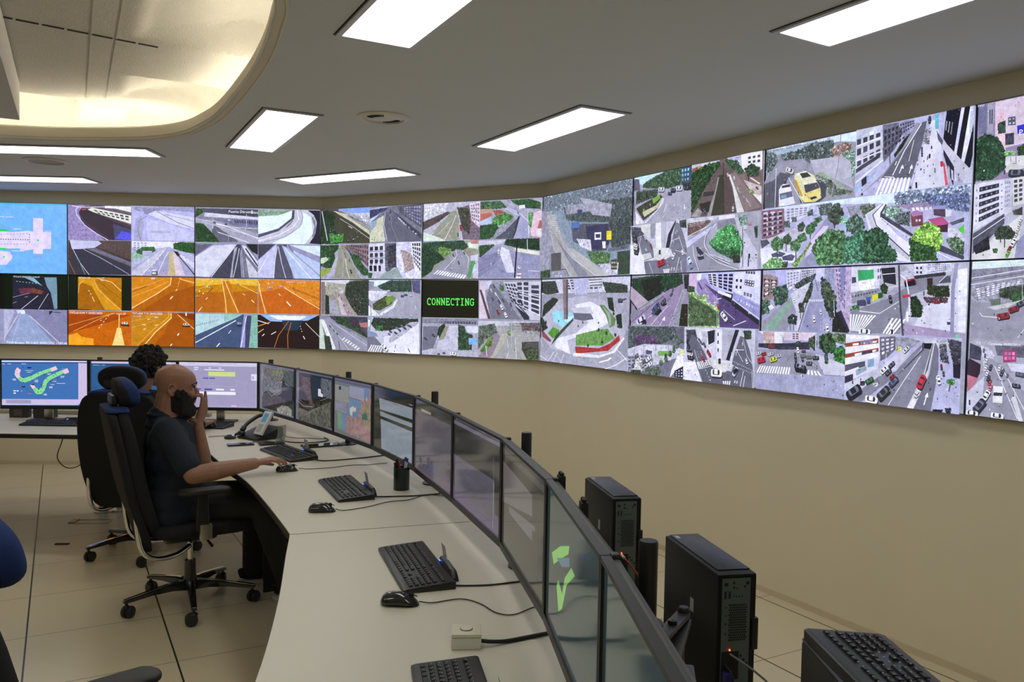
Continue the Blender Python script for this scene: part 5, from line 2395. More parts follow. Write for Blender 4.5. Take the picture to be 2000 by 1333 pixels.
ceiling_light(0.165, 4.79, math.atan2(-0.88, 0.49), 'lit ceiling panel above the middle of the video wall')
ceiling_light(-1.375, 6.6, a2, 'thin looking lit ceiling panel nearest the corner of the video wall')
ceiling_light(1.395, 2.58, math.atan2(-0.862, 0.507), 'lit ceiling panel cut by the top edge at the right')
ceiling_light(-3.14, 5.665, math.atan2(0.045, 1), 'longer lit ceiling panel at the left, just under the recess rim')
ceiling_light(-4.28, 7.02, math.atan2(0.02, 1), 'lower lit ceiling panel at the far left, nearest the video wall')
ceiling_light(0.5, 0.7, a1, 'added lit ceiling panel above the photographer, unseen, for extra light')  # extra panel out of view, added to light the room
ceiling_light(-1.5, 0.9, 0.2, 'added unseen lit ceiling panel behind the photographer at the left, for extra light')  # unseen, put in to brighten the left side
ceiling_light(-3.4, 1.2, 0.0, 'added unseen lit ceiling panel farther left behind the photographer, brightening the floor')  # another added panel out of view, lifts the dark floor at the left

def vent(cx, cy, r, label, kind):
    t = thing('ceiling_vent' if kind else 'ceiling_speaker', label, 'ceiling vent' if kind else 'speaker', (cx, cy, CEIL), 0.4)
    MB().lathe([(r, -0.0005), (r, -0.005), (r * .93, -0.011), (r * .80, -0.014), (r * .78, -0.008), (r * .78, -0.0005)], seg=40, cap=False).build('ring', M_white if kind else M_frame, t)
    if kind:
        MB().lathe([(r * .78, -0.006), (r * .5, -0.007), (r * .3, -0.012), (0, -0.013)], seg=32).build('cover', M_white, t)
        for half in (0, 1):
            sl = MB()
            for k in range(24 * half, 24 * half + 10):
                a = 2 * PI * (k + 1) / 48
                sl.bar((r * .45 * math.cos(a), r * .45 * math.sin(a), -0.0115), (r * .66 * math.cos(a), r * .66 * math.sin(a), -0.0085), 0.006, 0.004)
            sl.build('slots', M_blackm, t, smooth=False)
    else:
        MB().lathe([(r * .78, -0.004), (0, -0.006)], seg=32).build('grille', mat('grille_grey', (0.42, 0.42, 0.40), 0.7), t)
    return t
vent(-0.735, 4.52, 0.145, 'round white air vent in the ceiling between two light panels', True)
vent(-3.53, 6.11, 0.155, 'round speaker grille in the ceiling between the two left light panels', False)

# ------------------------------------------------------------ the video wall
FEEDS = {}
_k = None
for _l in FEED_TEXT.strip().split('\n'):
    if _l[0] == '@': _k = _l[1:]; FEEDS[_k] = []
    else: FEEDS[_k].append(_l)
seams = [K2 - dr(A1) * PW * 3, K2 - dr(A1) * PW * 2, K2 - dr(A1) * PW, K2, K2 + dr(A2) * PW, K4, K4 + dr(A3) * PW, K4 + dr(A3) * PW * 2, K4 + dr(A3) * PW * 3]
heads = [A1, A1, A1, A2, A2, A3, A3, A3, A3]
WALL_LABELS = {
 '00': 'video wall display with a light blue map of a cross-shaped white building',
 '01': 'video wall display with two hazy grey tunnel views in black surrounds, lower far left',
 '10': 'video wall display of dim grey tunnel ramps, right of the blue map',
 '11': 'video wall display of orange tunnels, one with a bright yellow wedge',
 '20': 'video wall display with a bright white curved tunnel at its upper right',
 '21': 'video wall display of orange tunnels above a bluish tunnel and a black one',
 '30': 'video wall display with a row of parked white cars and a corner house, upper row',
 '31': 'video wall display with green hillside road and roundabout views, left of the CONNECTING display',
 '40': 'video wall display with a zebra crossing and a red and white road sign, upper row',
 '41': 'video wall display with a black quarter reading CONNECTING in green',
 '50': 'video wall display showing one hazy motorway with billboards',
 '51': 'video wall display showing one large roundabout with an obelisk and fountain',
 '60': 'video wall display with an avenue in tree shade and a green bank beside a bend',
 '61': 'video wall display with a bright green tree and a row of round topiary bushes',
 '70': 'video wall display with a yellow ambulance van above a wide avenue panorama',
 '71': 'video wall display with an underpass entrance and a striped crossing, lower row',
 '80': 'video wall display with a blue parking sign, cut by the right edge, upper row',
 '81': 'video wall display with a car park and a pink billboard, cut by the right edge'}
for c in range(9):
    for r in range(2):
        a = heads[c]; s0 = seams[c]
        t = thing('video_wall_display', WALL_LABELS['%d%d' % (c, r)], 'display', (s0.x, s0.y, ZB + PH * (2 - r)), -a, 'displays of the video wall')
        g = 0.0012
        MB().box(g, PW - g, 0.004, 0.034, -PH + g, -g).build('housing', M_wbez, t, smooth=False)
        bz = MB(); e = 0.0035
        for x0, x1, z0, z1 in ((g, PW - g, -e, -g), (g, PW - g, -PH + g, -PH + e), (g, e, -PH + e, -e), (PW - e, PW - g, -PH + e, -e)):
            bz.box(x0, x1, -0.008, 0.004, z0, z1)
        bz.build('bezel', M_wbez, t, smooth=False)
        P = Painter(PW, PH)
        P.rect = (e, PW - e, e, PH - e)
        if c == 0 and r == 0: P.amp = .015
        P.poly([(0, 0), (PW, 0), (PW, PH), (0, PH)], (0.35, 0.36, 0.42), 0.1)
        for cell in 'wabcde':
            k = '%d%d%s' % (c, r, cell)
            if k not in FEEDS: continue
            x0, x1 = (0, PW) if cell in 'we' else ((0, PW / 2) if cell in 'ac' else (PW / 2, PW))
            if k == '70a': x1 = PW * 0.5
            y0, y1 = (0, PH) if cell == 'w' else ((0, PH / 2) if cell in 'ab' else (PH / 2, PH))
            P.rect = (max(x0, e), min(x1, PW - e), max(y0, e), min(y1, PH - e))
            P.run(FEEDS[k])
            if c >= 3 and k not in ('41a',) or k in ('20a', '10d'):
                P.clutter(150 if c >= 3 else 60)
        P.build('screen', M_pic, t)
# ------------------------------------------------------------ desks
DZ = 0.74
J = [V(p) for p in [(-3.65, 5.735), (-3.045, 5.79), (-2.43, 5.85), (-1.845, 5.865), (-1.445, 5.36), (-1.075, 4.85), (-.76, 4.385), (-.465, 3.83), (-.235, 3.22), (-.03, 2.62), (.09, 2.005), (.16, 1.385), (.20, .765)]]
IN_A = [(-0.83, 3.03), (-1.06, 3.49), (-1.30, 3.94), (-1.58, 4.37), (-1.87, 4.88), (-2.0, 5.22), (-2.2, 5.44)]
IN_B = [(-0.83, 3.03), (-0.775, 2.78), (-0.67, 2.32), (-0.58, 1.83), (-0.53, 1.35), (-0.50, 0.9), (-0.49, 0.45)]
OUT_B = [(0.10, 3.35), (0.215, 2.75), (0.33, 2.05), (0.38, 1.38), (0.42, 0.75), (0.42, 0.45)]
OUT_A = [(0.10, 3.35), (-0.20, 4.0), (-0.50, 4.6), (-0.85, 5.15), (-1.25, 5.72), (-1.62, 6.2), (-2.0, 6.32)]
def smooth2(p, n=6): return [(q.x, q.y) for q in spline([(a, b, 0) for a, b in p], n)]
def offs(poly, d):
    """shrink a counter-clockwise outline a little (per vertex)"""
    out = []; n = len(poly)
    c = sum(poly[i][0] * poly[(i + 1) % n][1] - poly[(i + 1) % n][0] * poly[i][1] for i in range(n))
    s = 1 if c > 0 else -1
    for i in range(n):
        a, b = V(poly[i - 1]), V(poly[(i + 1) % n]); t = (b - a).normalized()
        out.append((poly[i][0] - t.y * d * s, poly[i][1] + t.x * d * s))
    return out
def desk(name, label, poly, legs, panels=()):
    t = thing(name, label, 'desk', (poly[0][0], poly[0][1], 0), 0, 'curved operator desk modules')
    o = V((poly[0][0], poly[0][1]))
    lp = [(p[0] - o.x, p[1] - o.y) for p in poly]
    MB().prism(offs(lp, 0.0025), DZ - 0.004, DZ).build('desktop', M_desk, t, smooth=False)
    MB().prism(lp, DZ - 0.030, DZ - 0.0045).build('edge_band', M_edge, t, smooth=False)
    for (x, y) in legs:
        MB().lathe([(.075, 0), (.075, .012), (.04, .018), (.04, DZ - .03)], (x - o.x, y - o.y, 0), 24).build('leg', M_alu, t)
    for (a, b, z0, z1) in panels:
        d = (V(b) - V(a)).normalized(); nn = V((-d.y, d.x)) * 0.02
        q = [V(a) - o, V(b) - o, V(b) - o + nn, V(a) - o + nn]
        MB().prism([tuple(p) for p in q], z0, z1).build('panel', M_blackm, t, smooth=False)
    return t
# far module (seam at the middle) and near module share one straight seam
pa = smooth2(IN_A) + [(-2.2, 5.46)] + [(-2.2, 6.32)] + [p for p in smooth2(OUT_A[::-1])]
seamv = (V((0.10, 3.35)) - V((-0.83, 3.03))).normalized()
desk('control_desk', 'far pale curved desk module where the bearded operator sits', pa, [(-1.75, 5.5), (-0.55, 3.9)], [((-1.36, 4.44), (-0.95, 4.70), 0.0, DZ - .031), ((-0.62, 3.30), (-0.02, 3.50), 0.0, DZ - .031)])
pb = [(p[0] - 0.0013, p[1] - 0.004) for p in smooth2(IN_B)] + [p for p in smooth2(OUT_B[::-1])]
pb[-1] = (pb[-1][0], pb[-1][1] - 0.004)
desk('control_desk', 'near pale curved desk module under the nearest keyboards and the alarm button', pb, [(-0.25, 1.4), (-0.2, 2.6)])
pl = [(-5.4, 5.19), (-2.77, 5.215)] + [(-2.70, 5.30), (-2.62, 5.40), (-2.50, 5.455), (-2.203, 5.46), (-2.203, 6.32), (-2.6, 6.33), (-5.4, 6.2)]
desk('control_desk', 'left pale desk with a black front edge in front of the far wall', pl, [(-3.10, 6.12), (-2.99, 6.17), (-4.9, 5.95)])
# rear shelf strip on the left desk
sh = thing('desk_riser', 'low grey cable riser along the back of the left desk', 'riser', (-3.9, 6.16, DZ))
MB().box(-1.3, 1.6, -0.03, 0.02, 0.0005, 0.03).build('strip', mat('riser_grey', (0.45, 0.43, 0.38), 0.5), sh, bevel=0.003)

# ------------------------------------------------------------ monitors on poles
ZT, MH = CZ - 0.427, 0.36
MONS = {}
for _l in MON_TEXT.strip().split('\n'):
    if _l[0] == '@': _k = int(_l[1:]); MONS[_k] = []
    else: MONS[_k].append(_l)
MBASE = {1: '3f72b6', 2: '2c5c90', 3: 'a29cc0', 4: '4c4a54', 5: '4c4a54', 6: '706c74', 7: '28281f', 8: '574f58', 9: '544c60', 10: '33312a', 11: '2c3436', 12: '1d2427'}
MLAB = {
 1: 'monitor with a blue screen and two green curved tunnel plans, far left',
 2: 'monitor behind the curly-haired operator and the tall chair',
 3: 'monitor with a lilac form and a yellow box, behind the raised hand',
 4: 'monitor with a dark aerial photo, directly right of the lilac form monitor',
 5: 'monitor with a dark aerial photo crossed by a brown road, second from the corner',
 6: 'monitor with a coloured map of a coast in blue, green and pink',
 7: 'monitor with a pale blue table on a black page',
 8: 'monitor with a greyish document page, behind the pen cup',
 9: 'monitor with a dark band over a lilac page, above the desk seam',
 10: 'dim grey monitor seen at a steep angle, next to the one with a dark band',
 11: 'dark glossy monitor showing green shapes and mirroring the desk cables',
 12: 'nearest glossy monitor, cut by the bottom edge'}
for i in range(1, 13):
    a, b = J[i - 1], J[i]
    d = b - a; W = d.length - 0.004; d.normalize()
    ang = math.atan2(d.y, d.x)
    t = thing('monitor', MLAB[i], 'monitor', (a.x + d.x * .002, a.y + d.y * .002, ZT), ang, 'monitors along the desks')
    fr = MB(); e, eb = 0.009, 0.022
    for x0, x1, z0, z1 in ((0, W, -e, 0), (0, W, -MH, -MH + eb), (0, e, -MH + eb, -e), (W - e, W, -MH + eb, -e)):
        fr.box(x0, x1, 0, 0.018, z0, z1)
    fr.build('bezel', M_bezel, t, smooth=False)
    MB().box(0.004, W - 0.004, 0.0185, 0.034, -MH + .004, -0.004).build('back_cover', M_bezel2, t, bevel=0.006)
    MB().box(W * .25, W * .75, 0.0345, 0.055, -MH * .82, -MH * .3).build('rear_bulge', M_bezel2, t, bevel=0.012)
    P = Painter(W, MH, 6e-6)
    P.z = -0.006
    P.rect = (e, W - e, e, MH - eb)
    P.poly([(0, 0), (W, 0), (W, MH), (0, MH)], srgb(MBASE[i]), 0.03)
    P.amp = .02
    if i >= 4: P.gain, P.sat = (.95, .6) if i in (4, 5) else ((.72, .62) if i < 10 else (.9, .9))
    P.run(MONS.get(i, []))
    if i == 8:
        for k in range(16): P.line([(W * .08, MH * (.25 + .04 * k)), (W * random.uniform(.2, .45), MH * (.25 + .04 * k))], 0.0014, srgb('556'))
    if i == 9:
        for k in range(12): P.line([(W * .08, MH * (.5 + .035 * k)), (W * random.uniform(.3, .8), MH * (.5 + .035 * k))], 0.0014, srgb('445'))
        P.line([(W * .86, MH * .46), (W * .86, MH * .9)], 0.003, srgb('aab'))
    P.build('screen', M_mon, t)
    if i in (10, 11):
        x0 = W - .01 if i == 10 else W * .42
        kb = MB().box(x0 - .016, x0 + .016, .0365, .052, -.035, .006)
        for s in (-1, 1): kb.lathe([(.005, .006), (.006, .011), (.004, .015), (0, .0155)], (x0 + s * .008, .044, 0), 12)
        kb.build('clamp', M_black, t, bevel=.0015)
    if i in (1, 2, 3):                      # monitors on their own stands
        MB().box(W / 2 - .03, W / 2 + .03, 0.056, 0.075, -MH - (ZT - MH - DZ) + .012, -MH * .5).build('neck', M_alu, t, bevel=0.004)
        MB().box(W / 2 - .12, W / 2 + .12, -0.02, 0.10, -MH - (ZT - MH - DZ) + .0005, -MH - (ZT - MH - DZ) + .012).build('foot', M_black, t, bevel=0.004)
    else:                                   # small lugs between neighbours
        MB().box(W - .010, W + .008, 0.0195, 0.034, -.006, 0.0025).build('corner_clip', M_bezel2, t, bevel=0.002)

POLES = [(-3.045, 5.95, 0, (0, 1)), (-1.80, 6.02, 0, (3,)), (-1.02, 5.04, 0, (4, 5)), (-0.375, 3.96, 0, (6, 7)), (0.055, 2.70, 0, (8, 9)), (0.255, 1.45, 0, (10, 11))]
PLAB = ['short black pole top above the blue-screen monitor', 'black pole top behind the first aerial photo monitor', 'black pole top behind the coast map monitor', 'black pole behind the document monitor, its round foot on the desk near the pen cup', 'tall black pole standing clear of the dim grey monitors', 'nearest thick black pole in front of the two computer towers']
for (x, y, z, ms), lb in zip(POLES, PLAB):
    t = thing('monitor_pole', lb, 'pole', (x, y, DZ), 0, 'poles that carry the monitors')
    hh = CZ - 0.418 - DZ
    MB().lathe([(.0175, .012), (.0175, hh - .004), (.0160, hh)], seg=28).build('tube', M_black, t)
    MB().lathe([(.055, .0005), (.055, .006), (.03, .012), (.0, .012)], seg=32).build('base_plate', M_black, t)
    MB().lathe([(.03, hh - .2), (.03, hh - .15)], seg=24).build('collar', M_black, t)
    for mi in ms:
        c = (J[mi] + J[mi + 1]) / 2; d = (J[mi + 1] - J[mi]).normalized(); nn = V((-d.y, d.x))
        q = c + nn * 0.075
        mid = (V((x, y)) + q) / 2 + nn * 0.03
        zz = ZT - MH * .5 - DZ
        MB().bar((0, 0, zz), (mid.x - x, mid.y - y, zz), .035, .028).bar((mid.x - x, mid.y - y, zz + .03), (q.x - x, q.y - y, zz + .03), .03, .028).build('arm', M_black, t, bevel=0.004)
        e1 = q - V((x, y)) - nn * .018
        MB().bar((e1.x, e1.y, zz - .05), (e1.x, e1.y, zz + .05), .1, .004, up=(nn.x, nn.y, 0)).build('mounting_plate', M_black, t)
# ------------------------------------------------------------ keyboards, mice and other things on the desk
def keyboard_mesh():
    b = MB()
    L, D = .457, .165
    # wedge body: profile in y-z swept along x
    pr_ = [(-D / 2, .0), (-D / 2, .010), (-D / 2 + .012, .0135), (D / 2 - .008, .024), (D / 2, .021), (D / 2, .0)]
    rings = [[V((x, y, z)) for y, z in pr_] for x in (-L / 2, L / 2)]
    b.loft(rings)
    return b
def keys_mesh():
    k = MB(); L, D = .457, .165
    def zt(y): return .0135 + (y + D / 2 - .012) / (D - .020) * .0105
    def key(x, y, wd, dp=.0155):
        z = zt(y)
        a, c = wd / 2 - .0014, dp / 2 - .0012
        vs = [(x + sx * a, y + sy * c, z - .001 + sy * .0006) for sx, sy in ((-1, -1), (1, -1), (1, 1), (-1, 1))] + [(x + sx * (a - .0018), y + sy * (c - .0016), z + .0045 + sy * .0006) for sx, sy in ((-1, -1), (1, -1), (1, 1), (-1, 1))]
        k.add(vs, [(3, 2, 1, 0), (4, 5, 6, 7), (0, 1, 5, 4), (1, 2, 6, 5), (2, 3, 7, 6), (3, 0, 4, 7)])
    u = .019; x0 = -L / 2 + .012
    ys = [-.056, -.037, -.018, .001, .020, .046]
    lay = [[1.25, 1.25, 1.25, 6.25, 1.25, 1.25, 1.25, 1.25], [1.25] + [1] * 11 + [2.75], [1.75] + [1] * 11 + [2.25], [1.5] + [1] * 12 + [1.5], [1] * 13 + [2], [1, .6, 1, 1, 1, 1, .3, 1, 1, 1, 1, .3, 1, 1, 1, 1]]
    for r, row in enumerate(lay):
        x = x0
        for i, wd in enumerate(row):
            if not (r == 5 and wd < 1): key(x + wd * u / 2, ys[r], wd * u, .0155 if r < 5 else .013)
            x += wd * u
    xn = x0 + 15.35 * u
    for i in range(3):
        for r in (3, 4, 5): key(xn + (i + .5) * u, ys[r], u, .0155 if r < 5 else .013)
        key(xn + (i + .5) * u, ys[0], u)
    key(xn + 1.5 * u, ys[1], u)
    xp = xn + 3.3 * u
    for r in range(6):
        for i in range(4): key(xp + (i + .5) * u, ys[r], u, .0155 if r < 5 else .013)
    return k
M_legend = mat('key_legends', (0.35, 0.35, 0.36), 0.6)
def legends_mesh():
    k = MB(); L, D = .457, .165
    u = .019; x0 = -L / 2 + .012
    for r, y in enumerate([-.056, -.037, -.018, .001, .020, .046]):
        for i in range(22):
            if r == 0 and i < 14: continue
            x = x0 + (i + .4) * u + r * .002
            if x > L / 2 - .014: continue
            z = .0135 + (y + D / 2 - .012) / (D - .020) * .0105 + .0052
            k.box(x - .0016, x + .0016, y + .0005, y + .0036, z, z + .0002)
    return k
def make_keyboard(label, loc, rz, reader=True, z=DZ, scale=1.0, cat='keyboard'):
    t = thing('keyboard', label, cat, (loc[0], loc[1], z + .0006), rz, 'black keyboards')
    keyboard_mesh().build('body', M_black, t, bevel=0.0025)
    o = keys_mesh().build('keycaps', M_key, t, smooth=False); o['kind'] = 'stuff'
    legends_mesh().build('key_legends', M_legend, t, smooth=False)['kind'] = 'stuff'
    if reader:
        r = MB()
        pr_ = [(.083, .0), (.083, .024), (.088, .036), (.100, .040), (.108, .030), (.110, .0)]
        xs = [-.02, .0, .07, .14, .165]; sc = [.35, .95, 1, .9, .3]
        r.loft([[V((x, .083 + (y - .083), zz * s)) for y, zz in pr_] for x, s in zip(xs, sc)])
        r.build('card_reader', M_black, t, bevel=0.002)
        MB().box(.012, .026, .080, .0825, .026, .029).build('status_light', M_led_b, t, smooth=False)
    return t
def card(label, kb, x=.05, lean=.18):
    M = world_of(kb) @ Matrix.Translation((x, .094, .0385)) @ Matrix.Rotation(lean, 4, 'X')
    t = thing('smart_card', label, 'card', (0, 0, 0)); t.matrix_world = M
    b = MB().box(-.027, .027, -.0004, .0004, 0, .052).build('plastic_card', mat('card_plastic', (0.62, 0.62, 0.60), 0.35), t, bevel=.0003, bseg=1)
    MB().box(-.006, .006, -.0007, -.0005, .008, .018).build('chip', mat('gold_contact', (0.6, 0.45, 0.15), 0.3, metal=1), t, smooth=False)
def cable(name, parent, pts, r=.0025, m=None, n=8):
    P = spline(to_local(parent, pts), n)
    return MB().tube(P, r, 8).build(name, m or M_cable, parent)
CBZ = DZ + .0035
k3 = make_keyboard('black keyboard on the near desk module beside the nearest mouse, card standing in its reader', (-.312, 2.655), R(-71))
card('grey card standing in the keyboard next to the nearest mouse', k3)
cable('cable', k3, [(-.205, 2.475, CBZ + .01), (-.15, 2.49, CBZ), (-.06, 2.50, CBZ), (.02, 2.53, CBZ), (.10, 2.56, CBZ)], .003)
k2 = make_keyboard('black keyboard between the pen cup and the middle mouse, card standing in its reader', (-.775, 3.775), R(-65.5))
card('clear grey card standing in the keyboard near the pen cup', k2)
cable('cable', k2, [(-.64, 3.60, CBZ + .01), (-.56, 3.65, CBZ), (-.42, 3.68, CBZ), (-.29, 3.75, CBZ), (-.2, 3.8, CBZ)], .0035)
k1 = make_keyboard('black keyboard in front of the fingers of the bearded operator', (-1.285, 4.64), R(-52))
card('clear card standing in the keyboard by the hand on the mouse', k1)
cable('cable', k1, [(-1.10, 4.46, CBZ + .01), (-1.03, 4.47, CBZ), (-.88, 4.55, CBZ), (-.74, 4.66, CBZ), (-.66, 4.72, CBZ)], .0035)
k4 = make_keyboard('black keyboard cut by the bottom edge, below the white button box', (-.105, 1.70), R(-79))
card('grey card at the bottom edge, standing in the lowest keyboard', k4)
k0 = make_keyboard('black keyboard lying on the left desk before the blue-screen monitor', (-3.17, 5.625), R(1))
k5 = make_keyboard('black keyboard behind the raised hand, under the lilac form monitor', (-2.20, 5.65), R(-8), reader=False)

def make_mouse(label, loc, rz, pts=None):
    t = thing('mouse', label, 'mouse', (loc[0], loc[1], DZ + .0006), rz, 'black computer mice')
    rings = []
    for i in range(13):
        s = -1 + 2 * i / 12
        wdt = .031 * (1 - .9 * abs(s) ** 4) ** .5 * (1 - .08 * s)
        h = .038 * max(.05, (1 - abs(s + .18) ** 2.6 * .62)) * (1 if abs(s) < .99 else .45)
        ring = []
        for k in range(17):
            a = PI * k / 16
            ring.append(V((s * .058, wdt * math.cos(a) * (1 - .12 * math.sin(a)), .002 + (h - .002) * math.sin(a) ** .75)))
        rings.append(ring)
    MB().loft(rings).build('shell', M_blackgl, t, sub=1)
    MB().bar((.012, 0, .0385), (.052, 0, .026), .0012, .003).build('button_split', M_blackm, t, smooth=False)
    MB().lathe([(.0001, -.003), (.008, -.003), (.008, .003), (.0001, .003)], M=Matrix.Translation((.034, 0, .0285)) @ Matrix.Rotation(PI / 2, 4, 'X'), seg=16).build('scroll_wheel', M_blackm, t)
    if pts: cable('cable', t, pts, .0018)
    return t
make_mouse('middle black mouse lying alone on the desk, left of the pen cup', (-.79, 3.375), R(5), [(-.735, 3.38, DZ + .012), (-.70, 3.39, CBZ), (-.61, 3.46, CBZ), (-.54, 3.55, CBZ), (-.45, 3.60, CBZ), (-.38, 3.70, CBZ), (-.28, 3.68, CBZ), (-.2, 3.72, CBZ)])
make_mouse('nearest black mouse, between the keyboard and the white button box', (-.315, 2.33), R(-4), [(-.258, 2.325, DZ + .012), (-.22, 2.34, CBZ), (-.14, 2.375, CBZ), (-.08, 2.34, CBZ), (-.03, 2.27, CBZ), (.02, 2.26, CBZ), (.08, 2.32, CBZ), (.14, 2.34, CBZ)])
make_mouse('black mouse under the hand of the bearded operator', (-1.165, 4.185), R(25), [(-1.11, 4.21, DZ + .012), (-1.06, 4.24, CBZ), (-.96, 4.28, CBZ), (-.86, 4.36, CBZ), (-.78, 4.38, CBZ), (-.68, 4.44, CBZ)])

# pen cup and pens
t = thing('pen_cup', 'black cylindrical pen cup on the desk before the document monitor', 'cup', (-.515, 3.815, DZ + .0005))
MB().lathe([(.036, 0), (.038, .003), (.038, .108), (.0345, .108), (.0345, .004), (0, .004)], seg=32, cap=True).build('cup', mat('dark_green_plastic', (0.006, 0.014, 0.010), 0.3), t)
pens = [(-.018, .008, .02, .6, M_blackm, 'black'), (.012, .016, .035, 1.2, M_white, 'white'), (.020, .004, .03, .4, M_white, 'white'), (.006, .020, .02, 2.0, mat('blue_plastic', (0.02, 0.04, 0.3), .35), 'blue'), (-.006, -.012, .01, 3.2, mat('red_plastic', (0.5, 0.05, 0.03), .35), 'red'), (-.022, -.008, .0, 4.2, M_blackm, 'black')]
plab = ['thick black marker at the left of the pen cup', 'white pen in the pen cup, the more upright one', 'white pen at the right rim of the pen cup', 'blue capped pen at the back of the pen cup', 'red pen lying low in the pen cup', 'short black pen at the front of the pen cup']
for (dx, dy, ex, ph, m, cn), lb in zip(pens, plab):
    a = V((-.515 + dx * .5, 3.815 + dy * .5, DZ + .0075)); b = V((-.515 + dx * 1.35, 3.815 + dy * 1.35, DZ + .128 + ex * .6))
    p = thing('pen', lb, 'pen', a, 0, 'pens in the pen cup')
    MB().tube([(0, 0, 0), tuple(b - a)], .0042 if cn != 'black' else .006, 12).build('barrel', m, p)
    MB().tube([tuple((b - a) * .88), tuple((b - a) * 1.02)], .0048 if cn != 'black' else .0068, 12).build('cap', mat('cap_blue', (0.03, 0.05, 0.35), .3) if cn == 'white' else m, p)

# white button box
t = thing('button_box', 'small white box with a round push button and a thick black cable', 'button', (-.105, 2.06, DZ + .0005), R(4))
MB().box(-.038, .038, -.037, .037, 0, .030).build('base', M_white, t, bevel=.003)
MB().box(-.0385, .0385, -.0375, .0375, .0305, .040).build('cover', mat('ivory_plastic', (0.72, 0.66, 0.52), 0.45), t, bevel=.003)
MB().lathe([(.015, .0402), (.015, .043), (.0135, .0435), (.0, .041)], seg=28).build('push_button', M_white, t)
MB().lathe([(.0165, .0401), (.0165, .0408), (.0155, .0408), (.0155, .0401)], seg=28).build('button_gap', M_blackm, t)
cable('cable', t, [(-.066, 2.045, DZ + .016), (-.04, 2.05, DZ + .012), (.0, 2.07, DZ + .006), (.06, 2.10, DZ + .006), (.14, 2.14, DZ + .006), (.2, 2.16, DZ + .006)], .0055)

# smartphones and tablet
def phone(name, label, cat, loc, rz, L, Wd, m=M_blackgl):
    t = thing(name, label, cat, (loc[0], loc[1], DZ + .0005), rz)
    MB().box(-L / 2, L / 2, -Wd / 2, Wd / 2, 0, .009).build('case', M_black, t, bevel=.003)
    MB().box(-L / 2 + .004, L / 2 - .004, -Wd / 2 + .004, Wd / 2 - .004, .0092, .0096).build('screen', m, t, smooth=False)
    MB().box(L / 2 - .03, L / 2 - .012, -Wd / 2 + .01, -Wd / 2 + .03, .0098, .0105).build('camera_bump', M_blackm, t, smooth=False)
phone('smartphone', 'dark smartphone lying left of the clear phone stand', 'phone', (-1.66, 4.935), R(26), .155, .072, mat('violet_glass', (0.03, 0.02, 0.06), .15))
phone('smartphone', 'black smartphone lying in front of the clear phone stand', 'phone', (-1.485, 4.985), R(28), .15, .075)
phone('tablet', 'long black tablet lying under the coast map monitor and mirroring it', 'tablet', (-1.165, 4.955), R(31), .24, .10, mat('mirror_glass', (0.004, 0.004, 0.005), .03))
# loose pen
t = thing('pen', 'clear pen with a blue cap lying left of the desk phone', 'pen', (-1.90, 5.24, DZ + .005), R(28))
MB().tube([(-.07, 0, 0), (.045, 0, 0)], .0042, 10).build('barrel', mat('clear_plastic', (0.5, 0.47, 0.45), .2), t)
MB().tube([(.045, 0, 0), (.075, 0, 0)], .0052, 10).build('cap', mat('cap_blue', (0.03, 0.05, 0.35), .3), t)

# desk telephone with a white fascia and a separate handset
t = thing('desk_phone', 'black desk telephone with a white tilted fascia, handset and coiled cord', 'phone', (-1.61, 5.20, DZ + .0005), R(-38))
MB().loft([[V((x, y, z)) for y, z in ((-.10, 0), (-.10, .015), (.09, .075), (.10, .06), (.10, 0))] for x in (-.13, .085)]).build('base', M_black, t, bevel=.006)
Mf = Matrix.Translation((.045, -.055, .03)) @ Matrix.Rotation(R(58), 4, 'X')
MB().box(-.040, .040, 0, .165, .0, .018, M=Mf).build('fascia', mat('fascia_white', (0.72, 0.72, 0.70), .35), t, bevel=.004)
MB().box(-.026, .022, .088, .148, .0182, .0190, M=Mf).build('display', mat('phone_display', (0.02, 0.05, 0.09), .2, emit=(0.10, 0.30, 0.50), es=.5), t, smooth=False)
kk = MB()
for i in range(3):
    for j in range(4): kk.box(-.024 + i * .016, -.014 + i * .016, .018 + j * .014, .027 + j * .014, .0182, .0196, M=Mf)
kk.build('keypad', mat('grey_keys', (0.35, 0.33, 0.36), .5), t, smooth=False)['kind'] = 'stuff'
hs = spline([(-.095, -.085, .050), (-.10, -.05, .085), (-.10, .0, .115), (-.095, .05, .135), (-.09, .085, .13)], 6)
MB().tube(hs, [.017 if (i < 4 or i > len(hs) - 5) else .012 for i in range(len(hs))], 12).build('handset', M_black, t)
MB().ell((-.095, -.09, .035), (.026, .024, .018)).build('earpiece', M_black, t)
MB().ell((-.09, .09, .115), (.026, .024, .018)).build('mouthpiece', M_black, t)
coil = []
for i in range(90):
    a = i * .9; s = i / 89
    c = V((-.15 - .04 * math.sin(s * PI), -.10 + .10 * s, .014))
    coil.append((c.x + .006 * math.cos(a), c.y, c.z + .008 * math.sin(a)))
MB().tube(coil, .0022, 6).build('coiled_cord', M_cable, t)
MB().tube(spline([(-.12, -.12, .006), (-.155, -.125, .006), (-.165, -.16, .006), (-.13, -.175, .006), (-.105, -.15, .006), (-.12, -.12, .006)], 8), .008, 8).build('cord_loop', M_cable, t)
cable('line_cord', t, [(-1.50, 5.20, DZ + .03), (-1.46, 5.12, CBZ), (-1.36, 5.05, CBZ), (-1.24, 5.06, CBZ), (-1.17, 5.15, CBZ), (-1.22, 5.26, CBZ)], .0035)
cable('thin_cord', t, [(-1.52, 5.26, DZ + .03), (-1.44, 5.24, CBZ), (-1.30, 5.22, CBZ), (-1.18, 5.20, CBZ)], .0018)
t = thing('phone_stand', 'clear acrylic stand between the desk telephone and the smartphones', 'stand', (-1.505, 5.075, DZ + .0005), R(-30))
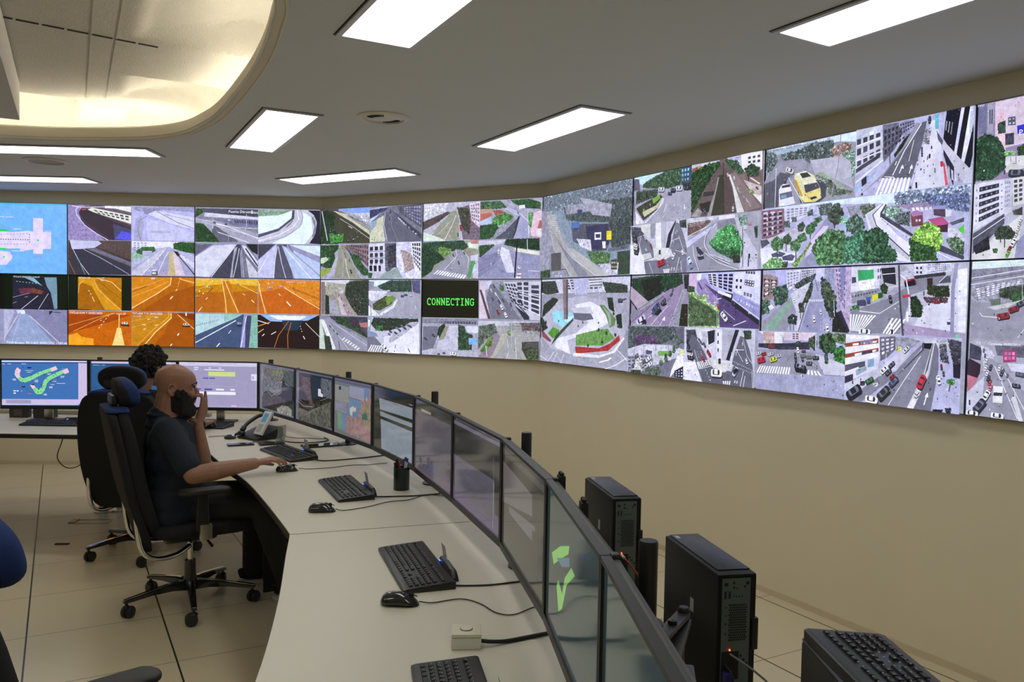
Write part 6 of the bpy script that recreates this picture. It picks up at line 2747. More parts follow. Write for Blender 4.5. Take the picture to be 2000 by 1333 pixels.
st = spline([(-.09, -.045, .003), (0.0, -.045, .003), (.075, -.045, .003), (.095, -.03, .015), (.06, .02, .06), (.03, .05, .10)], 6)
rg = []
for i, p in enumerate(st):
    q = st[min(i + 1, len(st) - 1)] - st[max(i - 1, 0)]; q.normalize(); nrm = V((q.z, 0, -q.x)) if abs(q.x) + abs(q.z) > .1 else V((0, 0, 1))
    nrm.normalize(); sd = V((0, 1, 0)) * .035
    rg.append([p + nrm * .0022 + sd, p + nrm * .0022 - sd, p - nrm * .0022 - sd, p - nrm * .0022 + sd])
MB().loft(rg).build('acrylic_sheet', mat('acrylic', (0.55, 0.58, 0.56), .12, trans=.75), t)

# boxes behind and under the left monitor, as on the photo
t = thing('junction_box', 'dark box standing under the left end of the blue-screen monitor', 'box', (-3.60, 5.95, DZ + .0005))
MB().box(-.10, .03, -.03, .03, 0, .085).build('casing', mat('dark_box', (0.05, 0.05, 0.055), .4), t, bevel=.003)
MB().box(-.065, -.005, -.0315, -.0302, .015, .07).build('label_plate', mat('box_plate', (0.12, 0.12, 0.12), .3), t, smooth=False)
t = thing('junction_box', 'wider dark box standing beside it on the left desk, under the blue-screen monitor', 'box', (-3.50, 5.96, DZ + .0005))
MB().box(-.03, .12, -.03, .03, 0, .08).build('casing', mat('dark_box', (0.05, 0.05, 0.055), .4), t, bevel=.003)

# loose cables hanging under the left desk
t = thing('hanging_cables', 'thin black cables looping down under the left desk', 'cables', (-3.35, 5.75, DZ - .031))
for pts in ([(-.6, 0, 0), (-.42, 0, -.055), (-.25, 0, -.085), (-.10, 0, -.05), (.04, 0, 0)], [(.17, 0, 0), (.13, 0, -.12), (.10, 0, -.23), (.17, 0, -.30), (.27, 0, -.27), (.285, 0, -.16), (.22, 0, -.05), (.20, 0, 0)], [(.21, 0, 0), (.28, 0, -.07), (.40, 0, -.13), (.58, 0, -.13), (.7, 0, -.10)], [(-.30, 0, 0), (-.26, 0, -.03), (-.22, 0, -.06)], [(.19, 0, 0), (.3, 0, -.03), (.42, 0, -.02), (.48, 0, 0)]):
    MB().tube(spline(pts, 6), .0035, 6).build('cable', M_cable, t)
# floor details
t = thing('floor_box', 'brass and steel floor box lid near the far chair', 'floor box', (-3.03, 5.83, .0005), R(5))
MB().box(-.12, .12, -.05, -.044, 0, .004).box(-.12, .12, .044, .05, 0, .004).box(.114, .12, -.05, .05, 0, .004).build('rim', M_alu, t)
MB().box(-.16, -.12, -.05, .05, 0, .008).build('plate', mat('brass', (0.35, 0.26, 0.12), .4, metal=.8), t)
t = thing('floor_slot', 'small black slot in the floor tiles below the left desk', 'slot', (-2.95, 5.27, .0005), R(4))
MB().box(-.045, .045, -.012, .012, 0, .004).build('slot_plate', M_blackm, t)

# ------------------------------------------------------------ computer towers behind the monitors
def tower(label, loc, ang, Wd=.102, L=.345, H=.345, top=.975):
    """local y runs along the depth, the cable side faces -y"""
    t = thing('computer_tower', label, 'computer', (loc[0], loc[1], top - H), ang, 'computer towers behind the monitors')
    prof = []
    MB().box(-Wd / 2, Wd / 2, 0, L, 0, H).build('case', M_tower, t, bevel=.006)
    MB().box(-Wd / 2 + .012, Wd / 2 - .004, .03, L - .004, H + .0002, H + .003).build('top_cover', mat('tower_top', (0.016, 0.018, 0.026), .35), t, bevel=.001)
    MB().box(-Wd / 2 + .010, Wd / 2 - .018, -.003, -.0005, .012, H - .010).build('rear_panel', M_ioplate, t, smooth=False)
    v = MB()
    for i in range(9):
        for j in range(15):
            x = -Wd / 2 + .030 + i * .0052 + (j % 2) * .0026; z = H - .075 - j * .0062
            if x > Wd / 2 - .023: continue
            v.lathe([(.0023, 0), (.0023, .0006)], seg=6, M=Matrix.Translation((x, -.0032, z)) @ Matrix.Rotation(PI / 2, 4, 'X'))
    v.build('vent_grille', M_blackm, t, smooth=False)
    q = MB()
    for x, z, a, b in ((-.034, .018, .009, .008), (-.012, .014, .005, .006), (-.012, .026, .005, .006), (.028, .016, .008, .007), (.020, .024, .005, .005), (-.002, .028, .005, .003), (-.036, .044, .005, .018), (-.024, .044, .005, .018), (-.012, .048, .003, .003), (-.004, .048, .003, .003), (.004, .048, .003, .003), (.012, .048, .003, .003), (-.034, .075, .003, .003), (-.034, .095, .003, .003), (-.034, .115, .004, .004), (-.034, .140, .004, .004)):
        q.box(x * .9 - a / 2, x * .9 + a / 2, -.0036, -.003, H - z - b / 2 - .006, H - z + b / 2 - .006)
    q.build('sockets', M_blackm, t, smooth=False)
    q = MB().box(-Wd / 2 + .012, Wd / 2 - .045, -.004, -.0031, H - .26, H - .19)
    for i in range(3): q.box(Wd / 2 - .042 + i * .008, Wd / 2 - .037 + i * .008, -.0036, -.0031, H - .205 - i * .01, H - .199 - i * .01)
    q.build('port_block', M_blackm, t, smooth=False)
    MB().box(-.020, -.0165, -.005, -.0042, H - .188, H - .184).build('status_light', M_led_r, t, smooth=False)
    MB().box(Wd / 2 - .012, Wd / 2 + .006, -.004, .012, H - .19, H - .11).build('lock_tab', M_black, t, bevel=.004)
    MB().box(-Wd / 2 - .0008, -Wd / 2 - .0003, L * .40, L * .40 + .022, H - .145, H - .110).build('side_sticker', mat('sticker', (0.35, 0.35, 0.33), .5), t, smooth=False)
    MB().box(-Wd / 2 + .018, -Wd / 2 + .030, L - .045, L - .020, H + .0032, H + .0036).build('emblem', mat('emblem_grey', (0.4, 0.42, 0.45), .3), t, smooth=False)
    # the holder under it
    s = thing('tower_stand', 'black steel stand carrying ' + label[label.index('the '):] if 'the ' in label else 'black steel stand', 'stand', (loc[0], loc[1], 0), ang)
    MB().box(-Wd / 2, Wd / 2, 0, L, top - H - .015, top - H - .0008).build('tray', M_black, s, bevel=.002)
    MB().box(-.02, .02, L / 2 - .02, L / 2 + .02, .011, top - H - .0155).build('post', M_black, s)
    MB().box(-.05, .05, L / 2 - .12, L / 2 + .12, .0005, .0105).build('base_plate', M_black, s)
    return t, s
a_t = math.atan2(.98, -.19) - PI / 2
T1, s1 = tower('farther of the two black computer towers whose grey backs show behind the monitors', (.402, 2.715), a_t)
s1['label'] = 'black steel stand under the farther computer tower'
T2, s2 = tower('black computer tower right of the nearest pole, its grey back and red light showing', (.562, 1.945), a_t)
s2['label'] = 'black steel stand under the computer tower right of the nearest pole'
def tcab(name, t, pts, r, m):
    P = spline(pts, 8)
    return MB().tube(P, r, 8).build(name, m, t)
M_orange = mat('orange_cable', (0.35, 0.06, 0.015), .5)
M_greyc = mat('grey_cable', (0.20, 0.22, 0.21), .5)
H = .345
tcab('network_cable', T1, [(-.018, -.008, H - .195), (-.012, -.035, H - .200), (.008, -.05, H - .225), (.03, -.05, H - .26), (.05, -.03, H - .33), (.05, -.02, H - .34)], .0028, M_orange)
tcab('plug', T1, [(-.018, -.004, H - .193), (-.014, -.022, H - .197)], .005, M_white)
tcab('power_cable', T1, [(.0, -.004, H - .28), (.01, -.03, H - .29), (.01, -.035, H - .34)], .005, M_cable)
tcab('network_cable', T2, [(-.018, -.006, H - .195), (.0, -.03, H - .205), (.03, -.05, H - .225), (.065, -.06, H - .26), (.085, -.07, H - .32), (.09, -.08, H - .42)], .0028, M_greyc)
tcab('power_cable', T2, [(.02, -.004, H - .28), (.03, -.04, H - .285), (.05, -.06, H - .31), (.06, -.07, H - .38)], .006, M_cable)
tcab('usb_cable', T2, [(-.03, -.004, H - .22), (-.02, -.03, H - .25), (-.02, -.04, H - .36)], .0025, M_cable)
MB().box(-.040, -.022, -.03, -.004, H - .29, H - .235).build('video_plug', mat('blue_plug', (0.02, 0.02, 0.12), .4), T2, bevel=.003)
MB().box(.012, .035, -.03, -.004, H - .285, H - .270).build('white_plug', M_white, T2, bevel=.002)
# linked metal arms between the nearest pole and the tower
t = thing('support_arm', 'folded black metal arm between the nearest pole and the computer tower', 'arm', (.255, 1.45, .955))
MB().bar((.0, .02, .02), (.125, .26, .008), .03, .012).build('upper_link', M_black, t, bevel=.003)
MB().bar((.125, .26, -.006), (.045, .04, -.03), .035, .014).build('lower_link', M_black, t, bevel=.003)
MB().bar((.045, .04, -.09), (.125, .26, -.075), .010, .11).build('side_plate', M_black, t, bevel=.002)
MB().lathe([(.014, -.015), (.014, .018), (.010, .024), (0, .024)], (.125, .26, 0), 16).build('hinge', M_black, t)
MB().lathe([(.010, -.01), (.010, .018), (0, .02)], (.085, .18, .008), 16).build('screw', M_black, t)

# third tower at the bottom right with a keyboard on it
T3 = thing('computer_tower', 'computer tower at the bottom right edge with a keyboard lying on top', 'computer', (.685, 1.13, .60), 0, 'computer towers behind the monitors')
MB().box(-.09, .09, 0, .475, 0, .355).build('case', mat('tower_dark_green', (0.018, 0.020, 0.016), .45), T3, bevel=.008)
MB().box(-.089, .089, .004, .471, .3552, .360).build('top_cover', mat('tower_silver_edge', (0.12, 0.13, 0.15), .4), T3, bevel=.001)
s = thing('tower_stand', 'black steel stand under the tower that carries a keyboard', 'stand', (.685, 1.13, 0))
MB().box(-.09, .09, 0, .47, .585, .5992).build('tray', M_black, s, bevel=.002)
MB().box(-.02, .02, .21, .25, .011, .5845).build('post', M_black, s)
MB().box(-.06, .06, .1, .36, .0005, .0105).build('base_plate', M_black, s)
k6 = make_keyboard('blurred black keyboard lying on the tower at the bottom right corner', (.685, 1.365), R(92), reader=False, z=.9605)
# ------------------------------------------------------------ operator chairs (local +x is forward)
def rrect(w2, h2, r, seg=4):
    out = []
    for cx, cy, a0 in ((w2 - r, h2 - r, 0), (-w2 + r, h2 - r, 90), (-w2 + r, -h2 + r, 180), (w2 - r, -h2 + r, 270)):
        for i in range(seg + 1):
            a = R(a0 + 90 * i / seg)
            out.append((cx + r * math.cos(a), cy + r * math.sin(a)))
    return out
def slab_loft(rows, mbk=None):
    """rows of (x_centre, z, half width y, half thickness x, corner radius): a cushion standing upright"""
    mb = mbk or MB()
    rings = []
    for xc, z, wy, tx, r in rows:
        rings.append([V((xc + p[0], p[1], z)) for p in rrect(tx, wy, min(r, tx * .95, wy * .95))])
    return mb.loft(rings)
def make_chair(label, loc, rz, base_rot=0.0, recline=0.0, zoff=0.0):
    t = thing('office_chair', label, 'chair', (loc[0], loc[1], 0), rz, 'black and blue operator chairs')
    # five-armed base
    for k in range(5):
        a = base_rot + 2 * PI * k / 5
        ca, sa = math.cos(a), math.sin(a)
        M = Matrix.Rotation(a, 4, 'Z')
        rg = []
        for r, wz, z0, z1 in ((.03, .026, .085, .135), (.10, .023, .095, .132), (.20, .019, .094, .118), (.31, .016, .082, .100), (.337, .014, .080, .094)):
            rg.append([M @ V((r, y, z)) for y, z in ((-wz, z0), (-wz * .9, z1 - .004), (-wz * .5, z1), (wz * .5, z1), (wz * .9, z1 - .004), (wz, z0))])
        arm = MB().loft(rg).build('base_arm', M_blackgl, t)
        rg = [[M @ V((r, y, z)) for y, z in ((-.009, zz), (-.009, zz + .0025), (.009, zz + .0025), (.009, zz))] for r, zz in ((.06, .1345), (.10, .132), (.20, .118), (.31, .100), (.337, .094))]
        MB().loft(rg).build('chrome_inlay', M_chrome, arm)
        c = MB()
        cz = .031
        MC = Matrix.Translation((.322 * ca, .322 * sa, 0)) @ Matrix.Rotation(a + 1.1 + k * .9, 4, 'Z') @ Matrix.Translation((.012, 0, 0))
        for s in (-1, 1):
            MW = MC @ Matrix.Translation((0, s * .014, cz)) @ Matrix.Rotation(PI / 2, 4, 'X')
            c.lathe([(.012, -.011), (.027, -.0105), (.0305, -.006), (.0305, .006), (.027, .0105), (.012, .011)], seg=26, M=MW)
        cs = c.build('caster', mat('caster_rubber', (0.02, 0.02, 0.021), .5), t)
        MB().lathe([(.0075, .03), (.0075, .085)], seg=12, M=Matrix.Translation((.322 * ca, .322 * sa, 0))).lathe([(.016, .050), (.020, .058), (.012, .066)], seg=16, M=Matrix.Translation((.322 * ca, .322 * sa, 0))).build('caster_stem', M_black, t)
    MB().lathe([(.036, .082), (.034, .14), (.030, .165), (.028, .24), (.0, .24)], seg=24).build('gas_column', M_blackgl, t)
    MB().lathe([(.014, .24), (.014, .36)], seg=20).build('piston', M_chrome, t)
    z = zoff
    MB().loft([[V((x, y * w_, zz)) for x, y in rrect(.13, .085, .04)] for zz, w_ in ((.350, .6), (.365, .95), (.405, 1.0))]).build('mechanism', M_black, t, bevel=.004)
    MB().tube([(.05, -.08, .385), (.05, -.20, .382), (.055, -.255, .372)], [.007, .006, .008], 10).tube([(-.03, -.08, .385), (-.03, -.18, .384)], .006, 10).build('adjusting_lever', M_black, t)
    # seat
    rows = []
    for zz, sx, sy in ((.408, .215, .225), (.425, .245, .255), (.455, .250, .262), (.480, .243, .255), (.492, .215, .225)):
        rows.append([V((.03 + p[0], p[1], zz)) for p in rrect(sx, sy, .09, 6)])
    MB().loft(rows).build('seat', M_fabric, t, sub=1)
    # back: shell (rear) and cushion (front), standing on a chrome bar
    def bx(zz): return -.235 - (zz - .45) * (.19 + recline) + (.03 if zz < .5 else 0)
    sh, cu = [], []
    for zz, wy in ((.345, .15), (.37, .20), (.46, .235), (.60, .250), (.78, .252), (.92, .240), (1.02, .215), (1.055, .185), (1.075, .13)):
        sh.append((bx(zz) - .045, zz, wy, .022, .05))
    for zz, wy, tk in ((.42, .18, .02), (.46, .215, .034), (.58, .235, .045), (.72, .238, .040), (.90, .228, .036), (1.02, .205, .032), (1.065, .17, .026), (1.085, .11, .012)):
        cu.append((bx(zz) + .004, zz, wy, tk, .03))
    slab_loft(sh).build('back_shell', M_fabric, t, sub=1)
    slab_loft(cu).build('backrest', M_fabric, t, sub=1)
    tb_ = [(x - .012, z + .002, w_ * 1.01, .055 if z > 1.0 else .05, r) for x, z, w_, tk, r in [(bx(1.055), 1.055, .19, .04, .03), (bx(1.075), 1.075, .165, .03, .03), (bx(1.09), 1.090, .12, .02, .02)]]
    slab_loft(tb_).build('top_band', M_blue, t, sub=1)
    for s in (-1, 1):
        MB().tube(spline([(-.02, s * .10, .345), (-.10, s * .15, .320), (-.20, s * .19, .325), (-.262, s * .205, .37), (-.285, s * .21, .46), (-.295, s * .21, .56)], 8), .0125, 14).build('back_support', M_chrome, t)
    # headrest on two thin rods
    hx = bx(1.07)
    MB().tube([(hx - .015, -.045, 1.05), (hx + .03, -.045, 1.16)], .005, 10).tube([(hx - .015, .045, 1.05), (hx + .03, .045, 1.16)], .005, 10).build('headrest_rod', M_chrome, t)
    MB().box(hx - .035, hx - .008, -.085, .085, 1.095, 1.145).build('headrest_bracket', M_black, t, bevel=.01)
    rows = []
    for i in range(9):
        s = i / 8; zz = 1.075 + .155 * s
        wy = .135 * (1 - .55 * abs(2 * s - 1) ** 3)
        rows.append((hx + .062 - .020 * s - .02 * s * s, zz, wy, .040 * (1 - .6 * abs(2 * s - 1) ** 3) + .004, .03))
    hr = slab_loft(rows).build('headrest', M_blue, t, sub=1)
    rows = [(r[0] - .022, r[1] - .003, r[2] * 1.01, r[3] * .8, .03) for r in rows]
    slab_loft(rows).build('headrest_shell', M_fabric, t, sub=1)
    # armrests
    for s in (-1, 1):
        y = s * .295
        MB().box(-.015, .045, y - .016, y + .016, .42, .50).build('arm_bracket', M_alu, t, bevel=.006)
        MB().loft([[V((x + .0, y + yy, zz)) for x, yy in rrect(.035 * k, .014, .01)] for zz, k in ((.47, 1.0), (.56, .9), (.655, .8))]).build('arm_post', M_black, t)
        MB().loft([[V((.01 + p[0], y + p[1], zz)) for p in rrect(.13 * k, .045 * k, .04 * k, 6)] for zz, k in ((.652, .9), (.662, 1), (.675, 1), (.684, .9))]).build('armrest', mat('armrest_pad', (0.028, 0.022, 0.018), .55), t, sub=1)
    return t
ch1 = make_chair('black and blue swivel chair under the bearded operator', (-1.70, 4.26), R(33), base_rot=R(-26))
ch2 = make_chair('tall black swivel chair with blue top edge behind the curly-haired operator', (-2.355, 5.14), R(94), base_rot=R(-87))
ch3 = make_chair('black and blue chair cut by the left edge of the photo, nearest the camera', (-.775, 1.72), R(45), base_rot=R(10))

# ------------------------------------------------------------ people
def frame(o, fwd):
    """matrix from body space (x forward, y left, z up) at point o"""
    f = V((fwd[0], fwd[1], 0)).normalized(); l = V((-f.y, f.x, 0))
    return Matrix(((f.x, l.x, 0, o[0]), (f.y, l.y, 0, o[1]), (0, 0, 1, o[2]), (0, 0, 0, 1)))

def head_mesh(mb, M, sc=1.0):
    """skull with profile; origin at the chin level on the vertical ear axis, x forward"""
    S = [(.000, .066, .022, .024), (.012, .080, .000, .036), (.030, .085, -.030, .046), (.050, .084, -.052, .054), (.068, .083, -.068, .060), (.085, .083, -.080, .064), (.100, .082, -.088, .067), (.118, .080, -.094, .070), (.130, .086, -.099, .072), (.142, .090, -.102, .0745), (.160, .089, -.104, .0765), (.180, .082, -.101, .0765), (.198, .067, -.090, .070), (.212, .048, -.073, .059), (.224, .024, -.050, .042), (.231, -.002, -.026, .020)]
    rings = []
    for z, fx, bxx, hw in S:
        cx = (fx + bxx) / 2; a = (fx - bxx) / 2
        ring = []
        for k in range(28):
            th = 2 * PI * k / 28
            c, s_ = math.cos(th), math.sin(th)
            e = .86 if c > 0 else 1.0
            x = cx + a * (abs(c) ** e) * (1 if c >= 0 else -1)
            y = hw * (abs(s_) ** .9) * (1 if s_ >= 0 else -1)
            if c > 0 and z < .12: y *= 1 - .10 * c
            ring.append(M @ V((x * sc, y * sc, z * sc)))
        rings.append(ring)
    mb.loft(rings)
    def E(c, r, q=None): mb.ell(M @ (V(c) * sc), V(r) * sc, (M.to_quaternion() @ q) if q else M.to_quaternion())
    # nose
    q = Quaternion((0, 1, 0), R(-22))
    E((.094, 0, .101), (.012, .011, .026), q)
    E((.105, 0, .083), (.0125, .0115, .0105))
    for s in (-1, 1):
        E((.093, s * .011, .079), (.011, .008, .008))
        E((.082, s * .032, .136), (.012, .022, .007))          # brow ridge
        E((.070, s * .043, .093), (.018, .018, .016))          # cheekbone
        # ear: rim, lobe, bowl
        mb.tube([M @ (V(p) * sc) for p in [(-.002, s * .068, .100), (-.004, s * .077, .120), (-.012, s * .084, .136), (-.026, s * .088, .138), (-.036, s * .088, .122), (-.034, s * .084, .102), (-.022, s * .078, .086), (-.012, s * .072, .080)]], [.004 * sc, .0045 * sc, .005 * sc, .0052 * sc, .0052 * sc, .005 * sc, .0065 * sc, .005 * sc], 8)
        E((-.018, s * .076, .108), (.013, .006, .020))
    E((.084, 0, .058), (.012, .022, .008)); E((.083, 0, .047), (.012, .019, .008))      # lips
    E((.074, 0, .014), (.016, .022, .015))

def finger(mb, p, d, side, up, L, r, bend, tips=None):
    """three phalanges from p heading d, bending about 'side' by the angles in bend"""
    a = V(p); d = V(d).normalized(); ln = (L * .44, L * .31, L * .25)
    ax = V(side).normalized()
    for i in range(3):
        d = Quaternion(ax, bend[i]) @ d
        b = a + d * ln[i]
        mb.cap(a, b, r * (1 - .08 * i), r * (.92 - .10 * i), 10)
        a = b
    if tips is not None: tips.append((a, d))

def hand(mb, wrist, d, palm_n, side_thumb, bends, tb, sc=1.0, spread=.10, tips=None):
    """wrist point, pointing direction, palm normal (towards the palm side), direction of the thumb side"""
    w_ = V(wrist); d = V(d).normalized(); pn = V(palm_n).normalized(); th = V(side_thumb).normalized()
    L = .088 * sc
    kn = []
    for i, (lat, fwd) in enumerate(((.030, .090), (.010, .094), (-.010, .089), (-.029, .080))):
        k = w_ + d * fwd * sc + th * lat * sc - pn * .002
        kn.append(k)
        mb.cap(w_ + d * .012 + th * lat * .55 * sc, k, .0125 * sc, .0098 * sc, 12)
        mb.cap(w_ + d * .03 + th * lat * .7 * sc + pn * .006 * sc, k - d * .012 + pn * .005 * sc, .010 * sc, .008 * sc, 10)
    mb.ell(w_ + d * .045 * sc, (.04 * sc, .035 * sc, .014 * sc), Matrix((d, th, d.cross(th))).transposed().to_quaternion())
    LN = (.074, .082, .076, .060)
    for i in range(4):
        fd = (d + th * spread * (1.3 - i * .9)).normalized()
        finger(mb, kn[i], fd, d.cross(pn) * 1.0, None, LN[i] * sc, (.0098, .0100, .0095, .0084)[i] * sc, bends[i], tips)
    # thumb from the side of the palm near its base
    tb0 = w_ + d * .022 * sc + th * .026 * sc + pn * .008 * sc
    t1 = tb0 + (d * tb[0] + th * tb[1] + pn * tb[2]).normalized() * .042 * sc
    t2 = t1 + (d * tb[3] + th * tb[4] + pn * tb[5]).normalized() * .032 * sc
    t3 = t2 + (d * tb[3] + th * tb[4] * .6 + pn * tb[5]).normalized() * .026 * sc
    mb.cap(w_ + d * .01 + th * .012, tb0, .014 * sc, .0135 * sc, 12)
    mb.cap(tb0, t1, .0145 * sc, .0108 * sc, 12); mb.cap(t1, t2, .0106 * sc, .0096 * sc, 12); mb.cap(t2, t3, .0098 * sc, .0082 * sc, 12)
    if tips is not None: tips.append((t3, (t3 - t2).normalized()))

# the bearded operator
F1 = V((.934, .356, 0)).normalized(); L1 = V((-F1.y, F1.x, 0))
hip = V((-1.775, 4.22, .555))
def B(f, l, z): return V((hip.x, hip.y, 0)) + F1 * f + L1 * l + V((0, 0, z))
man = thing('person', 'seated bald person with dark beard and navy polo shirt, hand raised before the face', 'person', (hip.x, hip.y, 0), 0)
def loc_mb(mb, t):
    mi = world_of(t).inverted()
    mb.v = [tuple(mi @ V(p)) for p in mb.v]
    return mb
sR, sL = B(-.02, -.180, .968), B(-.02, .180, .975)
eR = V((-1.555, 3.93, .765)); wR = V((-1.300, 4.075, .800))
eL = V((-1.655, 4.33, .725)); wL = V((-1.672, 4.295, .955))
body = MB()
HM = frame(B(.008, 0, 1.043), (F1.x, F1.y)) @ Matrix.Rotation(R(4), 4, 'Y')
head_mesh(body, HM, 1.06)
body.cap(B(-.045, 0, .97), B(-.02, 0, 1.12), .068, .064)          # neck
body.cap(B(-.05, 0, .965), B(-.052, 0, 1.01), .075, .064)
# trunk under the clothes
for a, b, ra, rb in (((0, -.07, .60), (0, .07, .60), .10, .10), ((-.01, -.07, .75), (-.01, .07, .75), .095, .095), ((-.02, -.07, .88), (-.02, .07, .88), .09, .09), ((-.03, -.13, .955), (-.03, .13, .955), .048, .048), ((0, 0, .55), (-.02, 0, .90), .10, .10)):
    body.cap(B(*a), B(*b), ra, rb)
# arms
body.cap(sR, eR, .052, .044); body.cap(eR, eR.lerp(wR, .35), .044, .047); body.cap(eR.lerp(wR, .3), wR, .047, .029)
body.cap(sL, eL, .052, .041); body.cap(eL, eL.lerp(wL, .3), .041, .043); body.cap(eL.lerp(wL, .3), wL, .043, .026)
tips = []
# right hand over the mouse: palm down
hd = (V((-1.165, 4.150, .800)) - wR).normalized()
thR = V((0, 0, 1)).cross(hd).normalized()                         # towards the left = thumb side of a right hand, palm down
bd = [(R(a), R(b), R(c)) for a, b, c in ((12, 22, 18), (10, 26, 20), (14, 28, 22), (20, 30, 24))]
hand(body, wR + V((0, 0, .004)), hd + V((0, 0, .10)), V((0, 0, -1)), thR, bd, (.75, .65, .30, .95, .25, .35), 1.0, .10, tips)
# left hand raised, fingers up, palm to the face
hd2 = (V((0, 0, 1)) + F1 * .28).normalized()
vw = V((-.37, .93, 0)).normalized()                    # away from the camera side
pn2 = (-F1 * .80 - vw * -.45).normalized()
pn2 = (pn2 - hd2 * pn2.dot(hd2)).normalized()
th2 = -(pn2.cross(hd2)).normalized()
if th2.dot(vw) > 0: th2 = -th2
bd2 = [(R(4), R(12), R(10)), (R(2), R(8), R(8)), (R(6), R(12), R(10)), (R(14), R(22), R(18))]
hand(body, wL, hd2, pn2, th2, bd2, (.10, .30, .95, .30, -.10, .95), 1.05, .03, tips)
# legs under the trousers
hipR, hipL = B(.0, -.09, .545), B(.0, .09, .545)
kR, kL = B(.43, -.13, .545), B(.42, .13, .555)
aR, aL = V((-1.20, 4.36, .10)), V((-1.47, 4.60, .10))
for h_, k_, a_ in ((hipR, kR, aR), (hipL, kL, aL)):
    body.cap(h_, k_, .078, .052); body.cap(k_, k_.lerp(a_, .35), .050, .048); body.cap(k_.lerp(a_, .3), a_, .048, .034)
    body.cap(a_ + V((0, 0, -.03)) - F1 * .02, a_ + V((0, 0, -.055)) + F1 * .10, .033, .024)
loc_mb(body, man).build('body', M_skin, man, remesh=.0042, rsm=2)
# eyes, brows, beard
def hp_(x, y, z): return HM @ (V((x, y, z)) * 1.06)
ey = MB(); ir = MB()
for s in (-1, 1):
    ey.ell(hp_(.071, s * .031, .118), .0118 * 1.06)
    ir.ell(hp_(.0825, s * .0305, .118), (.0035, .0055, .0055), HM.to_quaternion())
loc_mb(ey, man).build('eyes', mat('eye_white', (0.35, 0.32, 0.30), .25), man)
loc_mb(ir, man).build('irises', mat('iris_dark', (0.015, 0.01, 0.008), .2), man)
br = MB()
for s in (-1, 1):
    pts = [hp_(.089, s * .012, .139), hp_(.090, s * .026, .1435), hp_(.082, s * .041, .142), hp_(.070, s * .052, .136)]
    br.tube(pts, [.0035, .005, .0045, .002], 8)
    br.tube([hp_(.083, s * .018, .1235), hp_(.0835, s * .031, .127), hp_(.076, s * .043, .122)], .0022, 6)
loc_mb(br, man).build('eyebrows', M_hair, man)
bd_ = MB()
for k in range(17):                                   # beard: from ear to ear below the mouth
    a = R(-104 + 208 * k / 16)
    c, s = math.cos(a), math.sin(a)
    x = -.001 + .074 * c; y = .064 * s
    top = .060 + .060 * abs(s) ** 2.2; 
    th_ = .017 if abs(s) < .93 else .008
    bd_.cap(hp_(x, y * .97, top - .004), hp_(x * .95 + .006, y * .80, .002 - .010 * c), th_ * .75, th_ * 1.15 * 1.0, 10)
bd_.ell(hp_(.078, 0, .004), V((.026, .036, .034)), HM.to_quaternion())
bd_.ell(hp_(.070, 0, -.012), V((.022, .030, .022)), HM.to_quaternion())
for s in (-1, 1):
    bd_.tube([hp_(.093, s * .003, .0685), hp_(.090, s * .018, .066), hp_(.080, s * .030, .054), hp_(.072, s * .036, .038)], [.0065, .0085, .008, .008], 8)
    bd_.tube([hp_(.006, s * .070, .112), hp_(.004, s * .072, .092), hp_(.012, s * .068, .07)], [.005, .009, .012], 8)
bmesh_b = loc_mb(bd_, man).build('beard', M_hair, man, remesh=.004, rsm=7)
# polo shirt with short sleeves
sh = MB()
for a, b, ra, rb in (((.0, -.10, .535), (.0, .10, .535), .130, .130), ((0, -.10, .60), (0, .10, .60), .134, .134), ((.015, -.09, .68), (.015, .09, .68), .134, .134), ((.0, -.095, .80), (.0, .095, .80), .126, .126), ((-.02, -.12, .90), (-.02, .12, .90), .102, .102), ((-.035, -.165, .955), (-.035, .165, .955), .062, .062), ((0, 0, .56), (-.02, 0, .90), .138, .128)):
    sh.cap(B(*a), B(*b), ra, rb)
sh.cap(sR, sR.lerp(eR, .80), .068, .064); sh.cap(sL, sL.lerp(eL, .80), .068, .060)
sh.cap(B(-.05, 0, .975), B(-.052, 0, 1.012), .090, .074)
for s in (-1, 1): sh.cap(B(-.05, s * .05, .985), B(-.035, s * .15, .965), .05, .052)
shirt = loc_mb(sh, man).build('polo_shirt', M_shirt, man, remesh=.006, rsm=4)
cl = MB()
ring1, ring2, ring3 = [], [], []
for k in range(22):
    a = R(28 + 304 * k / 21)
    c, s = math.cos(a), math.sin(a)
    ring1.append(B(-.045 + .072 * c, .074 * s, 1.012 + (.016 if c < 0 else -.03 * c)))
cl.tube(ring1, [.013] * 22, 8)
loc_mb(cl, man).build('collar', M_shirt, man, remesh=.004, rsm=2)
tr = MB()
for h_, k_, a_ in ((hipR, kR, aR), (hipL, kL, aL)):
    tr.cap(h_, k_, .098, .070); tr.cap(k_, k_.lerp(a_, .5), .070, .064); tr.cap(k_.lerp(a_, .5), a_ + V((0, 0, .0)), .064, .062)
tr.cap(hipR + V((0, 0, .02)), hipL + V((0, 0, .02)), .115, .115)
tr.ell(kR + V((0, 0, .035)) + F1 * -.10, (.085, .05, .035), frame((0, 0, 0), (F1.x, F1.y)).to_quaternion())
loc_mb(tr, man).build('trousers', M_trou, man, remesh=.007, rsm=3)
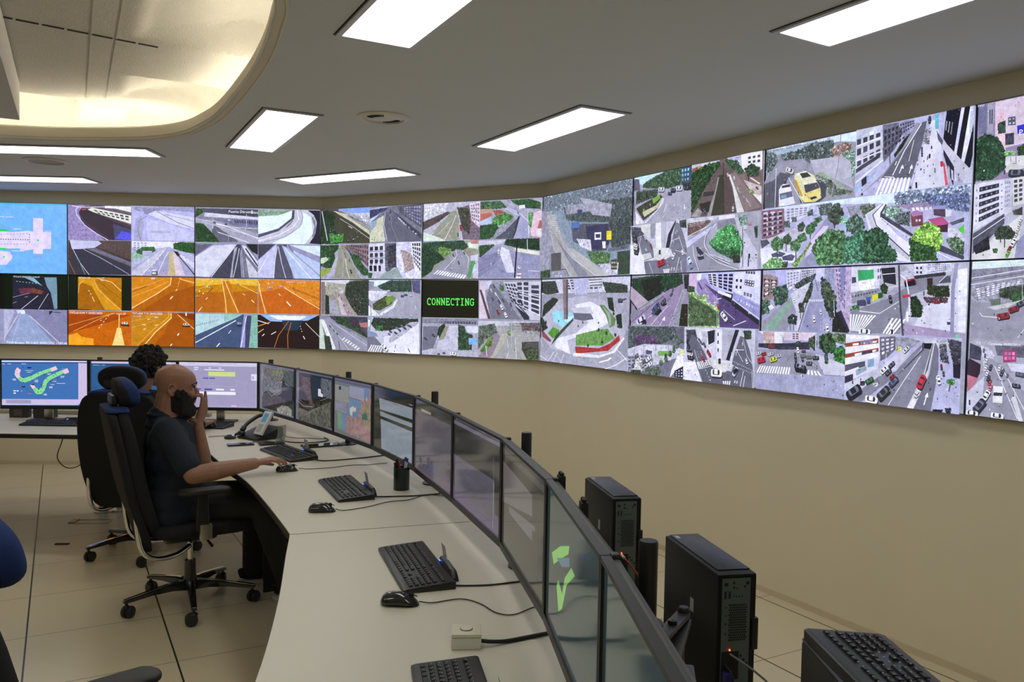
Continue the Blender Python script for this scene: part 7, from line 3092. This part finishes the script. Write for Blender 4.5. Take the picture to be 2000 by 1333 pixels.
for a_, s in ((aR, 'right'), (aL, 'left')):
    st_ = V((a_.x, a_.y, 0))
    so = MB(); up_ = MB()
    Mz = frame(st_, (F1.x, F1.y))
    outl = [(-.075, -.025), (-.085, 0), (-.075, .025), (0, .032), (.10, .042), (.16, .036), (.185, .0), (.16, -.036), (.10, -.042), (0, -.032)]
    so.prism(outl, .001, .026, M=Mz)
    shoe = loc_mb(so, man).build('shoe_sole', mat('shoe_sole', (0.6, 0.58, 0.55), .6), man, bevel=.006)
    up_.loft([[Mz @ V((x * k + dx, y * k, z)) for x, y in outl] for z, k, dx in ((.0265, .97, 0), (.05, .93, -.002), (.075, .70, -.03), (.095, .52, -.045))])
    loc_mb(up_, man).build('shoe_upper', M_blackm, man, sub=1)

# the curly-haired operator in front of the far monitors
F2 = V((math.cos(R(80)), math.sin(R(80)), 0)); L2 = V((-F2.y, F2.x, 0))
h2 = V((-2.42, 5.12, 0))
def B2(f, l, z): return h2 + F2 * f + L2 * l + V((0, 0, z))
wom = thing('person', 'person with dark curly hair seen from behind, seated before the far monitors', 'person', (h2.x, h2.y, 0), 0)
H2 = frame(B2(.05, -.09, 1.075), (math.cos(R(72)), math.sin(R(72)))) @ Matrix.Rotation(R(6), 4, 'Y')
b2 = MB()
head_mesh(b2, H2, 1.0)
b2.cap(B2(.0, -.06, .99), B2(.03, -.085, 1.14), .054, .050)
for a, b, ra, rb in (((0, -.08, .60), (0, .08, .60), .11, .11), ((0, -.08, .78), (0, .08, .78), .105, .105), ((.02, -.10, .92), (.02, .08, .92), .10, .10), ((.02, -.17, .99), (.02, .11, .99), .055, .055), ((0, 0, .55), (.02, -.01, .95), .12, .12)):
    b2.cap(B2(*a), B2(*b), ra, rb)
s2R, s2L = B2(.02, -.20, .985), B2(.02, .14, .985)
e2R, e2L = B2(.14, -.25, .77), B2(.14, .22, .77)
w2R, w2L = V((-2.09, 5.47, .790)), V((-2.40, 5.50, .790))
for s_, e_, w_ in ((s2R, e2R, w2R), (s2L, e2L, w2L)):
    b2.cap(s_, e_, .048, .040); b2.cap(e_, w_, .041, .026)
hd3 = V((.0, 1, .0))
hand(b2, w2R, hd3, V((0, 0, -1)), V((-1, 0, 0)), bd, (.75, .65, .30, .95, .25, .35))
hand(b2, w2L, hd3, V((0, 0, -1)), V((1, 0, 0)), bd, (.75, .65, .30, .95, .25, .35))
hr_, hl_ = B2(0, -.09, .545), B2(0, .09, .545)
kr_, kl_ = B2(.42, -.12, .545), B2(.42, .12, .545)
ar_, al_ = B2(.42, -.12, .10), B2(.40, .14, .10)
for h_, k_, a_ in ((hr_, kr_, ar_), (hl_, kl_, al_)):
    b2.cap(h_, k_, .075, .050); b2.cap(k_, a_, .048, .034); b2.cap(a_ + V((0, 0, -.03)), a_ + V((0, 0, -.055)) + F2 * .10, .033, .024)
loc_mb(b2, wom).build('body', M_skin2, wom, remesh=.005, rsm=2)
hh_ = MB()
def hq(x, y, z): return H2 @ V((x, y, z))
rnd = random.Random(5)
for k in range(520):
    a = rnd.uniform(0, 2 * PI); e = rnd.uniform(-.75, 1.0)
    c, s = math.cos(a), math.sin(a)
    el = math.sqrt(max(0, 1 - e * e))
    if c > .35 and e < .42: continue
    if e < .0 and abs(s) > .5 and c > -.15: continue
    if e < -.3 and c > -.3: continue
    r = rnd.uniform(.010, .019)
    hh_.ell(hq(-.012 + (.098 + rnd.uniform(0, .022)) * c * el, (.078 + rnd.uniform(0, .026)) * s * el, .140 + (.100 + rnd.uniform(0, .02)) * e), (r, r, r), None, 7, 5)
hh_.ell(hq(-.016, 0, .150), V((.100, .080, .095)), H2.to_quaternion())
loc_mb(hh_, wom).build('hair', M_hair, wom)
t2 = MB()
for a, b, ra, rb in (((0, -.09, .60), (0, .09, .60), .126, .126), ((0, -.09, .78), (0, .09, .78), .120, .120), ((.02, -.11, .92), (.02, .09, .92), .112, .112), ((.02, -.18, .985), (.02, .12, .985), .070, .070), ((0, 0, .56), (.02, -.01, .95), .132, .126)):
    t2.cap(B2(*a), B2(*b), ra, rb)
for s_, e_, w_ in ((s2R, e2R, w2R), (s2L, e2L, w2L)):
    t2.cap(s_, e_, .060, .052); t2.cap(e_, e_.lerp(w_, .85), .052, .036)
t2.cap(B2(.0, -.05, 1.00), B2(.01, -.06, 1.03), .075, .062)
loc_mb(t2, wom).build('dark_top', M_fabric, wom, remesh=.007, rsm=3)
q2 = MB()
for h_, k_, a_ in ((hr_, kr_, ar_), (hl_, kl_, al_)):
    q2.cap(h_, k_, .095, .066); q2.cap(k_, a_, .062, .050)
q2.cap(hr_, hl_, .11, .11)
loc_mb(q2, wom).build('trousers', M_trou, wom, remesh=.008, rsm=3)
for a_ in (ar_, al_):
    Mz = frame(V((a_.x, a_.y, 0)), (F2.x, F2.y))
    outl = [(-.075, -.025), (-.085, 0), (-.075, .025), (0, .032), (.10, .042), (.16, .036), (.185, .0), (.16, -.036), (.10, -.042), (0, -.032)]
    u3 = MB().loft([[Mz @ V((x * k + dx, y * k, z)) for x, y in outl] for z, k, dx in ((.001, 1, 0), (.03, .97, 0), (.05, .93, -.002), (.075, .70, -.03), (.095, .52, -.045))])
    loc_mb(u3, wom).build('shoe', M_blackm, wom, sub=1)
